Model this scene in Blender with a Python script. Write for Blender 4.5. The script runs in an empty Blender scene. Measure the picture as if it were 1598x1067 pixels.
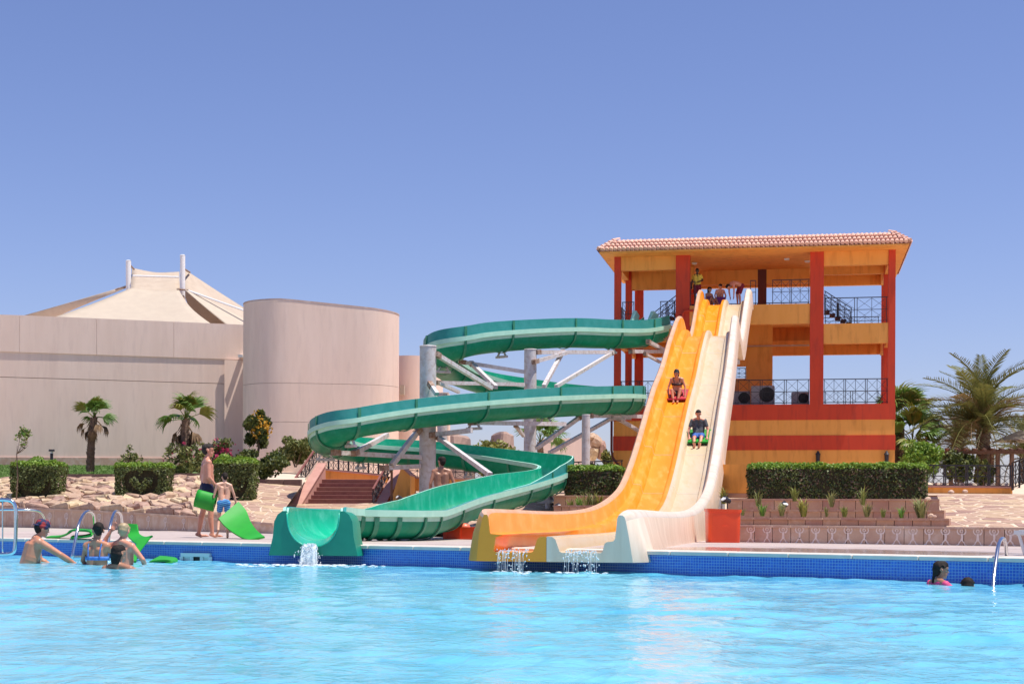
import bpy, math, random
import numpy as np
from mathutils import Vector, Matrix, noise as mnoise
random.seed(7); rng = np.random.default_rng(7)
R = math.radians
V = Vector
scene = bpy.context.scene
col = scene.collection
F, CX, HY, ROLL, EYE = 2400.0, 799.0, 797.0, 0.0045, 0.5

# ---------------------------------------------------------------- camera, sky, sun
cam_d = bpy.data.cameras.new('camera'); cam = bpy.data.objects.new('camera', cam_d); col.objects.link(cam)
cam_d.sensor_width = 36; cam_d.lens = F / 1598 * 36
cam_d.shift_y = (HY - 533.5) / 1598
cam_d.clip_end = 20000; cam_d.clip_start = 0.1
cam.matrix_world = Matrix.Translation((0, 0, EYE)) @ Matrix.Rotation(R(90), 4, 'X') @ Matrix.Rotation(ROLL, 4, 'Z')
scene.camera = cam
SUN = V((0.30, -0.10, 0.95)).normalized()
world = bpy.data.worlds.new('World'); scene.world = world; world.use_nodes = True
wn = world.node_tree; wn.nodes.clear()
sky = wn.nodes.new('ShaderNodeTexSky'); sky.sky_type = 'NISHITA'; sky.sun_disc = False
sky.sun_elevation = math.asin(SUN.z); sky.sun_rotation = math.atan2(SUN.x, SUN.y)
sky.air_density = 1.0; sky.dust_density = 0.5; sky.ozone_density = 3.0; sky.altitude = 0
tint = wn.nodes.new('ShaderNodeMix'); tint.data_type = 'RGBA'; tint.blend_type = 'MULTIPLY'; tint.inputs[0].default_value = 1
tint.inputs[7].default_value = (0.84, 0.78, 1.0, 1)
bg = wn.nodes.new('ShaderNodeBackground'); bg.inputs[1].default_value = 0.094
wo = wn.nodes.new('ShaderNodeOutputWorld')
wn.links.new(sky.outputs[0], tint.inputs[6]); wn.links.new(tint.outputs[2], bg.inputs[0]); wn.links.new(bg.outputs[0], wo.inputs[0])
sun_d = bpy.data.lights.new('sun', 'SUN'); sun_d.energy = 4.2; sun_d.angle = R(0.55); sun_d.color = (1.0, 0.95, 0.87)
sun = bpy.data.objects.new('sun', sun_d); col.objects.link(sun)
sun.rotation_euler = SUN.to_track_quat('Z', 'Y').to_euler(); sun.location = (0, 0, 60)
scene.view_settings.view_transform = 'Standard'; scene.view_settings.look = 'None'
scene.view_settings.exposure = 0.55; scene.view_settings.gamma = 1.0
scene.cycles.max_bounces = 6; scene.cycles.diffuse_bounces = 5; scene.cycles.glossy_bounces = 3
scene.cycles.transparent_max_bounces = 8

# ---------------------------------------------------------------- placing helpers (pixels of the photograph -> metres)
_c, _s = math.cos(ROLL), math.sin(ROLL)
def uv(px, py):
    dx, dy = px - CX, py - HY
    return (dx * _c + dy * _s) / F, (-dx * _s + dy * _c) / F
def P(px, py, t):
    u, v = uv(px, py); return V((u * t, t, EYE - v * t))
def Pz(px, py, z):
    u, v = uv(px, py); t = (EYE - z) / v; return V((u * t, t, z))
def lerp(a, b, f): return a + (b - a) * f
def spline(pts, n):
    """Catmull-Rom through vectors, n samples per span"""
    out = []; m = len(pts)
    for i in range(m - 1):
        p0 = pts[max(i - 1, 0)]; p1 = pts[i]; p2 = pts[i + 1]; p3 = pts[min(i + 2, m - 1)]
        for k in range(n):
            f = k / n
            out.append(0.5 * ((2 * p1) + (p2 - p0) * f + (2 * p0 - 5 * p1 + 4 * p2 - p3) * f * f + (3 * p1 - p0 - 3 * p2 + p3) * f ** 3))
    out.append(pts[-1].copy()); return out

# pool edge frame: s along the edge (to the right), d behind the edge
ED = V((1, -0.617, 0)).normalized(); EN = V((0.617, 1, 0)).normalized(); EO = V((0, 20.9, 0))
def deckz(p):
    d = (p - EO).dot(EN); k = 0.009 + (0.0007 * p.x if p.x < 0 else 0); return -max(d, 0) * max(k, 0.0008)
def E(s, d, z=None):
    p = EO + ED * s + EN * d
    p.z = deckz(p) if z is None else z
    return p

# ---------------------------------------------------------------- objects
def tag(o, label=None, cat=None, group=None, kind=None):
    if label: o['label'] = label
    if cat: o['category'] = cat
    if group: o['group'] = group
    if kind: o['kind'] = kind
    return o
WM = {}
def thing(name, label, cat, loc=(0, 0, 0), rotz=0.0, group=None):
    o = bpy.data.objects.new(name, None); col.objects.link(o); o.empty_display_size = 0.2
    o.location = loc; o.rotation_euler = (0, 0, rotz)
    WM[o] = Matrix.Translation(V(loc)) @ Matrix.Rotation(rotz, 4, 'Z')
    return tag(o, label, cat, group)
class MB:
    def __init__(s): s.v = []; s.f = []; s.m = []; s.mi = 0
    def add(s, vs, fs):
        b = len(s.v); s.v += [tuple(x) for x in vs]; s.f += [tuple(i + b for i in f) for f in fs]; s.m += [s.mi] * len(fs); return s
    def box8(s, c):
        return s.add(c, [(0, 3, 2, 1), (4, 5, 6, 7), (0, 1, 5, 4), (1, 2, 6, 5), (2, 3, 7, 6), (3, 0, 4, 7)])
    def box(s, x0, x1, y0, y1, z0, z1):
        return s.box8([(x0, y0, z0), (x1, y0, z0), (x1, y1, z0), (x0, y1, z0), (x0, y0, z1), (x1, y0, z1), (x1, y1, z1), (x0, y1, z1)])
    def bbox(s, x0, x1, y0, y1, z0, z1, b=0.02):
        """box with chamfered vertical and top edges"""
        rings = [(0, z0), (0, z1 - b), (b, z1)]
        n0 = len(s.v)
        for ins, z in rings:
            a0, a1, c0, c1 = x0 + ins, x1 - ins, y0 + ins, y1 - ins
            s.v += [(a0 + b, c0, z), (a1 - b, c0, z), (a1, c0 + b, z), (a1, c1 - b, z), (a1 - b, c1, z), (a0 + b, c1, z), (a0, c1 - b, z), (a0, c0 + b, z)]
        fs = []
        for r in range(2):
            for k in range(8): fs.append((n0 + r * 8 + k, n0 + r * 8 + (k + 1) % 8, n0 + r * 8 + 8 + (k + 1) % 8, n0 + r * 8 + 8 + k))
        fs.append(tuple(n0 + 16 + k for k in range(8))); fs.append(tuple(n0 + 7 - k for k in range(8)))
        s.f += fs; s.m += [s.mi] * len(fs); return s
    def beam(s, p0, p1, w, h=None):
        p0, p1 = V(p0), V(p1); h = w if h is None else h
        d = (p1 - p0).normalized(); up = V((0, 0, 1)) if abs(d.z) < 0.95 else V((0, 1, 0))
        x = d.cross(up).normalized() * w / 2; y = x.cross(d).normalized() * h / 2
        return s.box8([p0 - x - y, p0 + x - y, p0 + x + y, p0 - x + y, p1 - x - y, p1 + x - y, p1 + x + y, p1 - x + y])
    def tube(s, pts, r, n=10, cap=True):
        pts = [V(p) for p in pts]; m = len(pts); rs = r if isinstance(r, (list, tuple)) else [r] * m
        b = len(s.v); fs = []; x = None
        for i, p in enumerate(pts):
            d = (pts[min(i + 1, m - 1)] - pts[max(i - 1, 0)]).normalized()
            if x is None:
                x = d.orthogonal().normalized()
            else:
                x = (x - d * x.dot(d)).normalized()
            y = d.cross(x)
            for k in range(n):
                a = 2 * math.pi * k / n
                s.v.append(tuple(p + (x * math.cos(a) + y * math.sin(a)) * rs[i]))
        for i in range(m - 1):
            for k in range(n):
                fs.append((b + i * n + k, b + i * n + (k + 1) % n, b + (i + 1) * n + (k + 1) % n, b + (i + 1) * n + k))
        if cap:
            fs.append(tuple(b + n - 1 - k for k in range(n))); fs.append(tuple(b + (m - 1) * n + k for k in range(n)))
        s.f += fs; s.m += [s.mi] * len(fs); return s
    def ball(s, c, r, sx=1, sy=1, sz=1, n=10):
        c = V(c); b = len(s.v); fs = []; h = n // 2
        s.v.append(tuple(c + V((0, 0, r * sz))))
        for i in range(1, h):
            a = math.pi * i / h
            for k in range(n):
                q = 2 * math.pi * k / n
                s.v.append(tuple(c + V((r * sx * math.sin(a) * math.cos(q), r * sy * math.sin(a) * math.sin(q), r * sz * math.cos(a)))))
        s.v.append(tuple(c - V((0, 0, r * sz))))
        for k in range(n): fs.append((b, b + 1 + k, b + 1 + (k + 1) % n))
        for i in range(h - 2):
            for k in range(n):
                o = b + 1 + i * n
                fs.append((o + k, o + n + k, o + n + (k + 1) % n, o + (k + 1) % n))
        o = b + 1 + (h - 2) * n; e = len(s.v) - 1
        for k in range(n): fs.append((o + (k + 1) % n, o + k, e))
        s.f += fs; s.m += [s.mi] * len(fs); return s
    def loft(s, rows, closed=False, mats=None):
        b = len(s.v); m = len(rows[0])
        for r in rows: s.v += [tuple(p) for p in r]
        for i in range(len(rows) - 1):
            for k in range(m if closed else m - 1):
                k2 = (k + 1) % m
                s.f.append((b + i * m + k, b + i * m + k2, b + (i + 1) * m + k2, b + (i + 1) * m + k))
                s.m.append(mats[k] if mats else s.mi)
        return s
    def prism(s, poly, z0, z1):
        """vertical prism over a ccw polygon of (x, y)"""
        n = len(poly); b = len(s.v)
        s.v += [(x, y, z0) for x, y in poly] + [(x, y, z1) for x, y in poly]
        fs = [(b + k, b + (k + 1) % n, b + n + (k + 1) % n, b + n + k) for k in range(n)]
        fs += [tuple(b + n + k for k in range(n)), tuple(b + n - 1 - k for k in range(n))]
        s.f += fs; s.m += [s.mi] * len(fs); return s
    def mesh(s, name, mats, smooth=False):
        me = bpy.data.meshes.new(name); me.from_pydata(s.v, [], s.f)
        for m in (mats if isinstance(mats, (list, tuple)) else [mats]): me.materials.append(m)
        if any(s.m): me.polygons.foreach_set('material_index', s.m)
        if smooth is True: me.polygons.foreach_set('use_smooth', [True] * len(s.f))
        elif smooth:
            me.polygons.foreach_set('use_smooth', [True] * len(s.f)); me.set_sharp_from_angle(angle=R(smooth))
        me.update(); return me
    def out(s, name, mats, parent=None, smooth=False, local=False):
        if parent is not None and not local:
            inv = wm(parent).inverted(); s.v = [tuple(inv @ V(p)) for p in s.v]
        o = bpy.data.objects.new(name, s.mesh(name, mats, smooth)); col.objects.link(o)
        if parent is not None: o.parent = parent
        return o
def wm(o):
    if o in WM: return WM[o]
    if o.parent: return wm(o.parent) @ o.matrix_basis
    return o.matrix_basis
def link_copy(o, parent, mat=None):
    c = o.copy(); col.objects.link(c); c.parent = parent
    if mat is not None: c.matrix_basis = mat
    return c
def copy_tree(o, parent=None):
    c = o.copy(); col.objects.link(c)
    if parent is not None: c.parent = parent
    for ch in o.children: copy_tree(ch, c)
    return c

# ---------------------------------------------------------------- materials
MATS = {}
def mat(name, c, c2=None, scale=4.0, rough=0.7, bump=0.0, bscale=40.0, metal=0.0, spec=0.5, vary=0.0, stretch=None, detail=6.0, lo=0.35, hi=0.65, coat=0.0, transl=0.0, c3=None, scale3=1.0):
    if name in MATS: return MATS[name]
    m = bpy.data.materials.new(name); m.use_nodes = True; nt = m.node_tree; N = nt.nodes; L = nt.links
    bs = N['Principled BSDF']; bs.inputs['Roughness'].default_value = rough; bs.inputs['Metallic'].default_value = metal
    bs.inputs['Specular IOR Level'].default_value = spec; bs.inputs['Coat Weight'].default_value = coat
    bs.inputs['Base Color'].default_value = (*c, 1); src = None
    tc = N.new('ShaderNodeTexCoord'); co = tc.outputs['Object']
    if stretch:
        mp = N.new('ShaderNodeMapping'); mp.inputs['Scale'].default_value = stretch; L.new(co, mp.inputs[0]); cs = mp.outputs[0]
    else: cs = co
    def mixer(prev, colr, sc, l, h):
        nz = N.new('ShaderNodeTexNoise'); nz.inputs['Scale'].default_value = sc; nz.inputs['Detail'].default_value = detail; nz.inputs['Roughness'].default_value = 0.6
        L.new(cs, nz.inputs['Vector'])
        rp = N.new('ShaderNodeMapRange'); rp.inputs[1].default_value = l; rp.inputs[2].default_value = h; L.new(nz.outputs[0], rp.inputs[0])
        mx = N.new('ShaderNodeMix'); mx.data_type = 'RGBA'; L.new(rp.outputs[0], mx.inputs[0])
        if prev is None: mx.inputs[6].default_value = (*c, 1)
        else: L.new(prev, mx.inputs[6])
        mx.inputs[7].default_value = (*colr, 1); return mx.outputs[2]
    if c2: src = mixer(None, c2, scale, lo, hi)
    if c3: src = mixer(src, c3, scale3, 0.5, 0.75)
    if vary:
        oi = N.new('ShaderNodeObjectInfo'); mr = N.new('ShaderNodeMapRange'); mr.inputs[3].default_value = 1 - vary; mr.inputs[4].default_value = 1 + vary
        L.new(oi.outputs['Random'], mr.inputs[0])
        hs = N.new('ShaderNodeHueSaturation'); L.new(mr.outputs[0], hs.inputs['Value'])
        m2 = N.new('ShaderNodeMath'); m2.operation = 'MULTIPLY_ADD'; m2.inputs[1].default_value = 0.04 * vary / 0.2; m2.inputs[2].default_value = 0.5 - 0.02 * vary / 0.2
        L.new(oi.outputs['Random'], m2.inputs[0]); L.new(m2.outputs[0], hs.inputs['Hue'])
        if src: L.new(src, hs.inputs['Color'])
        else: hs.inputs['Color'].default_value = (*c, 1)
        src = hs.outputs[0]
    if src: L.new(src, bs.inputs['Base Color'])
    if bump:
        nz = N.new('ShaderNodeTexNoise'); nz.inputs['Scale'].default_value = bscale; nz.inputs['Detail'].default_value = 5; L.new(co, nz.inputs['Vector'])
        bp = N.new('ShaderNodeBump'); bp.inputs['Strength'].default_value = 1.0; bp.inputs['Distance'].default_value = bump; L.new(nz.outputs[0], bp.inputs['Height']); L.new(bp.outputs[0], bs.inputs['Normal'])
    if transl:
        tr = N.new('ShaderNodeBsdfTranslucent'); ms = N.new('ShaderNodeMixShader'); ms.inputs[0].default_value = transl
        if src: L.new(src, tr.inputs[0])
        else: tr.inputs[0].default_value = (*c, 1)
        L.new(bs.outputs[0], ms.inputs[1]); L.new(tr.outputs[0], ms.inputs[2]); L.new(ms.outputs[0], N['Material Output'].inputs[0])
    MATS[name] = m; return m

M_WALL = mat('white_render', (.86, .66, .545), (.81, .61, .495), 1.2, .85, .004, 60, stretch=(1.6, 1.6, .25), c3=(.76, .57, .47), scale3=3.0)
M_ORANGE = mat('orange_render', (.90, .41, .09), (.86, .38, .075), 1.5, .8, .003, 70, stretch=(1.6, 1.6, .3), c3=(.66, .27, .055), scale3=2.6)
M_RED = mat('red_render', (.66, .062, .020), (.60, .055, .018), 1.5, .75, .003, 70, stretch=(1.6, 1.6, .3), c3=(.44, .045, .022), scale3=2.6)
M_BROWNRED = mat('dark_red_paint', (.13, .03, .02), rough=.7)
M_ROOFTILE = mat('roof_tile_clay', (.74, .45, .35), (.64, .36, .27), 6, .75, .002, 80, vary=.07)
M_IRON = mat('black_iron', (.015, .015, .022), (.03, .025, .03), 12, .5)
M_STEEL = mat('polished_steel', (.62, .64, .66), rough=.18, metal=1.0)
M_GALV = mat('painted_steel', (.62, .59, .60), (.52, .48, .47), 5, .55, .001, 90, c3=(.40, .30, .24), scale3=7.0)
M_RUST = mat('rusty_steel', (.22, .11, .06), (.38, .30, .25), 9, .8)
M_FLUMEOUT = mat('green_fibreglass_outside', (.003, .33, .17), (.008, .40, .22), 2.2, .42, .001, 40, spec=.3, c3=(.03, .40, .25), scale3=5.0, transl=.35)
M_FLUMEUP = mat('green_fibreglass_side_wall', (.035, .33, .30), (.06, .38, .36), 3, .4, .001, 30, spec=.35, transl=.25)
M_FLUMEIN = mat('green_fibreglass_inside', (.005, .38, .22), (.02, .46, .29), 1.5, .22, .001, 20, c3=(.10, .52, .37), scale3=3.0)
M_FLANGE = mat('pale_green_flange', (.42, .72, .58), (.34, .64, .51), 3, .5)
M_MOUTH = mat('shade_dark_green_front', (.004, .22, .13), (.01, .25, .15), 2, .35)  # flume green darkened to paint the mouth front as in shade
M_RIB = mat('dark_green_rib', (.02, .20, .11), (.04, .25, .15), 8, .5)
M_SLORANGE = mat('orange_gelcoat', (.80, .25, .012), (.82, .29, .022), 1.5, .30, spec=.14, bump=.002, bscale=9, c3=(.82, .37, .08), scale3=3.0, stretch=(2, .4, 1))
M_SLORIM = mat('faded_orange_rim', (.70, .34, .18), (.70, .42, .28), 2.5, .4)
M_SLWHITE = mat('cream_gelcoat', (.60, .47, .30), (.63, .51, .35), 2.0, .25, .002, 9, stretch=(2, .4, 1), c3=(.60, .43, .24), scale3=2.5)
M_SLWRIM = mat('white_rim', (.68, .60, .50), (.64, .54, .44), 2.5, .4, c3=(.56, .45, .34), scale3=4.0)
M_SLOUT = mat('white_fibreglass_outside', (.84, .66, .50), (.70, .52, .37), 1.4, .35, stretch=(3, 3, .3))
M_SLOUTO = mat('orange_fibreglass_outside', (.96, .33, .02), (.90, .30, .018), 2, .4)
M_COPING = mat('coping_stone', (.72, .64, .56), (.62, .55, .47), 5, .6)
M_SANDSTONE = mat('sandstone_block', (.50, .30, .21), (.42, .23, .16), 3, .85, .004, 30, vary=.12, c3=(.58, .40, .31), scale3=6)
M_SANDPALE = mat('pale_sandstone', (.58, .40, .29), (.50, .32, .23), 2.5, .85, .004, 30, vary=.06, c3=(.66, .54, .45), scale3=3)
M_FLAG = mat('flagstone', (.44, .29, .20), (.36, .22, .15), 4, .85, .006, 25, vary=.22, c3=(.52, .38, .28), scale3=7)
M_MORTAR = mat('pale_mortar', (.64, .50, .37), (.58, .45, .33), 6, .9, .004, 40)
M_ROCK = mat('rough_rock', (.50, .34, .23), (.36, .23, .15), 5, .9, .015, 14, vary=.28, c3=(.58, .46, .35), scale3=8)
M_EARTH = mat('dry_earth', (.42, .29, .20), (.50, .36, .26), 3, .95, .01, 20)
M_SAND = mat('sand_ground', (.62, .50, .39), (.56, .44, .34), .6, .95, .01, 12)
M_GRASS = mat('grass_soil', (.07, .13, .03), (.10, .15, .04), 5, .95, .01, 60)
M_STAIR = mat('dark_red_stair', (.24, .09, .07), (.18, .06, .05), 4, .8, .003, 30, vary=.1)
M_STAIRPINK = mat('pink_stone_cap', (.50, .27, .22), (.44, .22, .18), 3, .8, .003, 30)
M_KERB = mat('brown_kerb_block', (.22, .14, .11), (.16, .10, .08), 5, .9, .004, 30, vary=.15)
M_TENT = mat('cream_tent_fabric', (.62, .53, .42), (.58, .49, .39), 2, .8, transl=.25)
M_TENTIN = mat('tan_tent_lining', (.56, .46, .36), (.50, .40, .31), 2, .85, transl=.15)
M_WHITEP = mat('white_painted_mast', (.78, .76, .74), rough=.4)
M_BLACK = mat('black_rubber', (.012, .012, .012), rough=.6)
M_REDBIN = mat('orange_red_plastic', (.78, .07, .012), (.72, .055, .01), 2, .35)
M_MATG = mat('bright_green_foam', (.012, .33, .02), (.010, .28, .018), 3, .6, .002, 60)
M_MATR = mat('red_foam', (.50, .03, .04), (.42, .02, .05), 3, .6)
M_LEAF = [mat('leaf_a', (.085, .105, .022), rough=.55, transl=.25), mat('leaf_b', (.135, .16, .032), rough=.55, transl=.25), mat('leaf_c', (.05, .075, .02), rough=.55, transl=.25)]
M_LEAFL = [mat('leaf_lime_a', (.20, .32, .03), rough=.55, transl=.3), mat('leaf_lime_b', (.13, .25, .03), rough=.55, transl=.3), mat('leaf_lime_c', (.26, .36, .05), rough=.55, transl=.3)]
M_LEAFO = [mat('leaf_olive_a', (.17, .19, .05), rough=.6, transl=.25), mat('leaf_olive_b', (.24, .24, .08), rough=.6, transl=.25), mat('leaf_olive_c', (.11, .14, .04), rough=.6, transl=.25)]
M_LEAFY = [mat('leaf_yellow_a', (.28, .27, .05), rough=.6, transl=.3), mat('leaf_yellow_b', (.20, .23, .05), rough=.6, transl=.3)]
M_GRASSB = [mat('grass_a', (.10, .19, .03), rough=.6, transl=.3), mat('grass_b', (.14, .24, .04), rough=.6, transl=.3)]
M_FLOWERP = mat('pink_flower', (.55, .06, .16), rough=.6, transl=.3)
M_FLOWERO = mat('orange_flower', (.62, .34, .03), rough=.6, transl=.3)
M_TWIG = mat('dry_twig', (.20, .13, .08), (.14, .09, .06), 9, .9)
M_CORE = mat('shaded_hedge_twigs', (.030, .030, .012), (.06, .045, .02), 14, .95, .02, 30)  # twig colour darkened to paint in the shade inside the hedge
M_BARK = mat('palm_bark', (.22, .14, .09), (.12, .075, .05), 10, .95, .02, 25)
M_DEAD = mat('dead_frond', (.30, .19, .10), (.22, .14, .08), 9, .85, transl=.15)
M_FROND = mat('fan_frond_green', (.085, .17, .025), (.13, .22, .035), 6, .5, transl=.25)
M_FRONDY = mat('fan_frond_yellow', (.22, .22, .03), (.14, .17, .03), 6, .5, transl=.2)
M_DATE = mat('date_frond_green', (.15, .165, .045), (.21, .20, .06), 6, .55, spec=.25, transl=.25)
M_DATEB = mat('date_frond_brown', (.30, .20, .09), (.24, .17, .07), 6, .6, transl=.2)
M_WOOD = mat('brown_wood', (.18, .09, .05), (.13, .06, .035), 8, .8, stretch=(1, 1, 6))
M_GLASS = mat('dark_glass', (.03, .05, .09), rough=.08)
M_METALW = mat('white_metal', (.72, .72, .70), rough=.4)
M_FIGURE = mat('chalk_white_paint', (.84, .74, .68), (.70, .56, .48), 14, .9)

# ---------------------------------------------------------------- foliage
def leafmesh(name, C, size, mats, normals=None, aspect=0.55, jitter=0.8, weights=None):
    """one diamond leaf per centre; normals bias where leaves face"""
    C = np.asarray(C, float); n = len(C)
    a = rng.normal(size=(n, 3))
    if normals is not None: a = np.asarray(normals, float) * (1 / jitter) + a * 0.6
    a /= np.linalg.norm(a, axis=1)[:, None] + 1e-9
    b = np.cross(a, rng.normal(size=(n, 3))); b /= np.linalg.norm(b, axis=1)[:, None] + 1e-9
    c = np.cross(a, b); s = (size * rng.uniform(.6, 1.35, n))[:, None]
    fold = a * s * 0.18
    vs = np.stack([C - b * s, C + c * s * aspect + fold, C + b * s, C - c * s * aspect + fold], 1).reshape(-1, 3)
    me = bpy.data.meshes.new(name); me.vertices.add(4 * n); me.vertices.foreach_set('co', vs.astype(np.float32).ravel())
    me.loops.add(4 * n); me.loops.foreach_set('vertex_index', np.arange(4 * n, dtype=np.int32))
    me.polygons.add(n); me.polygons.foreach_set('loop_start', np.arange(0, 4 * n, 4, dtype=np.int32))
    me.polygons.foreach_set('loop_total', np.full(n, 4, np.int32))
    mi = rng.choice(len(mats), n, p=weights).astype(np.int32)
    me.polygons.foreach_set('material_index', mi)
    for m in mats: me.materials.append(m)
    me.update(); me.validate(); return me
def leaves(name, C, size, mats, parent, normals=None, **k):
    C = np.asarray(C, float)
    M = np.array(wm(parent).inverted())
    C2 = C @ M[:3, :3].T + M[:3, 3]
    o = bpy.data.objects.new(name, leafmesh(name, C2, size, mats, normals, **k)); col.objects.link(o); o.parent = parent
    return tag(o, kind='stuff')
def clump_points(center, rad, n, clumps=14, fill=0.35, flat=1.0):
    """points in a lumpy crown made of many small clumps"""
    center = np.asarray(center, float); rad = np.asarray(rad, float)
    d = rng.normal(size=(clumps, 3)); d /= np.linalg.norm(d, axis=1)[:, None]
    cc = d * rng.uniform(.35, .85, clumps)[:, None]; cr = rng.uniform(.22, .45, clumps)
    k = rng.integers(0, clumps, n); q = rng.normal(size=(n, 3)); q /= np.linalg.norm(q, axis=1)[:, None]
    return center + (cc[k] + q * (cr[k] * rng.uniform(fill, 1, n) ** .6)[:, None]) * rad
def shrub(name, label, cat, base, rad, n, size, mats, flowers=None, group=None, stems=5, lift=.55, clumps=16, aspect=.55):
    base = V(base); t = thing(name, label, cat, base, 0, group)
    c = base + V((0, 0, rad[2] * (1 + lift) if lift else rad[2]))
    leaves('foliage', clump_points(c, rad, n, clumps), size, mats, t, aspect=aspect)
    if flowers:
        fm, fn = flowers; leaves('flowers', clump_points(c, V(rad) * 1.02, fn, clumps, .8), size * 1.1, [fm], t, aspect=.8)
    for i in range(stems):
        a = rng.uniform(0, 6.28); e = c + V((math.cos(a) * rad[0] * .6, math.sin(a) * rad[1] * .6, rng.uniform(-.2, .5) * rad[2]))
        m = lerp(base, e, .5) + V((0, 0, rad[2] * .2))
        MB().tube([base + V((math.cos(a) * .03, math.sin(a) * .03, 0)), m, e], [.022, .014, .006], 6).out('stem', M_TWIG, t)
    return t
# ================================================================ THE SETTING
# ---- pool water: a rippled sheet, dense where it is seen close
def build_water():
    ts = np.concatenate([np.linspace(-14, 5.5, 16), np.linspace(5.6, 30, 420)])
    xs = np.concatenate([np.linspace(-60, -13, 30), np.linspace(-12.8, 12.8, 380), np.linspace(13, 60, 30)])
    X, T = np.meshgrid(xs, ts)
    Z = np.zeros_like(X)
    rg = np.random.default_rng(3)
    for lam, amp, n in ((3.2, .008, 4), (1.5, .0050, 6), (.75, .0040, 9), (.40, .0028, 10), (.24, .0016, 10)):
        for i in range(n):
            a = rg.normal(1.35, .75); l = lam * rg.uniform(.75, 1.3); ph = rg.uniform(0, 6.28)
            k = 2 * np.pi / l; kx, ky = k * np.cos(a), k * np.sin(a)
            arg = kx * X + ky * T + ph + .9 * np.sin(.31 * X + .23 * T + i) + .6 * np.sin(.53 * T - .27 * X + 2 * i)
            Z += amp / np.sqrt(n) * 1.5 * (np.sin(arg) + .3 * np.cos(2 * arg))
    # calmer and choppier patches
    Z *= 0.8 + .35 * np.sin(.5 * X + .3 * T) * np.sin(.37 * T - .2 * X + 1)
    # ripple rings where the slides pour in
    for (cx, ct, am) in ((-2.92, 22.2, .03), (.05, 20.1, .025), (.95, 19.6, .025)):
        d = np.hypot(X - cx, T - ct); Z += am * np.exp(-d / .55) * np.cos(d * 11)
    Z += -.292
    keep = T < 20.9 - .617 * X + .05
    vs = np.stack([X, T, Z], -1).reshape(-1, 3)
    nx = len(xs); nt = len(ts)
    # clamp the last row of each column onto the wall line instead of cutting steps
    lim = 20.9 - .617 * vs[:, 0] + .12
    vs[:, 1] = np.minimum(vs[:, 1], lim)
    I = np.arange(nt * nx).reshape(nt, nx)
    q = np.stack([I[:-1, :-1], I[:-1, 1:], I[1:, 1:], I[1:, :-1]], -1).reshape(-1, 4)
    ok = (vs[q[:, 3], 1] - vs[q[:, 0], 1] > 1e-4) | (vs[q[:, 2], 1] - vs[q[:, 1], 1] > 1e-4)
    q = q[ok]
    me = bpy.data.meshes.new('pool_water'); me.from_pydata(vs.tolist(), [], q.tolist())
    me.polygons.foreach_set('use_smooth', [True] * len(me.polygons))
    m = bpy.data.materials.new('pool_water'); m.use_nodes = True; nt_ = m.node_tree; N = nt_.nodes; L = nt_.links
    bs = N['Principled BSDF']; bs.inputs['Roughness'].default_value = .09; bs.inputs['IOR'].default_value = 1.33
    tc = N.new('ShaderNodeTexCoord')
    def nz(scale, sc=(1, 1, 1), det=3, dist=0.0):
        mp = N.new('ShaderNodeMapping'); mp.inputs['Scale'].default_value = sc; mp.inputs['Rotation'].default_value = (0, 0, .25); L.new(tc.outputs['Object'], mp.inputs[0])
        n = N.new('ShaderNodeTexNoise'); n.inputs['Scale'].default_value = scale; n.inputs['Detail'].default_value = det; n.inputs['Distortion'].default_value = dist; L.new(mp.outputs[0], n.inputs['Vector']); return n.outputs[0]
    a = nz(.55, (1, .5, 1), 4, .6); mr = N.new('ShaderNodeMapRange'); mr.inputs[1].default_value = .38; mr.inputs[2].default_value = .66; L.new(a, mr.inputs[0])
    mx = N.new('ShaderNodeMix'); mx.data_type = 'RGBA'; mx.inputs[6].default_value = (.12, .49, .67, 1); mx.inputs[7].default_value = (.19, .58, .74, 1); L.new(mr.outputs[0], mx.inputs[0])
    # darker streaks painted into the colour, standing in for refraction by the ripples
    b = nz(2.6, (1.0, .42, 1), 3, 1.2); m2 = N.new('ShaderNodeMapRange'); m2.inputs[1].default_value = .55; m2.inputs[2].default_value = .80; L.new(b, m2.inputs[0])
    mx2 = N.new('ShaderNodeMix'); mx2.data_type = 'RGBA'; L.new(mx.outputs[2], mx2.inputs[6]); mx2.inputs[7].default_value = (.055, .38, .57, 1); L.new(m2.outputs[0], mx2.inputs[0])
    L.new(mx2.outputs[2], bs.inputs['Base Color'])
    c = nz(7.0, (1, .7, 1), 6, 1.0); bp = N.new('ShaderNodeBump'); bp.inputs['Distance'].default_value = .014; bp.inputs['Strength'].default_value = 1; L.new(c, bp.inputs['Height']); L.new(bp.outputs[0], bs.inputs['Normal'])
    me.materials.append(m)
    o = bpy.data.objects.new('pool_water', me); col.objects.link(o); tag(o, kind='structure')
build_water()

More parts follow.
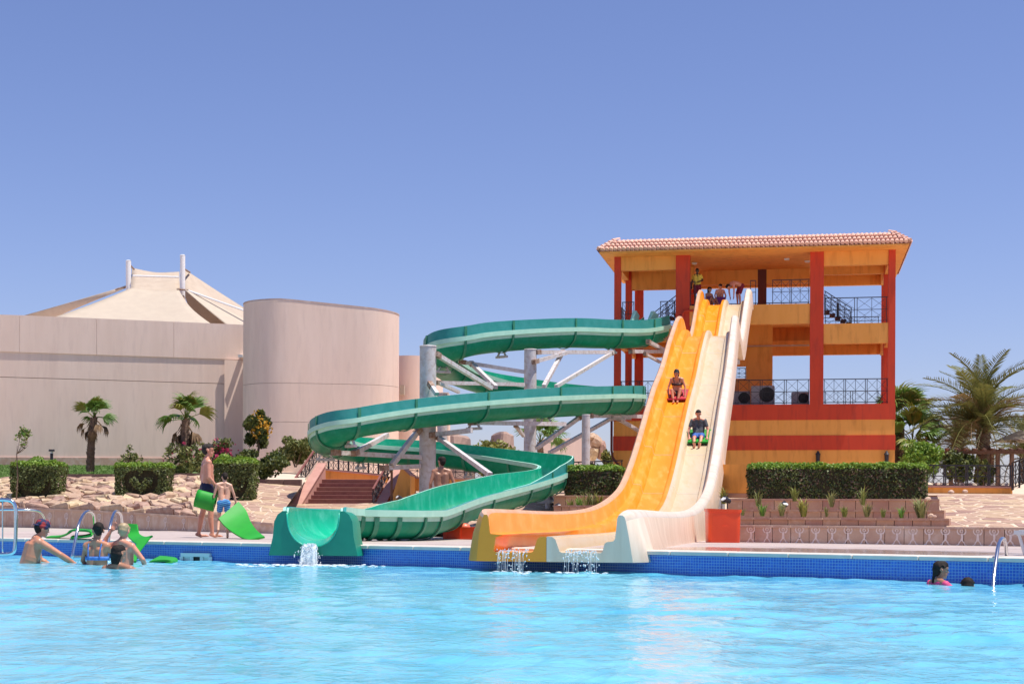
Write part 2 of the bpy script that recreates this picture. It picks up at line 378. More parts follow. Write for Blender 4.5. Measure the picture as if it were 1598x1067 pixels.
# ---- mosaic of the pool wall
def mosaic_mat():
    m = bpy.data.materials.new('blue_mosaic'); m.use_nodes = True; nt = m.node_tree; N = nt.nodes; L = nt.links
    bs = N['Principled BSDF']; bs.inputs['Roughness'].default_value = .25
    tc = N.new('ShaderNodeTexCoord'); sx = N.new('ShaderNodeSeparateXYZ'); L.new(tc.outputs['Object'], sx.inputs[0])
    cb = N.new('ShaderNodeCombineXYZ'); L.new(sx.outputs[0], cb.inputs[0]); L.new(sx.outputs[2], cb.inputs[1])
    br = N.new('ShaderNodeTexBrick'); br.offset = 0; br.inputs['Scale'].default_value = 1
    br.inputs['Brick Width'].default_value = .036; br.inputs['Row Height'].default_value = .036; br.inputs['Mortar Size'].default_value = .0042; br.inputs['Mortar Smooth'].default_value = .3
    br.inputs['Color1'].default_value = (.018, .095, .50, 1); br.inputs['Color2'].default_value = (.030, .15, .62, 1); br.inputs['Mortar'].default_value = (.20, .38, .68, 1); br.inputs['Bias'].default_value = -.1
    L.new(cb.outputs[0], br.inputs['Vector']); L.new(br.outputs['Color'], bs.inputs['Base Color'])
    bp = N.new('ShaderNodeBump'); bp.invert = True; bp.inputs['Distance'].default_value = .002; L.new(br.outputs['Fac'], bp.inputs['Height']); L.new(bp.outputs[0], bs.inputs['Normal'])
    return m
M_MOSAIC = mosaic_mat()
ROTE = math.atan2(ED.y, ED.x)
def edge_struct(name, mb, m):
    o = bpy.data.objects.new(name, mb.mesh(name, m)); col.objects.link(o); o.location = EO; o.rotation_euler = (0, 0, ROTE); WM[o] = Matrix.Translation(EO) @ Matrix.Rotation(ROTE, 4, 'Z')
    return tag(o, kind='structure')
edge_struct('pool_wall', MB().box(-60, 60, 0, .35, -1.9, -.055), M_MOSAIC)
cop = edge_struct('pool_coping', MB().box(-60, -17.6, -.05, .30, -.05, .004).box(14.4, 60, -.05, .30, -.05, .004), M_COPING)
for i in range(40):
    x0 = -17.6 + i * .8
    MB().bbox(x0, x0 + .794, -.05 - random.uniform(0, .006), .30, -.052, .004, .012).out('coping_stone', M_COPING, cop, local=True)

# ---- deck: base slab and single paving slabs, draining away from the pool
M_DECKN = mat('near_deck_paving', (.74, .64, .57), (.70, .60, .53), 1, .7)
M_DECK = mat('deck_mortar', (.42, .36, .32), rough=.9)
def slab_mat():
    m = mat('deck_slab', (.50, .41, .37), (.45, .36, .32), 1.3, .55, .002, 50, vary=.05, c3=(.40, .32, .28), scale3=2.5)
    nt = m.node_tree; N = nt.nodes; L = nt.links; bs = N['Principled BSDF']
    tc = N.new('ShaderNodeTexCoord'); mp = N.new('ShaderNodeVectorMath'); mp.operation = 'DISTANCE'; mp.inputs[1].default_value = (3.5, 20.3, 0)
    L.new(tc.outputs['Object'], mp.inputs[0])
    nz = N.new('ShaderNodeTexNoise'); nz.inputs['Scale'].default_value = 1.1; nz.inputs['Detail'].default_value = 4; L.new(tc.outputs['Object'], nz.inputs[0])
    ad = N.new('ShaderNodeMath'); ad.operation = 'MULTIPLY_ADD'; ad.inputs[1].default_value = -4; L.new(nz.outputs[0], ad.inputs[0]); L.new(mp.outputs['Value'], ad.inputs[2])
    mr = N.new('ShaderNodeMapRange'); mr.inputs[1].default_value = .6; mr.inputs[2].default_value = 1.6; mr.inputs[3].default_value = .05; mr.inputs[4].default_value = .55; L.new(ad.outputs[0], mr.inputs[0])
    L.new(mr.outputs[0], bs.inputs['Roughness'])
    return m
M_SLAB = slab_mat()
NS, SS = 23, 1.25
dk = MB(); rows = []
for d in np.linspace(.26, 30, 12):
    rows.append([E(s, d) - V((0, 0, .02)) for s in np.linspace(-45, 45, 24)])
dk.loft([r[::-1] for r in rows])
deck = tag(dk.out('pool_deck', M_DECK), kind='structure'); deck.location = (0, 0, 0); WM[deck] = Matrix.Identity(4)
cs = math.cos(ROTE)
for j in range(11):
    for i in range(NS):
        s0 = -16.2 + i * SS; d0 = .305 + j * SS
        pts = [(s0 + .006, d0 + .006), (s0 + SS - .006, d0 + .006), (s0 + SS - .006, d0 + SS - .006), (s0 + .006, d0 + SS - .006)]
        h = random.uniform(-.0010, .0010)
        top = [E(a, b) + V((0, 0, h)) for a, b in pts]; bot = [p - V((0, 0, .019)) for p in top]
        MB().box8(bot + top).out('paving_slab', M_SLAB, deck)

# ---- the near side of the pool, behind the camera
nd = MB().box(-60, 60, -60, -13.2, -1.2, -.02); tag(nd.out('near_deck', M_DECKN), kind='structure')
sg = MB().add([V((-400, -500, -.1)), V((-60, -500, -.1)), V((-60, 33, -.6)), V((-400, 33, -.9))], [(0, 1, 2, 3)]).add([V((60, -500, -.1)), V((400, -500, -.1)), V((400, 33, -.9)), V((60, 33, -.6))], [(0, 1, 2, 3)]).add([V((-60, -500, -.12)), V((60, -500, -.12)), V((60, -59.9, -.12)), V((-60, -59.9, -.12))], [(0, 1, 2, 3)])
tag(sg.out('sandy_ground', M_SAND), kind='structure')
# ---- far ground
g = MB(); rows = []
for (t, z) in ((33, -1.0), (56, -.6), (60, 1.0), (64, 1.75), (80, 2.0), (200, 2.0), (900, 1.0), (6000, .4)):
    w = max(70, t * 1.2)
    rows.append([V((x * w, t, z)) for x in (-1, -.5, 0, .5, 1)])
g.loft([r[::-1] for r in rows]); tag(g.out('ground', M_SAND), kind='structure')

# ---------------------------------------------------------------- stones on a sloping surface
def clip(poly, px, py, nx, ny):
    out = []; n = len(poly)
    for i in range(n):
        a, b = poly[i], poly[(i + 1) % n]
        da = (a[0] - px) * nx + (a[1] - py) * ny; db = (b[0] - px) * nx + (b[1] - py) * ny
        if da <= 0: out.append(a)
        if da * db < 0:
            f = da / (da - db); out.append((a[0] + (b[0] - a[0]) * f, a[1] + (b[1] - a[1]) * f))
    return out
def voronoi(w, h, nx, ny, jit=.38, gap=.03):
    S = []
    for j in range(ny):
        for i in range(nx):
            S.append(((i + .5 + (.5 if j % 2 else 0) * .6 - .15 + random.uniform(-jit, jit)) * w / nx, (j + .5 + random.uniform(-jit, jit)) * h / ny))
    cells = []
    rad = 3.2 * max(w / nx, h / ny)
    for i, a in enumerate(S):
        poly = [(0, 0), (w, 0), (w, h), (0, h)]
        for k, b in enumerate(S):
            if k == i: continue
            dx, dy = b[0] - a[0], b[1] - a[1]; l = math.hypot(dx, dy)
            if l > rad or l < 1e-6: continue
            poly = clip(poly, (a[0] + b[0]) / 2 - dx / l * gap / 2, (a[1] + b[1]) / 2 - dy / l * gap / 2, dx / l, dy / l)
            if len(poly) < 3: break
        if len(poly) >= 3: cells.append(poly)
    return cells
def stones(parent, name, m, surf, w, h, nx, ny, thick, gap, rough=0.0, keep=None, tilt=0.0):
    n = 0
    for poly in voronoi(w, h, nx, ny, gap=gap):
        cx = sum(p[0] for p in poly) / len(poly); cy = sum(p[1] for p in poly) / len(poly)
        if keep and not keep(cx / w, cy / h): continue
        a, b = cx / w, cy / h; e = .01
        nrm = (surf(min(a + e, 1), b) - surf(a, b)).cross(surf(a, min(b + e, 1)) - surf(a, b))
        if nrm.length < 1e-12: nrm = V((0, 0, 1))
        nrm.normalize()
        if nrm.z < 0: nrm = -nrm
        th = thick * random.uniform(.6, 1.4); tv = V((random.uniform(-1, 1), random.uniform(-1, 1), 0)) * tilt
        bot, mid, top = [], [], []
        for (x, y) in poly:
            p = surf(min(max(x / w, 0), 1), min(max(y / h, 0), 1)); lift = th + (p - surf(a, b)).dot(tv) + random.uniform(-rough, rough)
            q = surf(min(max((cx + (x - cx) * .86) / w, 0), 1), min(max((cy + (y - cy) * .86) / h, 0), 1))
            bot.append(p - nrm * .03); mid.append(p + nrm * lift * .7); top.append(q + nrm * (lift + random.uniform(-rough, rough) * .5))
        k = len(poly); mb = MB()
        fs = []
        for r in range(2):
            for i in range(k): fs.append((r * k + i, r * k + (i + 1) % k, (r + 1) * k + (i + 1) % k, (r + 1) * k + i))
        if rough:
            c = sum(top, V()) / k + nrm * random.uniform(0, rough * 1.2)
            mb.add(bot + mid + top + [c], fs + [(2 * k + i, 2 * k + (i + 1) % k, 3 * k) for i in range(k)])
        else:
            mb.add(bot + mid + top, fs + [tuple(2 * k + i for i in range(k))])
        mb.out(name, m, parent); n += 1
    return n
def ruled(front, back, power=1.0, sag=0.0, n=1):
    """surface between two 3-D polylines; a along, b from front to back"""
    def on(pl, a):
        x = a * (len(pl) - 1); i = min(int(x), len(pl) - 2); return lerp(pl[i], pl[i + 1], x - i)
    def s(a, b):
        p = lerp(on(front, a), on(back, a), b); p.z -= sag * math.sin(math.pi * b); return p
    return s
def sheet(name, m, surf, na, nb, lump=0.0, kind='structure', drop=0.0):
    mb = MB(); rows = []
    for j in range(nb + 1):
        r = []
        for i in range(na + 1):
            p = surf(i / na, j / nb).copy(); p.z += lump * mnoise.noise(p * 1.3) - drop; r.append(p)
        rows.append(r)
    mb.loft(rows); o = mb.out(name, m, None, smooth=True)
    return tag(o, kind=kind)

# ---- left: low stone wall, rock bank, crazy paving, lawn
LW = [P(-40, 791, 45), P(30, 791, 43.6), P(150, 796, 41), P(281, 803.5, 38), P(352, 810, 36.8), P(428, 816, 35.6)]
LK = [P(-40, 749, 53.5), P(60, 748, 53), P(176, 746.5, 52), P(265, 746, 51.5), P(352, 749, 51), P(470, 758, 50)]
s_left = ruled(LW, LK)
bank = sheet('rock_bank', M_EARTH, lambda a, b: s_left(a * .775, b), 40, 12, .03)
s_bank = lambda a, b: s_left(a * .775, b)
stones(bank, 'rock', M_ROCK, s_bank, 10.6, 11.5, 20, 15, .09, .05, rough=.035, tilt=.14)
pave = sheet('paved_slope', M_MORTAR, lambda a, b: s_left(.775 + a * .225, b), 14, 12)
stones(pave, 'flagstone', M_FLAG, lambda a, b: s_left(.776 + a * .223, b), 3.6, 14, 5, 14, .010, .10)
# low wall of pale panels
low = thing('low_stone_wall', 'low pale stone wall with faded chalk figures below the rock bank', 'wall', (LW[0].x, LW[0].y, 0))
fr = spline([LW[i] for i in range(6)], 6)
def along(pl):
    L = [0]
    for i in range(1, len(pl)): L.append(L[-1] + (pl[i] - pl[i - 1]).length)
    return L
La = along(fr)
def onfr(d):
    i = min(max(np.searchsorted(La, d) - 1, 0), len(fr) - 2); f = (d - La[i]) / (La[i + 1] - La[i]); return lerp(fr[i], fr[i + 1], f)
npan = 17; step = La[-1] / npan
for i in range(npan):
    a, b = onfr(i * step + .006), onfr((i + 1) * step - .006)
    dd = (b - a); dd.z = 0; nn = V((dd.y, -dd.x, 0)).normalized()   # towards the pool
    if nn.y > 0: nn = -nn
    za, zb = deckz(a) - .05, deckz(b) - .05
    a0, b0 = V((a.x, a.y, za)), V((b.x, b.y, zb)); at, bt = a - V((0, 0, .05)), b - V((0, 0, .05))
    MB().box8([a0 + nn * .02, b0 + nn * .02, b0 - nn * .25, a0 - nn * .25, at + nn * .02, bt + nn * .02, bt - nn * .25, at - nn * .25]).out('stone_panel', M_SANDPALE, low)
    MB().box8([at + nn * .05, bt + nn * .05, bt - nn * .28, at - nn * .28, a + nn * .05, b + nn * .05, b - nn * .28, a - nn * .28]).out('coping_stone', M_SANDPALE, low)
# kerb blocks on the bank's top
for (px0, px1, yy, tt, lab) in ((92, 176, 748, 52.6, 'row of brown kerb blocks edging the lawn beside the first short palm'), (262, 316, 747, 51.6, 'row of brown kerb blocks behind the standing man'), (388, 470, 757, 50.4, 'row of brown kerb blocks under the dark green shrub')):
    p0, p1 = P(px0, yy, tt), P(px1, yy, tt - .6); kb = thing('kerb', lab, 'kerb', p0)
    nb_ = max(2, round((p1 - p0).length / .75))
    for i in range(nb_):
        a, b = lerp(p0, p1, i / nb_), lerp(p0, p1, (i + .97) / nb_); h = V((0, 0, .19)); dn = V((0, 0, .1)); q = V((.02, .22, 0))
        MB().box8([a - dn, b - dn, b - dn + q, a - dn + q, a + h, b + h, b + h + q, a + h + q]).out('kerb_block', M_KERB, kb)
# lawn
LB = [P(-60, 726, 69), P(60, 726, 69), P(200, 727, 69.5), P(300, 728, 69.5), P(400, 730, 68), P(480, 740, 63)]
s_lawn = ruled([p + V((0, .15, .0)) for p in LK], LB)
lawn = sheet('lawn', M_GRASS, lambda a, b: s_lawn(a * .68, b), 22, 8, .03)
sheet('garden_ground', M_SAND, lambda a, b: s_lawn(.68 + a * .32, b), 10, 8, .02)
pts = np.array([s_lawn(random.random() ** 1.0 * .62, random.random()) + V((0, 0, .03)) for _ in range(15000)])
gr = bpy.data.objects.new('grass', leafmesh('grass', pts, .055, M_GRASSB, normals=np.tile([0.1, -1, .3], (len(pts), 1)), aspect=.35)); col.objects.link(gr); tag(gr, kind='stuff')

# ---- middle: paved ground between deck and stairs, under the green slide
MF = [P(470, 824, 35), P(560, 824, 34.5), P(660, 826, 34), P(760, 828, 33.5), P(862, 832, 32.5), P(930, 834, 32)]
MK = [P(440, 786, 58), P(560, 786, 58), P(660, 778, 56), P(760, 772, 54), P(870, 772, 46), P(930, 790, 40)]
s_mid = ruled(MF, MK)
mid = sheet('paved_terrace', M_MORTAR, s_mid, 16, 10, 0)
stones(mid, 'flagstone', M_FLAG, lambda a, b: s_mid(a * .9, b), 12, 16, 14, 14, .010, .10)
# ---- right: paved slope
RF = [P(1478, 824.5, 28.8), P(1540, 826, 28.2), P(1640, 828, 27.6)]
RK = [P(1462, 772, 44.5), P(1530, 772, 44), P(1640, 773, 43)]
s_right = ruled(RF, RK, sag=.0)
rs = sheet('paved_slope', M_MORTAR, s_right, 8, 8)
stones(rs, 'flagstone', M_FLAG, s_right, 3.4, 14, 7, 13, .008, .12)
# ground beds behind the terraces
BEDZ = [P(1150, 777, 37.6), P(1460, 777, 36.4), P(1480, 772, 46), P(1140, 760, 52)]
bd = MB().add([V((BEDZ[0].x, BEDZ[0].y, .78)), V((BEDZ[1].x, BEDZ[1].y, .78)), V((9.4, 44, 1.0)), V((16, 44, 1.0)), V((16, 75, 1.7)), V((11.5, 75, 1.7)), V((6.6, 46, 1.0)), V((5.3, 37.9, .78))], [(0, 1, 2, 3, 4, 5, 6, 7)])
tag(bd.out('planting_bed', M_EARTH), kind='structure')
bd = MB().add([V((1.0, 38.7, .72)), V((2.55, 38.2, .72)), V((3.6, 45, .9)), V((7.2, 75, 1.7)), V((1.0, 75, 1.7))], [(0, 1, 2, 3, 4)]); tag(bd.out('planting_bed', M_EARTH), kind='structure')
# ================================================================ ORANGE TOWER
TH = math.atan(.187)
TA = V((math.cos(TH), -math.sin(TH), 0)); TB = V((math.sin(TH), math.cos(TH), 0))
TO = V((4.149, 63.05, 0))
tower = thing('slide_tower', 'three storey orange and red open slide tower with tiled roof behind the hedge', 'tower', TO, -TH)
def T(a, b, z): p = TO + TA * a + TB * b; p.z = z; return p
def ta(px, b=0.0):
    """tower coordinate a seen at pixel column px on the plane at depth b"""
    r = (px - CX) / F; # (TO + TA a + TB b): X = r * Y
    return (r * (TO.y + TB.y * b) - TO.x - TB.x * b) / (TA.x - r * TA.y)
def tz(py, a, b=0.0):
    p = T(a, b, 0); px = CX + F * p.x / p.y
    return P(px, py, p.y).z
W_, D_ = ta(1396), 6.5
def tbox(name, m, a0, a1, b0, b1, z0, z1, bev=0.0, parent=None):
    mb = MB()
    if bev: mb.bbox(a0, a1, b0, b1, z0, z1, bev)
    else: mb.box(a0, a1, b0, b1, z0, z1)
    return mb.out(name, m, parent or tower, local=True)
Z1 = tz(630.5, 8); ZB = [Z1, tz(655, 8), tz(679, 8), tz(702, 8), 1.2]
for i, (m, pr) in enumerate(((M_RED, .02), (M_ORANGE, 0), (M_RED, .02), (M_ORANGE, 0))):
    tbox('wall_band', m, -pr, W_ + pr, -pr, D_ + pr, ZB[i + 1], ZB[i] - (0.0 if i == 0 else .0))
ZS, ZM = 8.07, 8.86          # side bays and raised middle bay
ac = {'l0': ta(957), 'l1': ta(967), 'c0': ta(1053), 'c1': ta(1074.5), 'd0': ta(1262.7), 'd1': ta(1284), 'r0': ta(1385), 'r1': ta(1396)}
ZR = 10.92
for (k0, k1, dep) in (('l0', 'l1', .3), ('c0', 'c1', .55), ('d0', 'd1', .55), ('r0', 'r1', .3)):
    tbox('column', M_RED, ac[k0], ac[k1], -.02, dep, Z1, ZR)
rear = D_ - .3
tbox('column', M_RED, ta(974.5, 3), ta(984, 3), 3.0, 3.3, Z1, ZR)
tbox('column', M_RED, ta(989, rear), ta(1002, rear), rear, D_, Z1, ZR)
tbox('column', M_RED, ta(1374.4, rear), W_ - .02, rear, D_, Z1, ZR)
tbox('column', M_RED, W_ - .30, W_ - .02, 3.0, 3.3, Z1, ZR)
tbox('column', M_BROWNRED, ta(1181, 4.2), ta(1194.5, 4.2), 4.2, 4.5, ZM, ZR)
tbox('column', M_RED, ta(1070, rear), ta(1084, rear), rear, D_, Z1, ZR)
# slabs
sl0, sl1 = ac['l1'] + .003, ac['c0'] - .003
tbox('floor_slab', M_ORANGE, ac['l0'] + .01, ac['c1'] - .01, .31, D_ - .31, ZS - .2, ZS)
tbox('edge_beam', M_ORANGE, sl0, sl1, .02, .28, tz(533, 2), ZS + .002)
tbox('edge_beam', M_ORANGE, ac['c1'] + .003, ac['d0'] - .003, .02, .30, tz(505, 7), ZM)
tbox('floor_slab', M_ORANGE, ac['c1'] + .0, ac['d0'] + .2, .303, D_ - .31, ZM - .25, ZM - .003)
tbox('edge_beam', M_ORANGE, ac['d1'] + .003, ac['r0'] - .003, .02, .28, tz(535.5, 10), tz(504, 10))
tbox('floor_slab', M_ORANGE, ac['d1'] - .1, W_ - .02, .31, D_ - .31, ZS - .2, ZS)
for (a0, a1) in ((ta(1002, rear) + .003, ta(1070, rear) - .003), (ta(1084, rear) + .003, ta(1374.4, rear) - .003)):
    tbox('edge_beam', M_ORANGE, a0, a1, D_ - .27, D_ - .02, 7.42, ZS + .002)
tbox('back_wall', M_ORANGE, ac['c1'] + .1, ac['d0'] + .2, D_ - .27, D_ - .02, ZS + .006, ZM - .003)
tbox('edge_beam', M_ORANGE, W_ - .28, W_ - .03, .303, 2.99, 7.35, ZS + .01); tbox('back_wall', M_ORANGE, ac['c1'] + .1, ac['d0'] + .2, D_ - .27, D_ - .02, ZS + .006, ZM - .003)
tbox('edge_beam', M_ORANGE, W_ - .28, W_ - .03, 3.303, rear - .003, 7.35, ZS + .01)
tbox('edge_beam', M_ORANGE, ac['l0'] + .02, ac['l0'] + .26, .303, 2.99, 7.35, ZS + .01); tbox('edge_beam', M_ORANGE, ac['l0'] + .02, ac['l0'] + .26, 3.303, rear - .003, 7.35, ZS + .01)
tbox('edge_beam', M_ORANGE, ac['l0'] + .3, ac['c1'], 3.02, 3.28, 7.5, ZS - .203)
# first floor back wall with a window opening
wz0, wz1 = tz(590, 6, 3.4), tz(571, 6, 3.4); wa0, wa1 = ta(1142, 3.4), ta(1163, 3.4)
bw0, bw1 = ta(1076, 3.4), ta(1204.5, 3.4)
tbox('back_wall', M_ORANGE, bw0, wa0, 3.4, 3.62, Z1, ZM - .255); tbox('back_wall', M_ORANGE, wa1, bw1, 3.4, 3.62, Z1, ZM - .255)
tbox('back_wall', M_ORANGE, wa0 + .002, wa1 - .002, 3.4, 3.62, Z1, wz0); tbox('back_wall', M_ORANGE, wa0 + .002, wa1 - .002, 3.4, 3.62, wz1, ZM - .255)
tbox('partition_wall', M_ORANGE, ac['c1'] + .1, ac['c1'] + .3, .6, 3.39, Z1, ZM - .255)
tbox('ceiling_strip', M_SANDPALE, ac['c1'] + .35, ac['d0'] - .01, 3.25, 3.395, tz(540, 7, 3.3), tz(538, 7, 3.3))
# roof: beams, ceiling, soffit, tiles
zb0, zb1 = tz(417.5, 2), tz(398.5, 2)
for (a0, a1) in ((ac['l1'], ac['c0']), (ac['d1'], ac['r0'])):
    tbox('roof_beam', M_ORANGE, a0 + .003, a1 - .003, .03, .29, 10.36, ZR - .003)
for (a0, a1) in ((ta(1002, rear), ta(1070, rear)), (ta(1084, rear), ta(1374.4, rear))):
    tbox('roof_beam', M_ORANGE, a0 + .003, a1 - .003, D_ - .28, D_ - .02, 10.45, ZR - .003)
for aa in (ac['l0'] + .02, W_ - .27):
    tbox('roof_beam', M_ORANGE, aa, aa + .24, .303, 2.99, 10.4, ZR - .003); tbox('roof_beam', M_ORANGE, aa, aa + .24, 3.303, rear - .003, 10.4, ZR - .003)
tbox('roof_beam', M_ORANGE, ac['l0'] + .3, ac['c1'], 3.02, 3.28, 10.0, ZR - .003)
tbox('roof_beam', M_ORANGE, ac['c1'] + .1, ac['d0'], 4.21, 4.45, 10.3, ZR - .003)
tbox('roof_beam', M_ORANGE, ac['d1'], W_ - .3, 3.02, 3.28, 10.45, ZR - .003)
oh = 1.05; a0, a1, b0, b1 = -.50, W_ + .46, -oh, D_ + .9
tbox('roof_soffit', M_ORANGE, a0 + .05, a1 - .05, b0 + .05, b1 - .05, ZR, ZR + .06)
ZE, ZT = ZR + .08, ZR + .55; ins = .66
A0, A1, B0, B1 = a0, a1, b0, b1
mb = MB().add([(A0 + .02, B0 + .02, ZE - .02), (A1 - .02, B0 + .02, ZE - .02), (A1 - .02, B1 - .02, ZE - .02), (A0 + .02, B1 - .02, ZE - .02),
        (A0 + ins, B0 + ins, ZT - .03), (A1 - ins, B0 + ins, ZT - .03), (A1 - ins, B1 - ins, ZT - .03), (A0 + ins, B1 - ins, ZT - .03)],
       [(0, 1, 5, 4), (1, 2, 6, 5), (2, 3, 7, 6), (3, 0, 4, 7), (4, 5, 6, 7), (3, 2, 1, 0)])
mb.out('roof_deck', M_ROOFTILE, tower, local=True)
def tile_mesh():
    """one barrel tile: x across, y up the slope"""
    mb = MB(); rows = []
    for (y, r, lift) in ((0, .080, .085), (.36, .066, .012)):
        rows.append([V((math.cos(math.pi - math.pi * k / 6) * r * 1.08, y, math.sin(math.pi * k / 6) * r + lift)) for k in range(7)])
    mb.loft(rows); c = V((0, 0, .02)); b = len(mb.v); mb.v.append(tuple(c)); 
    for k in range(6): mb.f.append((b, k + 1, k)); mb.m.append(0)
    return mb.mesh('roof_tile', M_ROOFTILE, smooth=50)
TILE = tile_mesh()
def tile_at(p, xdir, ydir):
    z = xdir.cross(ydir).normalized(); m = Matrix((xdir, ydir, z)).transposed().to_4x4(); m.translation = p; return m
slope = V((0, ins, ZT - ZE)); sl = slope.length; yd = slope.normalized(); rest = []
rowh = sl / 3
for j in range(3):
    f = j / 3; x0, x1 = A0 + ins * f + .05, A1 - ins * f - .05; n = int((x1 - x0) / .172)
    for i in range(n):
        p = V((x0 + (i + .5) * (x1 - x0) / n, B0, ZE)) + yd * (j * rowh - .05)
        o = bpy.data.objects.new('roof_tile', TILE); col.objects.link(o); o.parent = tower
        o.matrix_basis = tile_at(p + V((random.uniform(-.006, .006), 0, random.uniform(-.004, .006))), V((1, 0, 0)), yd)
def side_tiles(xdir, start, length, inward):
    out = []
    s2 = (inward * ins + V((0, 0, ZT - ZE))); y2 = s2.normalized()
    for j in range(3):
        f = j / 3; n = int((length - 2 * ins * f) / .172)
        for i in range(n):
            out.append(tile_at(start + xdir * (ins * f + (i + .5) * (length - 2 * ins * f) / n) + y2 * (j * rowh - .05), xdir, y2))
    return out
rest += side_tiles(V((0, 1, 0)), V((A1, B0, ZE)), B1 - B0, V((-1, 0, 0))) + side_tiles(V((0, -1, 0)), V((A0, B1, ZE)), B1 - B0, V((1, 0, 0))) + side_tiles(V((-1, 0, 0)), V((A1, B1, ZE)), A1 - A0, V((0, -1, 0)))
# hip tiles
for (c0, c1) in (((A0, B0), (A0 + ins, B0 + ins)), ((A1, B0), (A1 - ins, B0 + ins)), ((A0, B1), (A0 + ins, B1 - ins)), ((A1, B1), (A1 - ins, B1 - ins))):
    p0, p1 = V((*c0, ZE + .03)), V((*c1, ZT + .05)); d = (p1 - p0).normalized(); x = d.cross(V((0, 0, 1))).normalized()
    for k in range(5): rest.append(tile_at(lerp(p0, p1, k / 5), x * 1.0, d))
mb = MB(); tv = [v.co.copy() for v in TILE.vertices]; tf = [tuple(p.vertices) for p in TILE.polygons]
for m in rest: mb.add([m @ v for v in tv], tf)
tag(mb.out('roof_tiles', M_ROOFTILE, tower, local=True), kind='stuff')
tbox('ridge_cap', M_ROOFTILE, A0 + ins, A1 - ins, B0 + ins - .05, B0 + ins + .1, ZT - .02, ZT + .06, .03)
# eave fascia
tbox('fascia', M_ORANGE, A0 + .02, A1 - .02, B0 + .01, B0 + .05, ZR - .0, ZE - .025)
for (aa) in (A0 + .012, A1 - .05): tbox('fascia', M_ORANGE, aa, aa + .035, B0 + .055, B1 - .1, ZR, ZE - .025)
# ceiling lights
for (px, b) in ((1082, 2.0), (1226, 1.5), (1258, 2.2), (1350, 2.6), (985, 2.0), (1010, 2.4)):
    mb = MB().tube([(ta(px, b), b, ZR - .06), (ta(px, b), b, ZR + .01)], [.10, .12], 12); mb.out('ceiling_light', M_METALW, tower, local=True)
# drain pipe down the left corner
mb = MB().tube([(-.07, -.10, Z1 - .1), (-.07, -.10, 3.0), (-.02, -.12, 2.7), (.45, -.14, 2.1), (.5, -.14, 1.5)], .05, 8); mb.out('drain_pipe', M_BROWNRED, tower, local=True, smooth=True)
a = ac['c1']
mb = MB().tube([(a - .28, -.08, ZS - .6), (a - .28, -.08, ZM - .35), (a - .2, -.08, ZM - .22), (a + .35, -.08, ZM - .2)], .05, 8); mb.out('drain_pipe', M_RED, tower, local=True, smooth=True)

def railing(parent, p0, p1, h, pan=1.0, name='railing', r=.022, world=False, cross=True, low=.0, m=None):
    """iron railing with paired posts, three rails and crossed braces"""
    m = m or M_IRON
    p0, p1 = V(p0), V(p1); L = (p1 - p0); n = max(1, round(L.length / pan)); up = V((0, 0, 1))
    rail = MB().beam(p0 + up * h, p1 + up * h, r * 1.6, r * 1.5).out(name, m, parent, local=not world)
    for zz in (.07, h * .52):
        MB().beam(p0 + up * zz, p1 + up * zz, r, r).out('rail', m, rail, local=not world)
    for i in range(n):
        q0, q1 = lerp(p0, p1, (i + .04) / n), lerp(p0, p1, (i + .96) / n)
        for q in (q0, q1): MB().beam(q - up * .02, q + up * (h - .01), r * 1.2, r * 1.2).out('post', m, rail, local=not world)
        if cross:
            c = lerp(q0, q1, .5); mb = MB()
            mb.beam(c + up * .07, c + up * h, r * .8, r * .8)
            for (x0, x1) in ((q0, c), (c, q1)):
                for (za, zb) in ((.09, h * .5), (h * .55, h - .03)):
                    mb.beam(x0 + up * za, x1 + up * zb, r * .5, r * .5); mb.beam(x0 + up * zb, x1 + up * za, r * .5, r * .52)
            mb.out('cross_brace', m, rail, local=not world)
    return rail
e = .12
railing(tower, (ac['d1'] + .02, e, ZS), (ac['r0'] - .02, e, ZS), 1.0, 1.0)
railing(tower, (ac['d1'], D_ - e, ZS), (W_ - .3, D_ - e, ZS), 1.0, 1.2)
railing(tower, (W_ - .12, .35, ZS), (W_ - .12, D_ - .35, ZS), 1.0, 1.4)
railing(tower, (ta(1203), e, ZM), (ac['d0'] - .02, e, ZM), .98, .75)
railing(tower, (ta(1169), e, ZM), (ta(1178), e, ZM), .98, .5, cross=False)
railing(tower, (ac['c1'] + .2, D_ - e, ZM), (ac['d0'], D_ - e, ZM), .9, 1.2)
railing(tower, (ac['c1'] + .03, e, ZM), (ta(1083), e, ZM), .98, .5, cross=False)
railing(tower, (ta(1028), e, ZS), (ac['c0'] - .02, e, ZS), 1.0, .7)
railing(tower, (ac['l1'] + .05, e, ZS), (ta(988), e, ZS), 1.0, .6)
railing(tower, (ac['l0'] + .1, .35, ZS), (ac['l0'] + .1, D_ - .4, ZS), 1.0, 1.4)
railing(tower, (ac['l1'], e, Z1), (ac['c0'], e, Z1), 1.0, .9)
railing(tower, (ac['c1'], e, Z1), (ac['d0'], e, Z1), 1.0, 1.0)
railing(tower, (ac['d1'], e, Z1), (ac['r0'], e, Z1), 1.0, 1.0)
railing(tower, (ac['l0'] + .3, D_ - e, Z1), (W_ - .3, D_ - e, Z1), 1.0, 1.2)
railing(tower, (W_ - .12, .35, Z1), (W_ - .12, D_ - .35, Z1), 1.0, 1.4)
railing(tower, (ac['l0'] + .1, .35, Z1), (ac['l0'] + .1, D_ - .4, Z1), 1.0, 1.4)
railing(tower, (wa0, 3.38, wz0 - .02), (wa1, 3.38, wz0 - .02), .45, .6)
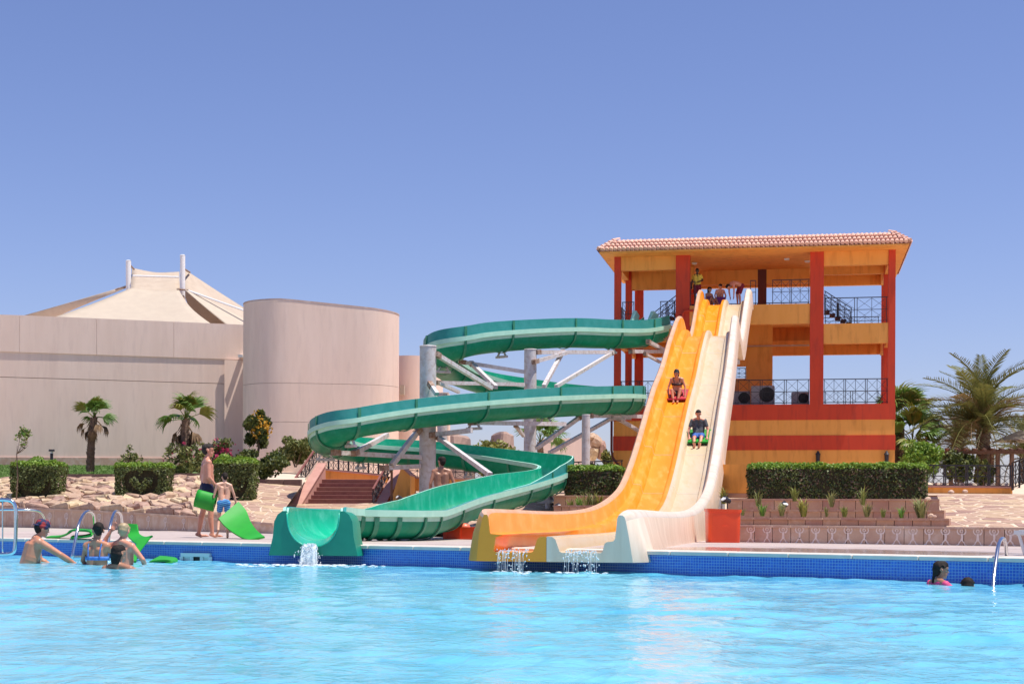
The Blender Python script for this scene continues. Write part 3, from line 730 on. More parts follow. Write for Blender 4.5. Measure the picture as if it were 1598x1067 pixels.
# stair between the side bays and the raised bay
for (aa0, aa1) in ((ac['d1'] + .05, ta(1328, 1.5)), (ac['c0'] - .02, ta(1020, 1.5))):
    railing(tower, (aa0, 1.5, ZM - .05), (aa1, 1.5, ZS + .0), .75, .55); railing(tower, (aa0, 2.6, ZM - .05), (aa1, 2.6, ZS + .0), .75, .55)
    for k in range(5):
        f0, f1 = k / 5, (k + 1) / 5; xa, xb = sorted((lerp(aa0, aa1, f0), lerp(aa0, aa1, f1)))
        tbox('step', M_BROWNRED, xa, xb, 1.55, 2.55, lerp(ZM - .16, ZS + .04, f0), lerp(ZM - .1, ZS + .08, f0))
# wall lanterns on the bottom band
for px in (1276, 1383):
    a = ta(px); zt = tz(706, a)
    w = MB().tube([(a, -.10, zt - .42), (a, -.10, zt - .08)], [.07, .09], 8).tube([(a, -.10, zt - .08), (a, -.10, zt + .08)], [.11, .01], 8).out('wall_lantern', M_IRON, tower, local=True)
    MB().beam((a, -.10, zt + .05), (a, .0, zt + .05), .03).out('bracket', M_IRON, w, local=True)
# condensers standing on the first floor
def condenser(px0, px1, b, h, lab):
    a0, a1 = ta(px0, b), ta(px1, b); c = T((a0 + a1) / 2, b, Z1)
    t = thing('air_conditioner', lab, 'air conditioner', c, -TH, 'condenser units on the tower first floor'); w = (a1 - a0) / 2
    MB().bbox(-w, w, 0, .4, .06, h, .03).out('casing', mat('grey_casing', (.34, .33, .33), rough=.6), t, local=True)
    rr = h * .38; cx = w * .35
    g = MB().tube([(cx, -.02, h * .55), (cx, .01, h * .55)], rr, 20).out('fan_grille', M_BLACK, t, local=True)
    mb = MB()
    for q in (.35, .65, .95):
        mb.tube([V((cx + rr * q * math.cos(k * .4), -.035, h * .55 + rr * q * math.sin(k * .4))) for k in range(17)], .008, 4)
    mb.out('guard_ring', M_IRON, g, local=True)
    MB().box(-w * .9, -w * .75, .02, .38, 0, .06).box(w * .75, w * .9, .02, .38, 0, .06).out('foot', M_BLACK, t, local=True)
condenser(1141, 1170, .9, .62, 'wide air conditioner unit directly right of the white slide on the tower')
condenser(1171, 1208, .7, .82, 'tallest air conditioner unit below the blank orange wall of the tower')
condenser(1234, 1262, .8, .55, 'low air conditioner unit beside the thick red column of the tower')
# low orange plinth wall in front of the tower
p0, p1 = P(1112, 770, 41), P(1172, 771, 40.6); zt = P(1140, 724.5, 41).z
yw = thing('garden_wall', 'short plain orange wall between the white slide and the long hedge', 'wall', (p0.x, p0.y, .75))
MB().box8([p0 - V((0, 0, .1)), p1 - V((0, 0, .1)), p1 + V((0, .3, -.1)), p0 + V((0, .3, -.1)), V((p0.x, p0.y, zt)), V((p1.x, p1.y, zt)), V((p1.x, p1.y + .3, zt)), V((p0.x, p0.y + .3, zt))]).out('wall_face', M_ORANGE, yw)
MB().box8([V((p0.x, p0.y - .04, p0.z - .1)), V((p1.x, p1.y - .04, p1.z - .1)), V((p1.x, p1.y - .002, p1.z - .1)), V((p0.x, p0.y - .002, p0.z - .1)), V((p0.x, p0.y - .04, p0.z + .02)), V((p1.x, p1.y - .04, p1.z + .02)), V((p1.x, p1.y - .002, p1.z + .02)), V((p0.x, p0.y - .002, p0.z + .02))]).out('skirting', M_SANDSTONE, yw)
# ================================================================ ORANGE AND WHITE RACING SLIDE
def _ip(t, T, Y):
    return float(np.interp(t, T, Y))
def xc(t): return .49 + .185 * (t - 20) + _ip(t, (46, 50, 52.6, 57, 60, 62), (0, .06, .15, .27, .34, .36))
def wid(t): return _ip(t, (46, 50, 53, 57, 60, 62), (1, .95, .86, .86, .88, .88))
SD = V((.185, 1, 0)).normalized(); SX = V((1, -.185, 0)).normalized()   # along (away from pool) and across
PROF = [(19.75, -.03), (22, -.04), (25, -.06), (28, -.06), (30.5, -.03), (32.5, .04), (34.5, .18), (36.5, .40), (37.8, .63), (39.2, 1.02), (40.5, 1.46), (42, 2.05), (43.5, 2.68), (45.8, 3.60), (48.1, 4.50), (50, 5.45), (51.3, 6.12), (52.1, 6.42), (52.8, 6.50), (53.6, 6.36), (54.6, 6.12), (55.5, 6.15), (56.6, 6.62), (58, 7.45), (59.4, 8.25), (60.4, 8.62), (61.5, 8.72)]
def slide_z(t):
    for i in range(len(PROF) - 1):
        if t <= PROF[i + 1][0]:
            f = (t - PROF[i][0]) / (PROF[i + 1][0] - PROF[i][0]); z0, z1 = PROF[i][1], PROF[i + 1][1]
            m0 = (z1 - PROF[max(i - 1, 0)][1]) / (PROF[i + 1][0] - PROF[max(i - 1, 0)][0]) * (PROF[i + 1][0] - PROF[i][0])
            j = min(i + 2, len(PROF) - 1); m1 = (PROF[j][1] - z0) / (PROF[j][0] - PROF[i][0]) * (PROF[i + 1][0] - PROF[i][0])
            return (2 * f ** 3 - 3 * f ** 2 + 1) * z0 + (f ** 3 - 2 * f ** 2 + f) * m0 + (-2 * f ** 3 + 3 * f ** 2) * z1 + (f ** 3 - f ** 2) * m1
    return PROF[-1][1]
def S(x, t, z=0.0):
    p = V((xc(t), t, slide_z(t) + z)) + SX * x * wid(t)
    return p
race = thing('racing_slide', 'two lane orange and cream racing slide running from the tower into the pool', 'water slide', (xc(24), 24, 0))
def crest(t): return 1 + .25 * math.exp(-((t - 52.6) / 1.6) ** 2) + .1 * math.exp(-((t - 60) / 1.5) ** 2)
def half(t, left):
    k = crest(t); fl = max(0, (24 - t) / 4.2); h = .56 * k
    gz = lambda x: (deckz(V((xc(t), t, 0)) + SX * x) - slide_z(t)) if t < 31.5 else -.16
    sk = max(-.16, min(gz(1.2), -.02)) if 20.9 - .617 * xc(t) < t else -.10
    nl = .20 * max(0, min(1, (30 - t) / 9))
    rn = math.sqrt(max(0.0, 1 - (max(0, 20.45 - t) / .72) ** 2)) if t < 20.45 else 1.0      # walls roll over at the very end
    h2 = .20 + (h - .20) * (.72 + .28 * rn)
    def roll(o, foot):
        return [((foot + (x - foot) * (.28 + .72 * rn), z if z < .24 else .24 + (z - .24) * (h2 - .24) / (h - .24)) if (x - foot) * foot > 0 else (x, z)) for x, z in o]
    if left:
        o = [(-1.24 - .10 * fl, sk), (-1.21 - .06 * fl, .25), (-1.17, h - .05), (-1.13, h), (-1.04, h), (-1.00, h - .05), (-.955, .27), (-.93, .235), (-.77, .225), (-.735, .19), (-.69, .015), (-.66, 0), (-.20, 0), (-.17, .015), (-.12, .17), (-.085, .20), (-.002, .205)]
        o = [(x + (nl if x < -.74 else nl * .35 if x < -.72 else 0), z) for x, z in o]
        o = roll(o, -.93 + nl)
        m = [3, 3, 2, 2, 2, 0, 0, 0, 0, 0, 0, 0, 0, 0, 0, 0]
    else:
        o = [(.002, .205), (.075, .20), (.115, .17), (.17, .015), (.20, 0), (.70, 0), (.725, .015), (.75, .12), (.78, .14), (.86, .15), (.885, .18), (.945, h - .05), (.985, h), (1.09, h), (1.15, h - .03), (1.19, h - .10), (1.21 + .07 * fl, .2), (1.25 + .14 * fl, sk)]
        o = roll(o, .885)
        m = [0, 0, 0, 0, 0, 0, 0, 0, 0, 0, 0, 2, 2, 2, 2, 3, 3]
    return o, m, sk
stat = sorted(set([round(x, 3) for x in np.concatenate([np.linspace(19.75, 20.5, 9), np.linspace(20.5, 37, 23), np.linspace(37, 61.5, 74)])]))
secs = [19.75, 23.5, 27.5, 31.5, 35.5, 39, 42, 45, 48, 50.5, 53, 55.5, 58.5, 61.5]
MO = [M_SLORANGE, M_SLORANGE, M_SLORIM, M_SLOUTO]; MW = [M_SLWHITE, M_SLWHITE, M_SLWRIM, M_SLOUT]
for i in range(len(secs) - 1):
    tt = [t for t in stat if secs[i] - 1e-6 <= t <= secs[i + 1] + 1e-6]
    if tt[0] > secs[i] + 1e-3: tt = [secs[i]] + tt
    if tt[-1] < secs[i + 1] - 1e-3: tt.append(secs[i + 1])
    if i < len(secs) - 2: tt[-1] -= .006
    for left in (True, False):
        rows = []
        for t in tt:
            o, m, sk = half(t, left)
            under = [(o[-1][0], sk - .02), (o[0][0], sk - .02)] if left else [(o[-1][0] - .002, sk - .02), (o[0][0], sk - .02)]
            rows.append([S(x, t, z) for x, z in o + under])
        mb = MB(); mats = m + [3, 3, 3]
        mb.loft(rows, closed=True, mats=mats)
        n = len(rows[0]); b = len(mb.v) - n
        mb.f += [tuple(range(n - 1, -1, -1)), tuple(b + k for k in range(n))]; mb.m += [3, 3]
        mb.f = [tuple(reversed(f)) for f in mb.f]
        mb.out('orange_lane' if left else 'white_lane', MO if left else MW, race, smooth=38)
# joint flanges seen as fine lines across the trough
for t in secs[3:-1]:
    for left in (True, False):
        o, m, sk = half(t, left); mb = MB()
        mb.loft([[S(x, t - .012, z + .004) for x, z in o[1:-1]], [S(x, t + .012, z + .004) for x, z in o[1:-1]]])
        mb.out('joint_strip', M_SLORIM if left else M_SLWRIM, race, smooth=True)
# lip over the pool, where the front is closed down to the tiles
for (x0, x1, m) in ((-.82, 0, M_SLOUTO), (.004, 1.0, M_SLOUT)):
    q = [S(x0, 19.753), S(x1, 19.753), S(x1, 20.6), S(x0, 20.6)]
    MB().box8([V((p.x, p.y, -.150)) for p in q] + [V((p.x, p.y, -.1225)) for p in q]).out('end_skirt', m, race)
# posts and cross heads below the slide
for t in (38.5, 43.5, 46.2, 50.5, 54.8, 58.8):
    z = slide_z(t) - .2
    for x in ((-.8, .95) if t < 47 else (-.1,)):
        p = S(x, t); MB().tube([(p.x, p.y, -.3), (p.x, p.y, z)], .105, 12).out('support_column', M_GALV, race, smooth=40)
    MB().beam(S(-1.1, t, -.28), S(1.1, t, -.28), .14, .16).out('cross_head', M_GALV, race)

# ================================================================ GREEN FLUME
flume = thing('flume_slide', 'green spiral flume slide on white steel poles winding from the tower to the pool', 'water slide', (P(668, 772, 48).x, 48, 0))
CP = [  # px, py of the underside, t, scale, left wall, right wall
 (1024, 536, 62.6, .74, .5, .5), (990, 543, 61, .72, .5, .15), (940, 544, 59.6, .72, .5, .0), (880, 543, 58, .72, .5, .0), (800, 548, 56, .73, .5, 0), (740, 555, 54.8, .74, .5, 0), (703, 567, 54.6, .75, .5, 0),
 (686, 579, 56, .74, .5, 0), (694, 592, 58.4, .72, .5, 0), (726, 607, 60.2, .70, .5, 0), (785, 623, 61, .70, .5, 0), (860, 635, 61, .7, .5, 0), (930, 643, 60.8, .7, .5, 0), (968, 646, 59.8, .7, .5, 0),
 (983, 646, 57.8, .7, .5, 0), (968, 646, 55.6, .7, .45, 0), (925, 648, 53.4, .70, .42, 0), (840, 653, 50.4, .70, .42, 0), (740, 660, 47.4, .66, .42, 0), (640, 670, 45, .62, .45, 0), (560, 683, 43.4, .6, .48, 0),
 (526, 696, 43.3, .6, .5, 0), (509, 706, 44.6, .6, .5, 0), (514, 713, 46.6, .58, .5, 0), (545, 720, 48, .56, .5, 0), (600, 724, 48.6, .55, .5, 0), (680, 729, 48.6, .55, .5, 0), (760, 739, 48, .55, .5, 0), (825, 749, 46.6, .56, .5, 0),
 (860, 756, 44.6, .58, .5, 0), (868, 763, 42, .58, .5, 0), (848, 776, 39.4, .57, .42, .2), (801, 792, 36.5, .55, .05, .45), (720, 816, 32, .54, 0, .45), (665, 838, 28.6, .52, 0, .42), (625, 848, 27.0, .50, 0, .25), (575, 851, 26.4, .5, 0, .0),
 (530, 850, 26.0, .51, 0, 0), (503, 851, 24.5, .52, 0, 0), (489, 857, 22.0, .52, 0, 0)]
cps = []
for (px, py, t, sc, el, er) in CP: cps.append((P(px, py, t), sc, el, er))
NSP = 8
path = spline([c[0] for c in cps], NSP)
par = []
for i in range(len(path)):
    x = i / NSP; k = min(int(x), len(cps) - 2); f = x - k
    par.append(tuple(lerp(cps[k][j], cps[k + 1][j], f) for j in (1, 2, 3)))
for i, p in enumerate(path):
    if p.y < 30: p.z = max(p.z, deckz(p) + .02) if p.y > 23.2 else max(p.z, .012 if p.y > 22.4 else -.065)
def fr_at(i):
    d = path[min(i + 1, len(path) - 1)] - path[max(i - 1, 0)]; d.z = 0; d.normalize()
    if i >= len(path) - 6: d = V((-.10, -1, 0)).normalized()
    return d, V((-d.y, d.x, 0))      # left of travel
def fl_profile(sc, el, er):
    """polylines over the cross-section: inner, right side down, outer back"""
    w, tk = .73, .05; inner = []
    NB = 20
    bowl = [(w * math.cos(math.pi - math.pi * k / NB), 1 - (.93) * math.sin(math.pi * k / NB) ** .8) for k in range(NB + 1)]
    outb = [((w + .06) * math.cos(math.pi * k / NB), .80 - .79 * math.sin(math.pi * k / NB) ** .85) for k in range(NB + 1)]
    L = [(-w - .07 , 1 + el), (-w - .01, 1 + el)] if el > .02 else [(-w - .07, 1.0), (-w - .01, 1.0)]
    Rr = [(w + .01, 1 + er), (w + .07, 1 + er)] if er > .02 else [(w + .01, 1.0), (w + .07, 1.0)]
    pts = L + bowl + Rr
    m = [2] + [1] * (NB + 2) + [2]
    # right flange then the outer bowl, then left flange
    pts += [(w + .09, 1.03), (w + .17, 1.02), (w + .17, .80), (w + .075, .80)]; m += [3, 2, 2, 2]
    pts += [(x, z) for x, z in outb[1:-1]]; m += [0] * (len(outb) - 2)
    pts += [(-w - .075, .80), (-w - .17, .80), (-w - .17, 1.02), (-w - .09, 1.03)]; m += [2, 2, 2, 3]
    return [(x * sc, z * sc) for x, z in pts], m
def fl_row(i, grow=1.0, dz=0.0):
    d, l = fr_at(i); sc, el, er = par[i]
    pr, m = fl_profile(sc, el, er); p = path[i]
    return [p - l * (x * grow) + V((0, 0, z * (1 + (grow - 1) * .5) + dz)) for x, z in pr], m
# travel goes right-hand round: profile x<0 is the left wall
FM = [M_FLUMEOUT, M_FLUMEIN, M_FLANGE, M_FLUMEUP]
joints = [0, 6, 14, 24, 34, 44, 52, 60, 68, 76, 84, 92, 100, 106, 111, 116, 121, 127, 135, 144, 153, 162, 170, 178, 186, 195, 204, 213, 222, 230, 236, 241, 246, 251, 256, 262, 268, 274, 279, 284, 289, 294, 300, 306, len(path) - 1]
for a, b in zip(joints[:-1], joints[1:]):
    rows = []; m = None
    for i in range(a, b + 1): r, m = fl_row(i); rows.append(r)
    mb = MB(); mb.loft(rows, closed=True, mats=m + [3] * (len(rows[0]) - len(m)))
    n = len(rows[0])
    mb.out('flume_section', FM, flume, smooth=50)
for j in joints[1:-1]:
    # raised dark joint rib round the outside
    d, l = fr_at(j); sc, el, er = par[j]; NB = 20; w = .73
    pts = [(( w + .085) * math.cos(math.pi * k / NB), (.80 - .825 * math.sin(math.pi * k / NB) ** .85) * 1.0) for k in range(NB + 1)]
    if er > .03: pts = [(w + .10, 1 + er), (w + .10, 1.02)] + [(w + .172, 1.0), (w + .172, .81)][:0] + pts
    if el > .03: pts = pts + [(-w - .10, 1.02), (-w - .10, 1 + el)]
    rows = []
    for (dd, gr) in ((-.045, 1.0), (-.045, 1.05), (.045, 1.05), (.045, 1.0)):
        rows.append([path[j] + d * dd - l * (x * sc * gr) + V((0, 0, z * sc - (gr - 1) * .35)) for x, z in pts])
    MB().loft(rows).out('joint_rib', M_RIB, flume, smooth=40)
# mouth panel over the pool
i = len(path) - 1; d, l = fr_at(i); sc = par[i][0]; p0 = path[i].copy()
NB = 20; w = .73 * sc
inner = [(w * math.cos(math.pi - math.pi * k / NB), sc * (1 - .93 * math.sin(math.pi * k / NB) ** .8)) for k in range(NB + 1)]
inner = [(-w - .01, sc + .03)] + inner + [(w + .01, sc + .03)]
zb = -.15 - p0.z; outer = []
ow = 1.13 * sc; tw = .92 * sc
side = [(-tw + .03, sc + .03), (-tw - .04, sc - .02), (-tw - .09, sc - .12), (-ow - .0, .35 * sc), (-ow - .06, zb)]
bot = [(x, zb) for x in np.linspace(-ow - .06, ow + .06, len(inner) - 2 * len(side) + 2)[1:-1]]
outer = side + bot + [(-x, z) for x, z in reversed(side)]
def fp(x, z, y): return p0 + d * y - l * x + V((0, 0, z))
rows = [[fp(x, z, -.02) for x, z in inner], [fp(x * 1.02, z + (.0 if 0 < k < len(inner) - 1 else .0), .03) for k, (x, z) in enumerate(inner)], [fp(x, z, .02) for x, z in outer], [fp(x * 1.04, z - .01 if z > 0 else z, -.12) for x, z in outer], [fp(x * 1.04, z - .02 if z > 0 else z, -.42) for x, z in outer]]
MB().loft(rows).out('flume_mouth', M_MOUTH, flume, smooth=35)
rim = [p0 + d * .035 - l * x + V((0, 0, z)) for x, z in inner[1:-1]]
MB().tube(rim, .012, 6).out('mouth_rim', M_FLUMEIN, flume, smooth=True)
for q0, q1 in (((985, 508), (993, 489)), ((1006, 521), (1022, 489))):
    a, b = P(*q0, 61.8), P(*q1, 62.2); MB().beam(a - V((0, 0, .2)), b, .16, .34).out('start_fin', M_FLANGE, flume)
# poles
def pole(px0, px1, ytop, t, zbase, nm='support_column', m=M_GALV):
    p = P((px0 + px1) / 2, ytop, t); r = (px1 - px0) / 2 * t / F
    c = MB().tube([(p.x, p.y, zbase), (p.x, p.y, p.z)], r, 20).out(nm, m, flume, smooth=40)
    MB().tube([(p.x, p.y, p.z + .003), (p.x, p.y, p.z + .03)], [r * 1.06, r * 1.0], 20).out('cap_plate', M_GALV, c, smooth=40)
    MB().tube([(p.x, p.y, zbase - .02), (p.x, p.y, zbase + .06)], [r * 1.5, r * 1.5], 20).out('base_flange', M_GALV, c, smooth=40)
    return p
pole(655, 681, 541, 46.8, .55); pole(818, 837.5, 546, 54.5, .8); pole(908, 921, 648, 50, .45); pole(851, 863, 768, 40.5, .1)
pole(683, 698, 615, 58, 1.2)
def c5(x, y): return 640 + x / 3.9525, 470 + y / 3.9525
def c3(x, y): return 350 + x / 3.5575, 440 + y / 3.5575
for (q, t0, t1, w) in ((c5(320, 374) + c5(715, 437), 55, 54.5, .13), (c5(380, 385) + c5(530, 530), 55, 52.5, .13), (c5(165, 330) + c5(500, 535), 46.8, 50, .13), (c5(165, 502) + c5(700, 513), 50.5, 54.3, .12),
        (c5(783, 314) + c5(1250, 314), 54.5, 59, .14), (c5(1365, 310) + c5(1560, 310), 59.5, 62.5, .14), (c5(770, 372) + c5(965, 318), 54.3, 56, .13), (c5(940, 315) + c5(825, 525), 56.5, 53, .13), (c5(1245, 320) + c5(900, 525), 59, 53, .12), (c5(1470, 250) + c5(1565, 300), 60.5, 62.6, .13),
        (c5(1450, 325) + c5(1540, 375), 60, 62.6, .1), (c5(380, 748) + c5(955, 757), 47.4, 50.8, .13), (c5(1050, 712) + c5(780, 905), 53, 51, .13), (c5(1240, 722) + c5(860, 935), 57, 52, .12), (c5(1110, 706) + c5(1455, 710), 52.8, 61, .14), (c5(1285, 725) + c5(1430, 810), 58, 61.6, .12),
        (c5(135, 825) + c5(380, 795), 46.6, 46.0, .14), (c5(175, 840) + c5(495, 1070), 46.6, 40.5, .12), (c5(650, 765) + c5(700, 830), 50, 53.6, .1), (c5(165, 500) + c5(300, 560), 47, 50, .09),
        (c3(615, 946) + c3(1090, 972), 44, 46.6, .13), (c3(1078, 822) + c3(930, 1015), 46.5, 45.5, .14), (c3(725, 947) + c3(905, 848), 44.2, 46, .13), (c3(885, 1032) + c3(1085, 1022), 45.3, 46.6, .13), (c3(1145, 570) + c3(1180, 622), 46.4, 46.0, .12)):
    a, b = P(q[0], q[1], t0), P(q[2], q[3], t1)
    br = MB().beam(a, b, w, w).out('brace', M_GALV, flume)
    e = (b - a).normalized()
    MB().beam(a - e * .1, a + e * .16, w * 1.25, w * 1.25).out('bolted_plate', M_RUST, br)
# saddles that carry the flume sections
for j in (14, 34, 52, 92, 106, 121, 135, 144, 162, 178, 195, 213, 230, 246, 262, 274):
    p = path[j]; d, l = fr_at(j)
    MB().beam(p - l * .22 - V((0, 0, .16)), p - l * .10 + V((0, 0, .02)), .06, .05).beam(p + l * .22 - V((0, 0, .16)), p + l * .10 + V((0, 0, .02)), .06, .05).beam(p - l * .28 - V((0, 0, .17)), p + l * .28 - V((0, 0, .17)), .10, .08).out('saddle', M_GALV, flume)
p = P(568, 850, 26.2); MB().tube([(p.x, p.y, deckz(p) - .02), (p.x, p.y, .42)], .018, 8).out('prop', M_STEEL, flume)
# ================================================================ WHITE BUILDINGS, TENT ROOF, FAR THINGS
def wall_loft(pl_top, zbot, thick, name, m, parent, flip=False):
    """a standing wall along 3-D top points, thickness away from the camera"""
    rows = []; n = len(pl_top)
    for i, p in enumerate(pl_top):
        d = pl_top[min(i + 1, n - 1)] - pl_top[max(i - 1, 0)]; d.z = 0; d.normalize(); nn = V((-d.y, d.x, 0)) * thick
        q = V((p.x, p.y, zbot)); rows.append([q, p, p + nn, q + nn])
    mb = MB(); mb.loft(rows, closed=True); k = len(mb.v)
    mb.f += [(0, 1, 2, 3), (k - 1, k - 2, k - 3, k - 4)]; mb.m += [0, 0]
    return mb.out(name, m, parent, smooth=30)
hall = thing('white_hall', 'long low white hall with a gently curved wall at the left edge', 'building', P(200, 725, 61))
def arc(pxs, ts, y0, y1):
    n = len(pxs); return [P(pxs[i], lerp(y0, y1, i / (n - 1)), ts[i]) for i in range(n)]
pxs = list(np.linspace(-90, 392, 17)); ts = [68.6 + 1.6 * ((x + 90) / 482) ** 2 for x in pxs]
top_u = [P(px, 491 + (px + 90) * .0 + max(0, px - 10) * .0425, t) for px, t in zip(pxs, ts)]
zu = sum(p.z for p in top_u) / len(top_u)
bot_u = [P(px, 548.5 + max(0, px) * .034, t) for px, t in zip(pxs, ts)]
# upper band stands proud of the lower wall
def band(top, bot, off, name, m):
    rows = []
    for i, (a, b) in enumerate(zip(top, bot)):
        f = V((0, -off, 0)); k = V((0, .5, 0)); rows.append([V((b.x, b.y, b.z)) + f, V((a.x, a.y, a.z)) + f, V((a.x, a.y, a.z)) + k, V((b.x, b.y, b.z)) + k])
    mb = MB(); mb.loft(rows, closed=True); n = len(mb.v); mb.f += [(0, 1, 2, 3), (n - 1, n - 2, n - 3, n - 4)]; mb.m += [0, 0]
    return mb.out(name, m, hall, smooth=30)
for i0, i1 in ((0, 4), (4, 8), (8, 12), (12, 16)):
    e = V((.012, 0, 0)) if i0 else V(); band([top_u[i0] + e] + top_u[i0 + 1:i1 + 1], [bot_u[i0] + e + V((0, 0, .002))] + [b + V((0, 0, .002)) for b in bot_u[i0 + 1:i1 + 1]], .045, 'upper_wall', M_WALL)
mid_b = [P(px, 588 + max(0, px) * .03, t) for px, t in zip(pxs, ts)]
sk_t = [P(px, 713 + px * .006, t) for px, t in zip(pxs, ts)]
low_b = [V((p.x, p.y, 1.4)) for p in sk_t]
rw = [i for i in range(17) if pxs[i] < 352]
band(bot_u, [p + V((0, 0, .012)) for p in mid_b], .0, 'wall_panel', M_WALL)
band([p - V((0, 0, .012)) for p in mid_b], sk_t, .0, 'wall_panel', M_WALL)
band([p - V((0, 0, .003)) for p in sk_t], low_b, .06, 'skirting', M_SANDPALE)
p0, p1 = P(351, 561.5, ts[-3]), P(392, 563, ts[-1]); q0, q1 = P(351, 714, ts[-3]), P(392, 714, ts[-1])
MB().box8([V((q0.x, q0.y - .12, q0.z)), V((q1.x, q1.y - .12, q1.z)), q1 + V((0, -.005, 0)), q0 + V((0, -.005, 0)), V((p0.x, p0.y - .12, p0.z)), V((p1.x, p1.y - .12, p1.z)), p1 + V((0, -.005, 0)), p0 + V((0, -.005, 0))]).out('pilaster', M_WALL, hall)
MB().add([p + V((0, .4, -.02)) for p in top_u] + [V((p.x, 95, p.z - .02)) for p in reversed(top_u)], [tuple(range(34))]).out('roof', M_WALL, hall)
p = P(378, 557, 70); MB().beam(p + V((0, -.5, 0)), p + V((0, .3, .05)), .2, .12).out('water_spout', M_WHITEP, hall)
# rounded block in front
blk = thing('rounded_block', 'tall windowless white block with rounded corners behind the shrubs', 'building', P(500, 725, 58))
plan = []
c0, c1 = P(388, 477, 66.2), P(623, 490.5, 66.6)
for k in range(9):
    a = math.pi + (math.pi / 2 + .188) * k / 8; plan.append(V((c0.x + 1.7, c0.y, 0)) + V((math.cos(a) * 1.9, math.sin(a) * 1.9, 0)))
x0 = plan[-1]
CR = V((c1.x - 1.7, 0, 0)); yl = lambda x: x0.y + (x - x0.x) * .19
CR.y = yl(CR.x + 1.7 * .19) + 1.7 * .982
for k in range(1, 8): x = lerp(x0.x, CR.x + 1.7 * .187, k / 8); plan.append(V((x, yl(x), 0)))
for k in range(13):
    a = -math.pi / 2 + .188 + (math.pi * .5 - .188 + .5) * k / 12; plan.append(CR + V((math.cos(a) * 1.7, math.sin(a) * 1.7, 0)))
plan.append(V((c1.x - .6, c1.y + 6, 0))); plan.append(V((c0.x - .2, c0.y + 6, 0)))
def toppt(p):
    px = CX + F * p.x / p.y; y = 476 + max(0, (px - 440)) * .077
    return P(px, y, 65.9).z
zj = [None, 597, 657]
tops = [toppt(p) if p.y < 69 else 8.9 for p in plan]
ztop = 8.25; lev = [1.5, P(500, 660, 65).z, P(500, 600, 65).z, None]
for i in range(3):
    rows = [[], []]
    for k, p in enumerate(plan):
        za = lev[i] + (.012 if i else 0); zb_ = lev[i + 1] if lev[i + 1] else tops[k]
        rows[0].append(V((p.x, p.y, za))); rows[1].append(V((p.x, p.y, zb_)))
    mb = MB(); mb.loft(rows, closed=True); n = len(plan)
    if i == 2: mb.f.append(tuple(n + k for k in range(n))); mb.m.append(0)
    mb.out('wall_course', M_WALL, blk, smooth=35)
rows = [[V((p.x, p.y, z + .004)) + (p - V((c0.x + 3, c0.y + 3, 0))).normalized() * e + V((0, 0, h)) for p, z in zip(plan, tops)] for (e, h) in ((.012, 0), (.012, .06), (-.2, .06))]
MB().loft(rows, closed=True).out('parapet_cap', M_SANDPALE, blk, smooth=35)
pc = [V((p.x, p.y, P(500, 598.5, 58).z + .004)) for p in plan]
# far rounded wing
wing = thing('far_wing', 'low curved white wing peeping out right of the rounded white block', 'building', P(650, 725, 68))
plan = []; c = P(640, 560, 76)
for k in range(15):
    a = math.pi * (1 - k / 14); plan.append((c.x + .1 + math.cos(a) * 1.35, c.y - math.sin(a) * 1.5))
plan += [(c.x + 1.45, c.y + 4), (c.x - 1.35, c.y + 4)]
zt = P(640, 556, 75).z
MB().prism(list(plan), 1.4, zt).out('wall', M_WALL, wing, smooth=35)
p = P(628.5, 610, 74.2); MB().box(p.x - .1, p.x + .1, p.y - .5, p.y + .2, p.z - .2, p.z + .25).out('window', M_TENTIN, wing)
# more of the complex behind the flume: low walls and wing
for (px0, px1, y0, y1, t, lab) in ((682, 700, 612, 760, 66, 'narrow pinkish wall behind the white flume pole'), (846, 928, 684, 740, 95, 'distant flat pale wall with sloping top behind the flume')):
    a, b = P(px0, y0, t), P(px1, y0 + (0 if px0 < 800 else -1), t); w = thing('pale_wall', lab, 'wall', (a.x, a.y, 1.5))
    MB().box8([V((a.x, a.y, 1)), V((b.x, b.y, 1)), V((b.x, b.y + 2, 1)), V((a.x, a.y + 2, 1)), a, b, b + V((0, 2, 0)), a + V((0, 2, 0))]).out('wall_face', M_WALL, w)
# tensile roof
tent = thing('tensile_roof', 'cream tensile fabric roof hung from two white masts above the hall', 'canopy', P(240, 500, 78))
def fabric(name, corners, m, n=10, sag=(.0, .0, .0, .0), dip=0.0):
    """quad patch from four points; sag pulls each edge inwards (concave)"""
    A, B, C, D = corners; cen = (A + B + C + D) / 4; rows = []
    def e(p, q, f, s): 
        x = lerp(p, q, f); return x + (cen - x) * s * math.sin(math.pi * f)
    for j in range(n + 1):
        v = j / n; r = []
        for i in range(n + 1):
            u = i / n
            lo, hi = e(A, B, u, sag[0]), e(D, C, u, sag[2]); le, ri = e(A, D, v, sag[3]), e(B, C, v, sag[1])
            bil = lerp(lerp(A, B, u), lerp(D, C, u), v)
            p = lerp(lo, hi, v) + lerp(le, ri, u) - bil; p = p - V((0, 0, dip * math.sin(math.pi * u) * math.sin(math.pi * v))); r.append(p)
        rows.append(r)
    mb = MB(); mb.loft(rows); o = mb.out(name, m, tent, smooth=True)
    so = o.modifiers.new('thick', 'SOLIDIFY'); so.thickness = .03
    return o
for (px, yt, yb) in ((200.5, 407, 520), (285, 398.5, 520)):
    a, b = P(px, yt, 78), P(px, yb, 78)
    mst = MB().tube([b, a], .13, 14).out('mast', M_WHITEP, tent, smooth=40)
    MB().tube([a, a + V((0, 0, .03))], [.14, .1], 14).out('cap_plate', M_METALW, mst)
fabric('front_panel', (P(60, 503, 72.5), P(345, 516, 72.5), P(279, 452, 77.7), P(205, 449, 77.7)), M_TENT, 14, (0, .12, .10, .06), .15)
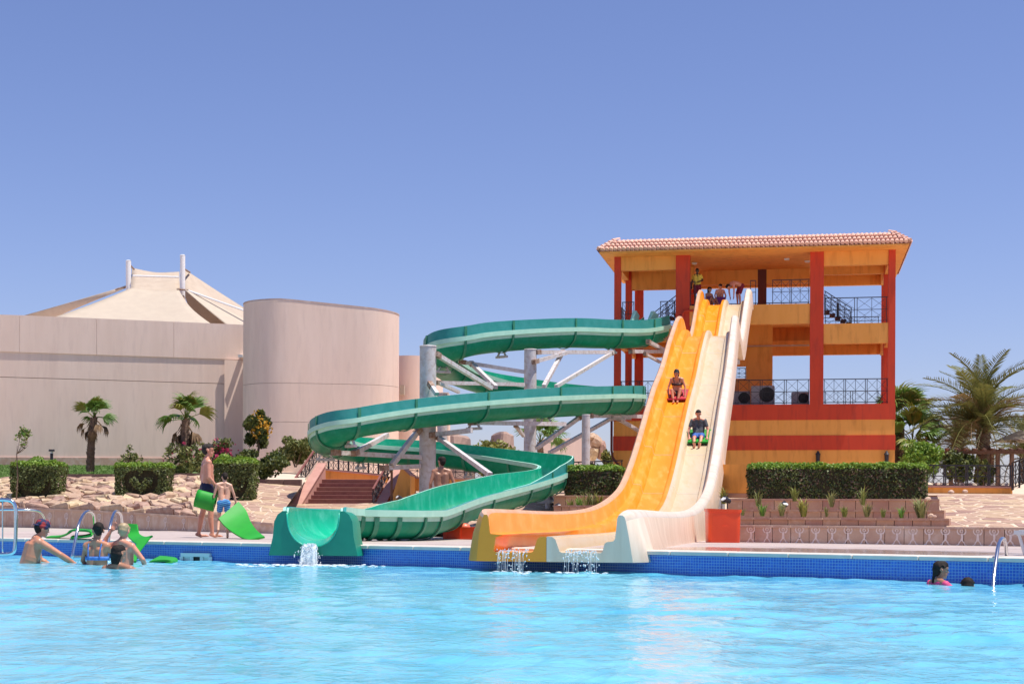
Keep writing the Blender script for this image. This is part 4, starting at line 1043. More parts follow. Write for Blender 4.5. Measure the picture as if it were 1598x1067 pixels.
fabric('back_panel', (P(203, 457, 78.3), P(281, 459, 78.3), P(280, 424, 82.0), P(206, 418, 82.0)), M_TENTIN, 10, (0, 0, .22, 0))
fabric('side_panel', (P(288, 452, 78.2), P(395, 520, 76.0), P(400, 492, 84.0), P(289, 421, 80.0)), M_TENTIN, 12, (.10, 0, .05, 0), .1)
fabric('inner_panel', (P(308, 522, 79.2), P(376, 518, 79.2), P(298, 452, 79.6), P(284, 452, 79.6)), M_TENTIN, 10, (0, .04, 0, .06))
fabric('wing_panel', (P(289, 452, 77.6), P(365, 515, 73.5), P(405, 508, 75.0), P(296, 453, 77.9)), M_TENT, 10, (-.12, 0, .05, 0))
fabric('left_wing', (P(10, 500, 82.0), P(80, 498, 81.0), P(197, 448.5, 78.3), P(194, 447, 78.6)), M_TENTIN, 10, (0, .04, 0, .04))
for (q, t0, t1, r) in (((207, 430.5, 279, 432.5), 71.9, 71.9, .05), ((292, 453, 385, 486), 71.8, 69, .05), ((180, 452, 197, 447), 72, 72, .05), ((204, 415, 209, 420), 72, 75, .05), ((288, 420, 296, 425), 72, 74, .05), ((276, 451, 294, 453), 71.7, 71.7, .05), ((286, 462, 290, 474), 71.8, 71, .05)):
    MB().tube([P(q[0], q[1], t0 + 6), P(q[2], q[3], t1 + 6)], r, 8).out('tie_rod', M_WHITEP if r == .05 and q[0] in (207, 292) else M_RUST, tent)
# distant rock hills
hm = mat('distant_rock', (.38, .26, .21), (.31, .20, .16), .05, .95, .3, .3)
for (px0, px1, ytop, lab) in ((690, 735, 681, 'faint distant rocky hill left of the second hill'), (768, 800, 677.5, 'distant flat topped brown rock hill seen under the flume')):
    a, b = P(px0, 700, 420), P(px1, 700, 420); zt = P((px0 + px1) / 2, ytop, 420).z; h = thing('rock_hill', lab, 'hill', (a.x, a.y, 1)); mb = MB(); rows = []
    for j, (e, z) in enumerate(((2, 0), (.5, zt * .8), (0, zt * .86), (-.1, zt * .97), (-.6, zt))):
        r = []
        for k in range(20):
            q = 2 * math.pi * k / 20; c = (a + b) / 2; hx = (b.x - a.x) / 2 + e
            p = V((c.x + math.cos(q) * hx, c.y + math.sin(q) * (12 + e), z)); p += V((mnoise.noise(p * .21), mnoise.noise(p * .2 + V((9, 0, 0))), mnoise.noise(p * .3) * .6 if j else 0)) * 1.2; r.append(p)
        rows.append(r)
    mb.loft(rows, closed=True); mb.f.append(tuple(80 + k for k in range(20))); mb.m.append(0); mb.out('rock_face', hm, h)
# rock outcrop near the tower
oc = thing('rock_outcrop', 'tall pinkish rock outcrop left of the tower base', 'rock', P(932, 715, 78))
for (px, py, w, h) in ((930, 690, 20, 22), (938, 702, 16, 26), (926, 706, 18, 20), (944, 712, 14, 14), (922, 684, 10, 8)):
    c = P(px, py, 78); mb = MB().ball(c, 1, w / 2 * 78 / F, .5, h / 2 * 78 / F, 12); mb.v = [tuple(V(v) + V((mnoise.noise(V(v) * 2.2), mnoise.noise(V(v) * 2.1 + V((5, 0, 0))), mnoise.noise(V(v) * 2.4))) * .22) for v in mb.v]
    mb.out('boulder', M_ROCK, oc)

# ================================================================ RIGHT TERRACES
def block_wall(name, label, A, B, zb, zt, n, m, thick=.28, cap=True, capm=None):
    """wall of dressed blocks from A to B (xy), each block its own piece"""
    A, B = V((A[0], A[1], 0)), V((B[0], B[1], 0)); d = (B - A).normalized(); nn = V((-d.y, d.x, 0))
    w = thing(name, label, 'wall', (A.x, A.y, zb)); L = (B - A).length; ch = .045 if cap else 0
    for i in range(n):
        a, b = A + d * (L * i / n + .006), A + d * (L * (i + 1) / n - .006); o = -nn * random.uniform(0, .008)
        q = [a + o, b + o, b + nn * thick, a + nn * thick]
        MB().box8([V((p.x, p.y, zb)) for p in q] + [V((p.x, p.y, zt - ch)) for p in q]).out('stone_block', m, w)
        if cap:
            q = [a - nn * .035, b - nn * .035, b + nn * thick, a + nn * thick]
            MB().box8([V((p.x, p.y, zt - ch + .002)) for p in q] + [V((p.x, p.y, zt)) for p in q]).out('cap_stone', capm or m, w)
    return w
def wxy(px, t): u = (px - CX) / F; return (u * t, t)
w1 = block_wall('terrace_wall', 'lowest terrace wall with white chalk dancing figures along the deck', wxy(1150, 30.2), wxy(1700, 27.3), -.28, P(1300, 820, 29.5).z, 18, M_SANDPALE)
block_wall('terrace_wall', 'second terrace wall of brick red blocks under the grass tufts', wxy(1150, 31.2), wxy(1482, 29.6), .1, P(1320, 808, 30.3).z, 12, M_SANDSTONE)
block_wall('terrace_wall', 'third terrace wall, dark and low behind the grass tufts', wxy(1150, 33.6), wxy(1474, 32), .25, P(1320, 795, 32.7).z, 12, M_SANDSTONE)
block_wall('terrace_wall', 'uppermost terrace wall directly under the long hedge', wxy(1134, 37.1), wxy(1466, 35.6), .35, P(1320, 778, 36.3).z, 13, M_SANDSTONE)
block_wall('terrace_wall', 'terrace wall under the hedge left of the orange slide', wxy(864, 38.6), wxy(956, 38.2), .1, P(930, 772.5, 38.2).z, 5, M_SANDSTONE)
block_wall('terrace_wall', 'low terrace wall behind the orange slide run', wxy(864, 35.6), wxy(925, 35.3), .0, P(930, 788, 35.2).z, 5, M_SANDSTONE)
# earth in the steps
for (ps, z) in ((((1150, 31.4), (1482, 29.8), (1474, 31.98), (1150, 33.58)), P(1320, 807.5, 30.3).z - .03), (((1150, 33.8), (1474, 32.2), (1466, 35.58), (1134, 37.08)), P(1320, 795, 32.7).z - .04), (((864, 35.9), (925, 35.6), (954, 38.15), (864, 38.55)), P(930, 788, 35.2).z - .03), (((1150, 30.45), (1485, 28.9), (1482, 29.58), (1150, 31.18)), P(1300, 820, 29.5).z - .01)):
    q = [wxy(*p) for p in ps]; MB().prism(q, -.4, z).out('planting_bed', M_EARTH, None)['kind'] = 'structure'
# painted dancing figures (arms in a ring over the head, legs bowed): flat paint on the panels
def figure_mesh(wob):
    mb = MB(); r0 = random.Random(wob)
    def strip(pts, w):
        rows = []
        for i, p in enumerate(pts):
            d = V(pts[min(i + 1, len(pts) - 1)]) - V(pts[max(i - 1, 0)]); n = V((-d.z, 0, d.x)).normalized() * w * r0.uniform(.7, 1.25) / 2
            rows.append([V(p) + n, V(p) - n])
        mb.loft(rows)
    strip([V((math.cos(a) * .085, 0, .285 + math.sin(a) * .075)) for a in np.linspace(-1.2, 4.3, 14)], .026)
    strip([V((math.cos(a) * .03, 0, .285 + math.sin(a) * .03)) for a in np.linspace(0, 6.3, 8)], .02)
    strip([V((0, 0, .235)), V((r0.uniform(-.015, .015), 0, .17)), V((0, 0, .10))], .05)
    strip([V((0, 0, .11)), V((-.045, 0, .06)), V((-.06, 0, .02)), V((-.10, 0, .0))], .026)
    strip([V((0, 0, .11)), V((.045, 0, .06)), V((.06, 0, .02)), V((.10, 0, .0))], .026)
    return mb.mesh('painted_figure', M_FIGURE)
FIG = [figure_mesh(k) for k in range(4)]
A, B = V((*wxy(1150, 30.2), 0)), V((*wxy(1700, 27.3), 0)); d = (B - A).normalized(); n = V((d.y, -d.x, 0))
for i in range(17):
    r = (1172 + i * 25.3 - CX) / F; s = (r * A.y - A.x) / (d.x - r * d.y)
    o = bpy.data.objects.new('painted_figure', FIG[i % 4]); col.objects.link(o); o.parent = w1
    p = A + d * s + n * .0105; p.z = -.095
    o.matrix_basis = wm(w1).inverted() @ Matrix.Translation(p) @ Matrix.Rotation(math.atan2(d.y, d.x), 4, 'Z') @ Matrix.Scale(.92, 4)
for i in range(13):
    q = onfr(2.2 + i * .83); q2 = onfr(2.3 + i * .83); dd = (q2 - q); dd.z = 0; dd.normalize(); nn = V((dd.y, -dd.x, 0))
    if nn.y > 0: nn = -nn
    zz = deckz(q) + .03; sc = min(1.0, (q.z - zz - .08) / .36)
    o = bpy.data.objects.new('painted_figure', FIG[(i + 1) % 4]); col.objects.link(o); o.parent = low
    o.matrix_basis = wm(low).inverted() @ Matrix.Translation(V((q.x, q.y, zz)) + nn * .032) @ Matrix.Rotation(math.atan2(dd.y, dd.x), 4, 'Z') @ Matrix.Scale(sc, 4)

# ================================================================ STAIRS BEHIND THE GREEN MOUTH
stair = thing('red_stairs', 'dark red outdoor stairs with pink side walls behind the green slide mouth', 'stairs', P(530, 795, 57))
sx0, sx1 = P(470, 760, 58), P(592, 760, 58)
nst = 9
for i in range(nst):
    t = 57.2 + i * .34; y = 797 - i * 6.15; l = lerp(466, 503, i / (nst - 1)); r_ = lerp(595, 590, i / (nst - 1))
    a, b = P(l - 4, y, t), P(r_ + 6, y, t); z = b.z
    MB().bbox(a.x, b.x, t, t + .36, z - .14 if i else z - .5, z, .012).out('step', M_STAIR, stair)
tl = 57.2 + nst * .34
zt = P(540, 747.5, tl).z
a, b = P(498, 748, tl), P(596, 748, tl); MB().box(a.x, b.x, tl + .02, tl + 2.4, zt - .3, zt - .02).out('landing', M_STAIRPINK, stair)
def cheek(p_lo, p_hi, t0, t1, w, name, m, face=None, zb=.1):
    a, b = P(*p_lo, t0), P(*p_hi, t1)
    s = V((w, 0, 0)); z0 = zb
    MB().box8([V((a.x, a.y, z0)), V((a.x + w, a.y, z0)), V((b.x + w, b.y, z0)), V((b.x, b.y, z0)), a - V((0, 0, .06)), a + s - V((0, 0, .06)), b + s - V((0, 0, .06)), b - V((0, 0, .06))]).out(name, m, stair)
    MB().box8([a + V((-.04, 0, -.058)), a + s + V((.04, 0, -.058)), b + s + V((.04, 0, -.058)), b + V((-.04, 0, -.058)), a + V((-.04, 0, 0)), a + s + V((.04, 0, 0)), b + s + V((.04, 0, 0)), b + V((-.04, 0, 0))]).out('stone_cap', M_STAIRPINK, stair)
cheek((452, 794), (497, 722), 56.9, 60.4, .28, 'side_wall', M_STAIRPINK); cheek((586, 788), (620, 727), 56.9, 60.4, .3, 'side_wall', M_ORANGE)
def sloped_rail(q0, q1, h, t0, t1, n):
    a, b = P(*q0, t0), P(*q1, t1); up = V((0, 0, h))
    rl = MB().beam(a + up, b + up, .07, .06).out('handrail', M_STAIR, stair); MB().beam(a + V((0, 0, .06)), b + V((0, 0, .06)), .03, .03).out('rail', M_IRON, rl)
    for i in range(n + 1):
        c = lerp(a, b, i / n); MB().beam(c, c + up, .032, .032).out('post', M_IRON, rl)
        if i < n:
            e = lerp(a, b, (i + 1) / n); mb = MB(); mb.beam(c + V((0, 0, .08)), e + up * .9, .022, .022).beam(c + up * .9, e + V((0, 0, .08)), .022, .0222)
            m_ = lerp(c, e, .5) + up * .5; mb.tube([m_ + V((math.cos(k * .785) * .09, 0, math.sin(k * .785) * .12)) for k in range(9)], .012, 5); mb.out('scroll', M_IRON, rl)
sloped_rail((446, 793), (494, 721), .60, 56.8, 60.3, 8); sloped_rail((582, 787), (613, 730), .56, 56.8, 60.3, 7)
# orange wall faces right of the stairs and fence on the upper terrace
def quadwall(label, pts, th, m=M_ORANGE, name='garden_wall'):
    v = [P(*p) for p in pts]; b = V((.0, th, 0)); t = thing(name, label, 'wall', v[0])
    MB().box8([v[0], v[1], v[1] + b, v[0] + b, v[3], v[2], v[2] + b, v[3] + b]).out('wall_face', m, t)
    MB().box8([x for x in (v[3] + V((0, -.05, .002)), v[2] + V((0, -.05, .002)), v[2] + b + V((0, .02, .002)), v[3] + b + V((0, .02, .002)), v[3] + V((0, -.05, .06)), v[2] + V((0, -.05, .06)), v[2] + b + V((0, .02, .06)), v[3] + b + V((0, .02, .06)))]).out('coping', M_STAIRPINK, t)
    return t
quadwall('sunlit orange wall face right of the red stairs', ((604, 800, 57.0), (640, 800, 57.0), (640, 742, 57.0), (626, 729, 57.0)), 3.5)
quadwall('orange wall at the head of the red stairs', ((500, 752, 62.0), (604, 752, 62.0), (604, 743.5, 62.0), (500, 733, 62.0)), .4)
quadwall('orange wall under the iron fence left of the hedge', ((636, 766, 60), (780, 766, 60), (780, 750, 60), (636, 746, 60)), .4)
tg = MB().add([P(500, 733, 62.2), P(604, 743, 62.2), P(790, 750, 60.4), P(900, 757, 60), V((4, 75, 1.75)), V((-10, 75, 1.9))], [(0, 1, 2, 3, 4, 5)]); tag(tg.out('upper_terrace', M_SAND), kind='structure')
def fence(label, p0, p1, h, pan, n=None):
    f = thing('iron_fence', label, 'fence', p0); railing(f, p0, p1, h, pan, 'handrail', .03, world=True); return f
fence('ornate black iron fence above the red stairs', P(497, 733, 62.1), P(606, 743.5, 62.1), .82, .42)
fence('black iron fence behind the big white flume pole', P(636, 746.5, 60.1), P(786, 751, 60.1), .62, .8)
fence('brown iron fence behind the hedge left of the orange slide', P(880, 755, 57), P(972, 752, 57), .8, 1.2)
fence('black iron fence right of the long hedge', P(1440, 760, 50), P(1578, 761.5, 49.4), .72, .75)
quadwall('low orange wall under the iron fence at the far right', ((1436, 774, 49.9), (1580, 774, 49.3), (1580, 761.5, 49.3), (1436, 760, 49.9)), .3)
fence('dark iron stair railing at the right edge', P(1579, 764, 49.2), P(1640, 742, 47), .85, .5)
# pergola and parasol beyond the fence
pg = thing('wooden_pergola', 'brown wooden pergola beside the large date palm', 'pergola', P(1550, 752, 61))
for (px, t) in ((1484, 61), (1557, 61), (1579, 59.5), (1548, 65)):
    p = P(px, 706, t); MB().box(p.x - .07, p.x + .07, t - .07, t + .07, 1.4, p.z).out('post', M_WOOD, pg)
for (q, t0, t1) in (((1470, 706, 1600, 705), 60.9, 58.8), ((1490, 704, 1600, 703), 65, 63)):
    MB().beam(P(q[0], q[1], t0), P(q[2], q[3], t1), .10, .12).out('beam', M_WOOD, pg)
for k in range(9):
    px = 1482 + k * 14; MB().beam(P(px, 702.5, 60.4 - k * .2), P(px - 6, 701, 66), .09, .12).out('rafter', M_WOOD, pg)
um = thing('thatched_parasol', 'beige parasol with brown ribs at the right edge beside the pergola', 'parasol', P(1604, 745, 66))
tip = P(1606, 665, 66); mb = MB(); rim = []
ribs = 8
for k in range(ribs): a = 2 * math.pi * k / ribs + .2; rim.append(tip + V((math.cos(a) * 1.55, math.sin(a) * 1.55, -.62)))
for k in range(ribs): mb.add([tip, rim[k], rim[(k + 1) % ribs]], [(0, 1, 2)])
cn = mb.out('canopy', M_TENT, um); cn.modifiers.new('thick', 'SOLIDIFY').thickness = .03
for k in range(ribs): MB().beam(tip - V((0, 0, .08)), rim[k] - V((0, 0, .05)), .04, .05).out('rib', M_WOOD, um)
MB().tube([V((tip.x, tip.y, 1.6)), tip], .04, 8).out('pole', M_WOOD, um)
# ================================================================ HEDGES, SHRUBS, PALMS
def hedge_box(name, label, cat, c, hx, hy, z0, z1, n, group=None, mats=None, face=None, trunk=None, taper=0.0, round_=.12, leaf=.045, rotz=0.0, bump=None, shell=.07, ex=.055):
    """clipped box hedge: twiggy core painted dark as inner shade and a skin of leaves; face carves grooves in the front"""
    mats = mats or M_LEAF
    t = thing(name, label, cat, (c[0], c[1], z0), rotz, group); H = z1 - z0
    def w(z): f = (z / H); return 1 - taper * max(0, 1 - f) ** 2.0
    mb = MB(); rows = []
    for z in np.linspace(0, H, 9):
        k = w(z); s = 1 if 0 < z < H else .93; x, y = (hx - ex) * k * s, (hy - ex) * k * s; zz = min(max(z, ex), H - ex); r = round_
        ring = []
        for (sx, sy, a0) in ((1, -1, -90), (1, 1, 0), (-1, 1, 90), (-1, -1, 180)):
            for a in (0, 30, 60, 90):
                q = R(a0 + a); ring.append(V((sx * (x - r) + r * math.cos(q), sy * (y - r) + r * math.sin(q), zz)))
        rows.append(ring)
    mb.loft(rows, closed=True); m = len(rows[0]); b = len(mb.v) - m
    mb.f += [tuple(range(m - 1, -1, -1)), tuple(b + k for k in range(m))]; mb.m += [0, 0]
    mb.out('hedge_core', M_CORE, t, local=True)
    C, Nn = [], []
    areas = [hx * H * 2, hx * H * 2 * .5, hy * H * 2, hy * H * 2, hx * hy * 5]
    tot = sum(areas); cum = np.cumsum(areas) / tot
    while len(C) < n:
        q = random.random(); z = random.random() * H; k = w(z)
        dep = abs(random.gauss(0, shell)); j = random.uniform(-.02, .03)
        if q < cum[0]:
            x = random.uniform(-1, 1) * hx * k; p = (x, -(hy * k - dep + j), z); nn = (0, -1, .3)
            if face and dep < .3:
                g = face(x / hx, z / H)
                if g:
                    if random.random() < .96: continue
                    p = (x, -(hy * k - .17), z)
        elif q < cum[1]: p = (random.uniform(-1, 1) * hx * k, hy * k - dep + j, z); nn = (0, 1, .3)
        elif q < cum[2]: p = (-(hx * k - dep + j), random.uniform(-1, 1) * hy * k, z); nn = (-1, 0, .3)
        elif q < cum[3]: p = (hx * k - dep + j, random.uniform(-1, 1) * hy * k, z); nn = (1, 0, .3)
        else:
            lift = 0.0; x = random.uniform(-1, 1); y = random.uniform(-1, 1)
            p = (x * hx, y * hy, H - dep * .7 + random.uniform(-.01, .05) + (random.random() ** 6) * .16); nn = (0, 0, 1)
        # patchy, irregular growth and rounded arrises
        v = V(p); nv = mnoise.noise(v * 2.3 + V((c[0], c[1], 0))) 
        if nv < -.32 and random.random() < .55: continue
        edge = max(0, abs(v.x) - (hx - round_)) ; 
        ey = max(0, abs(v.y) - (hy - round_)); ez = max(0, v.z - (H - round_ * .6))
        if math.sqrt(edge ** 2 + ey ** 2 + ez ** 2) > round_ * 1.05: continue
        v += V(nn) * nv * .085
        C.append(v); Nn.append(nn)
    if bump:
        bx, bz, br = bump
        for _ in range(int(n * .12)):
            d = V((random.gauss(0, 1), random.gauss(0, 1), random.gauss(0, 1))).normalized() * br * random.uniform(.6, 1.05)
            d.y *= 1.2; d.x *= 1.3; C.append(V((bx * hx, 0, H)) + d); Nn.append(d.normalized())
    C = np.array(C); Nn = np.array(Nn)
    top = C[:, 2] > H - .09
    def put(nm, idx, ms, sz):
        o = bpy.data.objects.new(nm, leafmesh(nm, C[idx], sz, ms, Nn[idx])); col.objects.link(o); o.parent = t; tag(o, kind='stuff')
    put('foliage', ~top, mats, leaf); put('sunlit_top_leaves', top, M_LEAFL + [M_LEAFL[0]], leaf * 1.15)  # lighter lime leaf colour paints sunlight onto the hedge top
    if trunk:
        for (dx, sp) in trunk: MB().tube([(0, 0, -.55), (dx * .3, 0, -.2), (dx, 0, .12)], [.045, .04, .03], 8).out('trunk', M_TWIG, t, local=True)
    return t
def ring_near(x, z, pts, w):
    return any((x - a) ** 2 + ((z - b) * 1.0) ** 2 < w * w for a, b in pts)
HEART = []
for k in range(60):
    a = 2 * math.pi * k / 60; HEART.append((.034 * 16 * math.sin(a) ** 3 * .95, .50 + .022 * (13 * math.cos(a) - 5 * math.cos(2 * a) - 2 * math.cos(3 * a) - math.cos(4 * a))))
SMILE = [(.62 * math.cos(q), .52 + .36 * math.sin(q)) for q in np.linspace(R(200), R(345), 30)]
EYES = [(-.35, .62), (.32, .62)]
f_heart = lambda x, z: ring_near(x, z, HEART, .095)
f_smile = lambda x, z: ring_near(x, z, SMILE, .10)
def topiary(px0, px1, yt, yb, t, lab, **k):
    a, b = P(px0, yb, t), P(px1, yt, t); c = ((a.x + b.x) / 2, t + .45, 0)
    return hedge_box('topiary_hedge', lab, 'topiary', c, (b.x - a.x) / 2, .45, a.z, b.z, 7600, 'clipped topiary hedges on the rock bank', taper=.16, round_=.16, leaf=.034, shell=.045, ex=.17, mats=[M_LEAF[0], M_LEAF[1], M_LEAFO[0], M_LEAFO[2]], trunk=((-.12, 0), (.12, 0), (.02, 0)), **k)
topiary(12.5, 92, 722, 784, 45.5, 'clipped hedge with a carved smile and a raised tuft on top, leftmost', face=f_smile, bump=(-.05, 0, .20))
topiary(175.5, 263.5, 724, 787, 44.0, 'clipped hedge carved with a heart, centre one on the rock bank', face=f_heart)
topiary(330, 397, 717.5, 784, 42.5, 'clipped hedge with a carved smile directly behind the boy', face=f_smile, bump=(-.55, 0, .17))
# long hedges
def long_hedge(px0, px1, t0, t1, z0, yt, lab, n):
    a, b = V((*wxy(px0, t0), 0)), V((*wxy(px1, t1), 0)); c = (a + b) / 2; L = (b - a).length; z1 = P((px0 + px1) / 2, yt, (t0 + t1) / 2).z
    d = (b - a).normalized(); c = c + V((-d.y, d.x, 0)) * .45
    return hedge_box('clipped_hedge', lab, 'hedge', (c.x, c.y, 0), L / 2, .45, z0, z1, n, rotz=math.atan2(b.y - a.y, b.x - a.x), leaf=.034, shell=.05, round_=.14, mats=M_LEAF + [M_LEAFO[2], M_TWIG])
long_hedge(1165, 1446, 38.4, 37.2, .74, 725.5, 'long clipped hedge on the terraces right of the cream lane', 17000)
long_hedge(878, 966, 40.0, 39.6, .66, 729, 'dark clipped hedge between the white pole and the orange lane', 9000)

# ---- fan palms
def fan_frond(m, name, pet=.55, rad=.62, n=22, droop=.25, spread=2.6):
    mb = MB(); mb.tube([(0, 0, 0), (0, pet * .5, .03), (0, pet, 0)], [.022, .016, .010], 5)
    for k in range(n):
        a = (k / (n - 1) - .5) * spread; L = rad * (1 - .25 * abs(a) / spread * 2) * random.uniform(.88, 1.05)
        d = V((math.sin(a), math.cos(a), 0)); s = V((math.cos(a), -math.sin(a), 0)); w = rad * .045
        p0 = V((0, pet, 0)); p1 = p0 + d * L * .5; p1.z += .05 - .02 * abs(a); p2 = p0 + d * L * .82; p2.z -= droop * L * .25; p3 = p0 + d * L; p3.z -= droop * L * random.uniform(.5, 1.1)
        mb.loft([[p0 - s * .006, p0, p0 + s * .006], [p1 - s * w, p1 + V((0, 0, -.018)), p1 + s * w], [p2 - s * w * .7, p2 + V((0, 0, -.012)), p2 + s * w * .7], [p3 - s * .003, p3, p3 + s * .003]])
    return mb.mesh(name, m, smooth=True)
def orient(az, el, roll=0.0): return Matrix.Rotation(az, 4, 'Z') @ Matrix.Rotation(el, 4, 'X') @ Matrix.Rotation(roll, 4, 'Y')
def fan_palm(label, px, yb, yt, t, rad, n, nd, seed, lean=.0, tr=.13):
    rr = random.Random(seed); b = P(px, yb, t); h = P(px, yt, t).z - b.z; o = thing('fan_palm', label, 'palm tree', b, 0, 'short fan palms by the white hall')
    top = V((lean, 0, h)); mb = MB(); pts = [V((lean * f ** 2, 0, h * f)) for f in np.linspace(-.03, 1, 16)]
    mb.tube(pts, [tr * (1.15 - .25 * f + (.06 if k % 2 else 0)) for k, f in enumerate(np.linspace(0, 1, 16))], 12)
    tk = mb.out('trunk', M_BARK, o, local=True)
    mb = MB()
    for k in range(170):     # leaf-base stubs
        f = rr.random(); a = rr.uniform(0, 6.28); c = V((lean * f * f, 0, h * f)); d = V((math.cos(a), math.sin(a), 0)); r = tr * (1.1 - .2 * f); s = V((-d.y, d.x, 0)) * .05
        mb.add([c + d * r - s, c + d * r + s, c + d * (r + .05) + V((0, 0, .11)), c + d * r * .9 + V((0, 0, -.05))], [(0, 1, 2), (0, 3, 1), (0, 2, 3), (1, 3, 2)])
    tag(mb.out('leaf_bases', M_BARK, o, local=True), kind='stuff')
    G = fan_frond(M_FROND, 'frond', .45 * rad, .66 * rad, 18, droop=.55, spread=1.9); Y = fan_frond(M_FRONDY, 'frond', .5 * rad, .62 * rad, 18, droop=.6, spread=1.8); D = fan_frond(M_DEAD, 'dead_frond', .45 * rad, .55 * rad, 14, .5, 1.1)
    for k in range(n):
        az = rr.uniform(0, 6.28) if k > 3 else (k * 1.57 + .4); el = R(rr.uniform(-5, 60)) if k % 3 else R(rr.uniform(50, 88))
        f = bpy.data.objects.new('frond', G if rr.random() < .72 else Y); col.objects.link(f); f.parent = o; f.matrix_basis = Matrix.Translation(top) @ orient(az, el, rr.uniform(-.9, .9))
    for k in range(nd):
        az = rr.uniform(0, 6.28); f = bpy.data.objects.new('dead_frond', D); col.objects.link(f); f.parent = o
        f.matrix_basis = Matrix.Translation(top - V((0, 0, rr.uniform(.0, .2)))) @ orient(az, R(rr.uniform(-75, -25)), rr.uniform(-.6, .6))
    return o
fan_palm('slim short fan palm on the lawn in front of the white hall', 141, 733, 652, 54, .80, 12, 10, 5, .12, .12)
fan_palm('bushier fan palm with drooping brown fronds behind the flowering shrub', 287, 735, 655, 53, 1.02, 15, 13, 9, .05, .14)

# ---- date palms
def date_frond(m, name, L=2.6, n=52, droop=.5):
    mb = MB(); pts = [V((0, L * f, .35 * L * f * (1 - f) * 1.6 - droop * L * f ** 2.2)) for f in np.linspace(0, 1, 10)]
    mb.tube(pts, [.035 * (1 - .85 * f) + .004 for f in np.linspace(0, 1, 10)], 4)
    for k in range(n):
        f = .12 + .88 * k / (n - 1); x = f * 9; i = min(int(x), 8); p = lerp(pts[i], pts[i + 1], x - i); d = (pts[i + 1] - pts[i]).normalized()
        l = .52 * (math.sin(math.pi * min(1, f * .85 + .12)) * .75 + .28) * L / 2.6
        for s in (-1, 1):
            q = (V((s, 0, 0)) * .75 + d * .75 + V((0, 0, .38 + random.uniform(-.25, .15)))).normalized(); w = V((0, 0, 1)).cross(q).normalized() * .017 * L / 2.6
            e = p + q * l * random.uniform(.85, 1.1) - V((0, 0, .10 * l)); c = p + q * l * .45
            mb.add([p - w * .4, c - w, e, c + w, p + w * .4], [(0, 1, 2, 3, 4)])
    return mb.mesh(name, m)
def date_palm(label, px, yb, yt, t, L, n, nd, seed, tr=.26, lo=-.1, group='date palms at the right edge'):
    rr = random.Random(seed); b = P(px, yb, t); h = P(px, yt, t).z - b.z; o = thing('date_palm', label, 'palm tree', b, 0, group); top = V((0, 0, h)); mb = MB()
    fs = np.linspace(-.05, 1, 22); mb.tube([V((.06 * math.sin(f * 2), 0, h * f)) for f in fs], [tr * (1.05 + (.10 if k % 2 else -.03) - .15 * f + .25 * max(0, f - .8) * 2) for k, f in enumerate(fs)], 12)
    mb.out('trunk', M_BARK, o, local=True)
    G = [date_frond(M_DATE, 'frond', L, 46, d) for d in (.3, .45)]; B = date_frond(M_DATEB, 'brown_frond', L * .85, 40, .5)
    for k in range(n):
        az = k * 2.399 + rr.uniform(-.3, .3); e = 1 - (k / n); el = R(84 - 88 * (k / n) ** .75 + rr.uniform(-10, 10))
        f = bpy.data.objects.new('frond', G[0] if k < n * .5 else G[1]); col.objects.link(f); f.parent = o; f.matrix_basis = Matrix.Translation(top + V((0, 0, .15 * e))) @ orient(az, el, rr.uniform(-.4, .4)) @ Matrix.Scale(rr.uniform(.8, 1.08), 4)
    for k in range(nd):
        az = k * 2.399 + 1; f = bpy.data.objects.new('brown_frond', B); col.objects.link(f); f.parent = o; f.matrix_basis = Matrix.Translation(top - V((0, 0, .1))) @ orient(az, R(rr.uniform(-20, 58)), rr.uniform(-.5, .5))
    return o
date_palm('largest date palm with a full grey green crown and some brown fronds', 1532, 750, 676, 66, 3.5, 46, 20, 3, .30)
date_palm('smaller date palm with pale drooping fronds behind the largest palm', 1497, 750, 698, 72, 2.4, 22, 12, 8, .22)
date_palm('short date palm with frond tips hanging beside the parasol', 1596, 752, 712, 70, 2.2, 20, 6, 12, .2)
fp = fan_palm('tall shaggy fan palm hard against the right side of the tower', 1404, 745, 662, 68, 1.9, 26, 6, 21, 0, .2)
fp['group'] = 'palms right of the tower'
fp2 = fan_palm('second shaggy fan palm right of the tower, leaning over the round bush', 1424, 745, 690, 66, 1.6, 18, 4, 23, 0, .18)
fp2['group'] = 'palms right of the tower'
fp3 = fan_palm('small dark fan palm seen through the flume poles', 843, 735, 690, 80, 1.5, 14, 2, 25, 0, .16); del fp3['group']
# ---- shrubs
def shr(name, lab, cat, px0, px1, yt, yb, t, n, size, mats, dy=None, **k):
    a, b = P(px0, yb, t), P(px1, yt, t); rx = (b.x - a.x) / 2; rz = (b.z - a.z) / 2
    return shrub(name, lab, cat, V(((a.x + b.x) / 2, t + rx * .5, a.z)), (rx, dy or min(rx, 1.2), rz), n, size, mats, lift=0, **k)
shr('round_bush', 'bright lime green round bush behind the end of the long hedge', 'bush', 1411, 1480, 682, 742, 56, 6500, .06, M_LEAFL, clumps=40)
shr('dark_bush', 'dark leafy bush behind the iron fence right of the lime bush', 'bush', 1468, 1528, 700, 758, 60, 2600, .08, M_LEAF, clumps=18)
shr('dark_bush', 'low dark bush at the foot of the large date palm', 'bush', 1520, 1556, 718, 758, 61, 1100, .07, M_LEAF + M_LEAFO, clumps=12)
shr('dark_shrub', 'dense dark green shrub under the orange flowered tree', 'shrub', 366, 446, 698, 748, 53.5, 5200, .065, M_LEAF, clumps=24)
shr('light_shrub', 'light olive shrub left of the stair railing', 'shrub', 428, 490, 680, 728, 62.5, 4200, .07, M_LEAFO + [M_LEAF[1]], clumps=24)
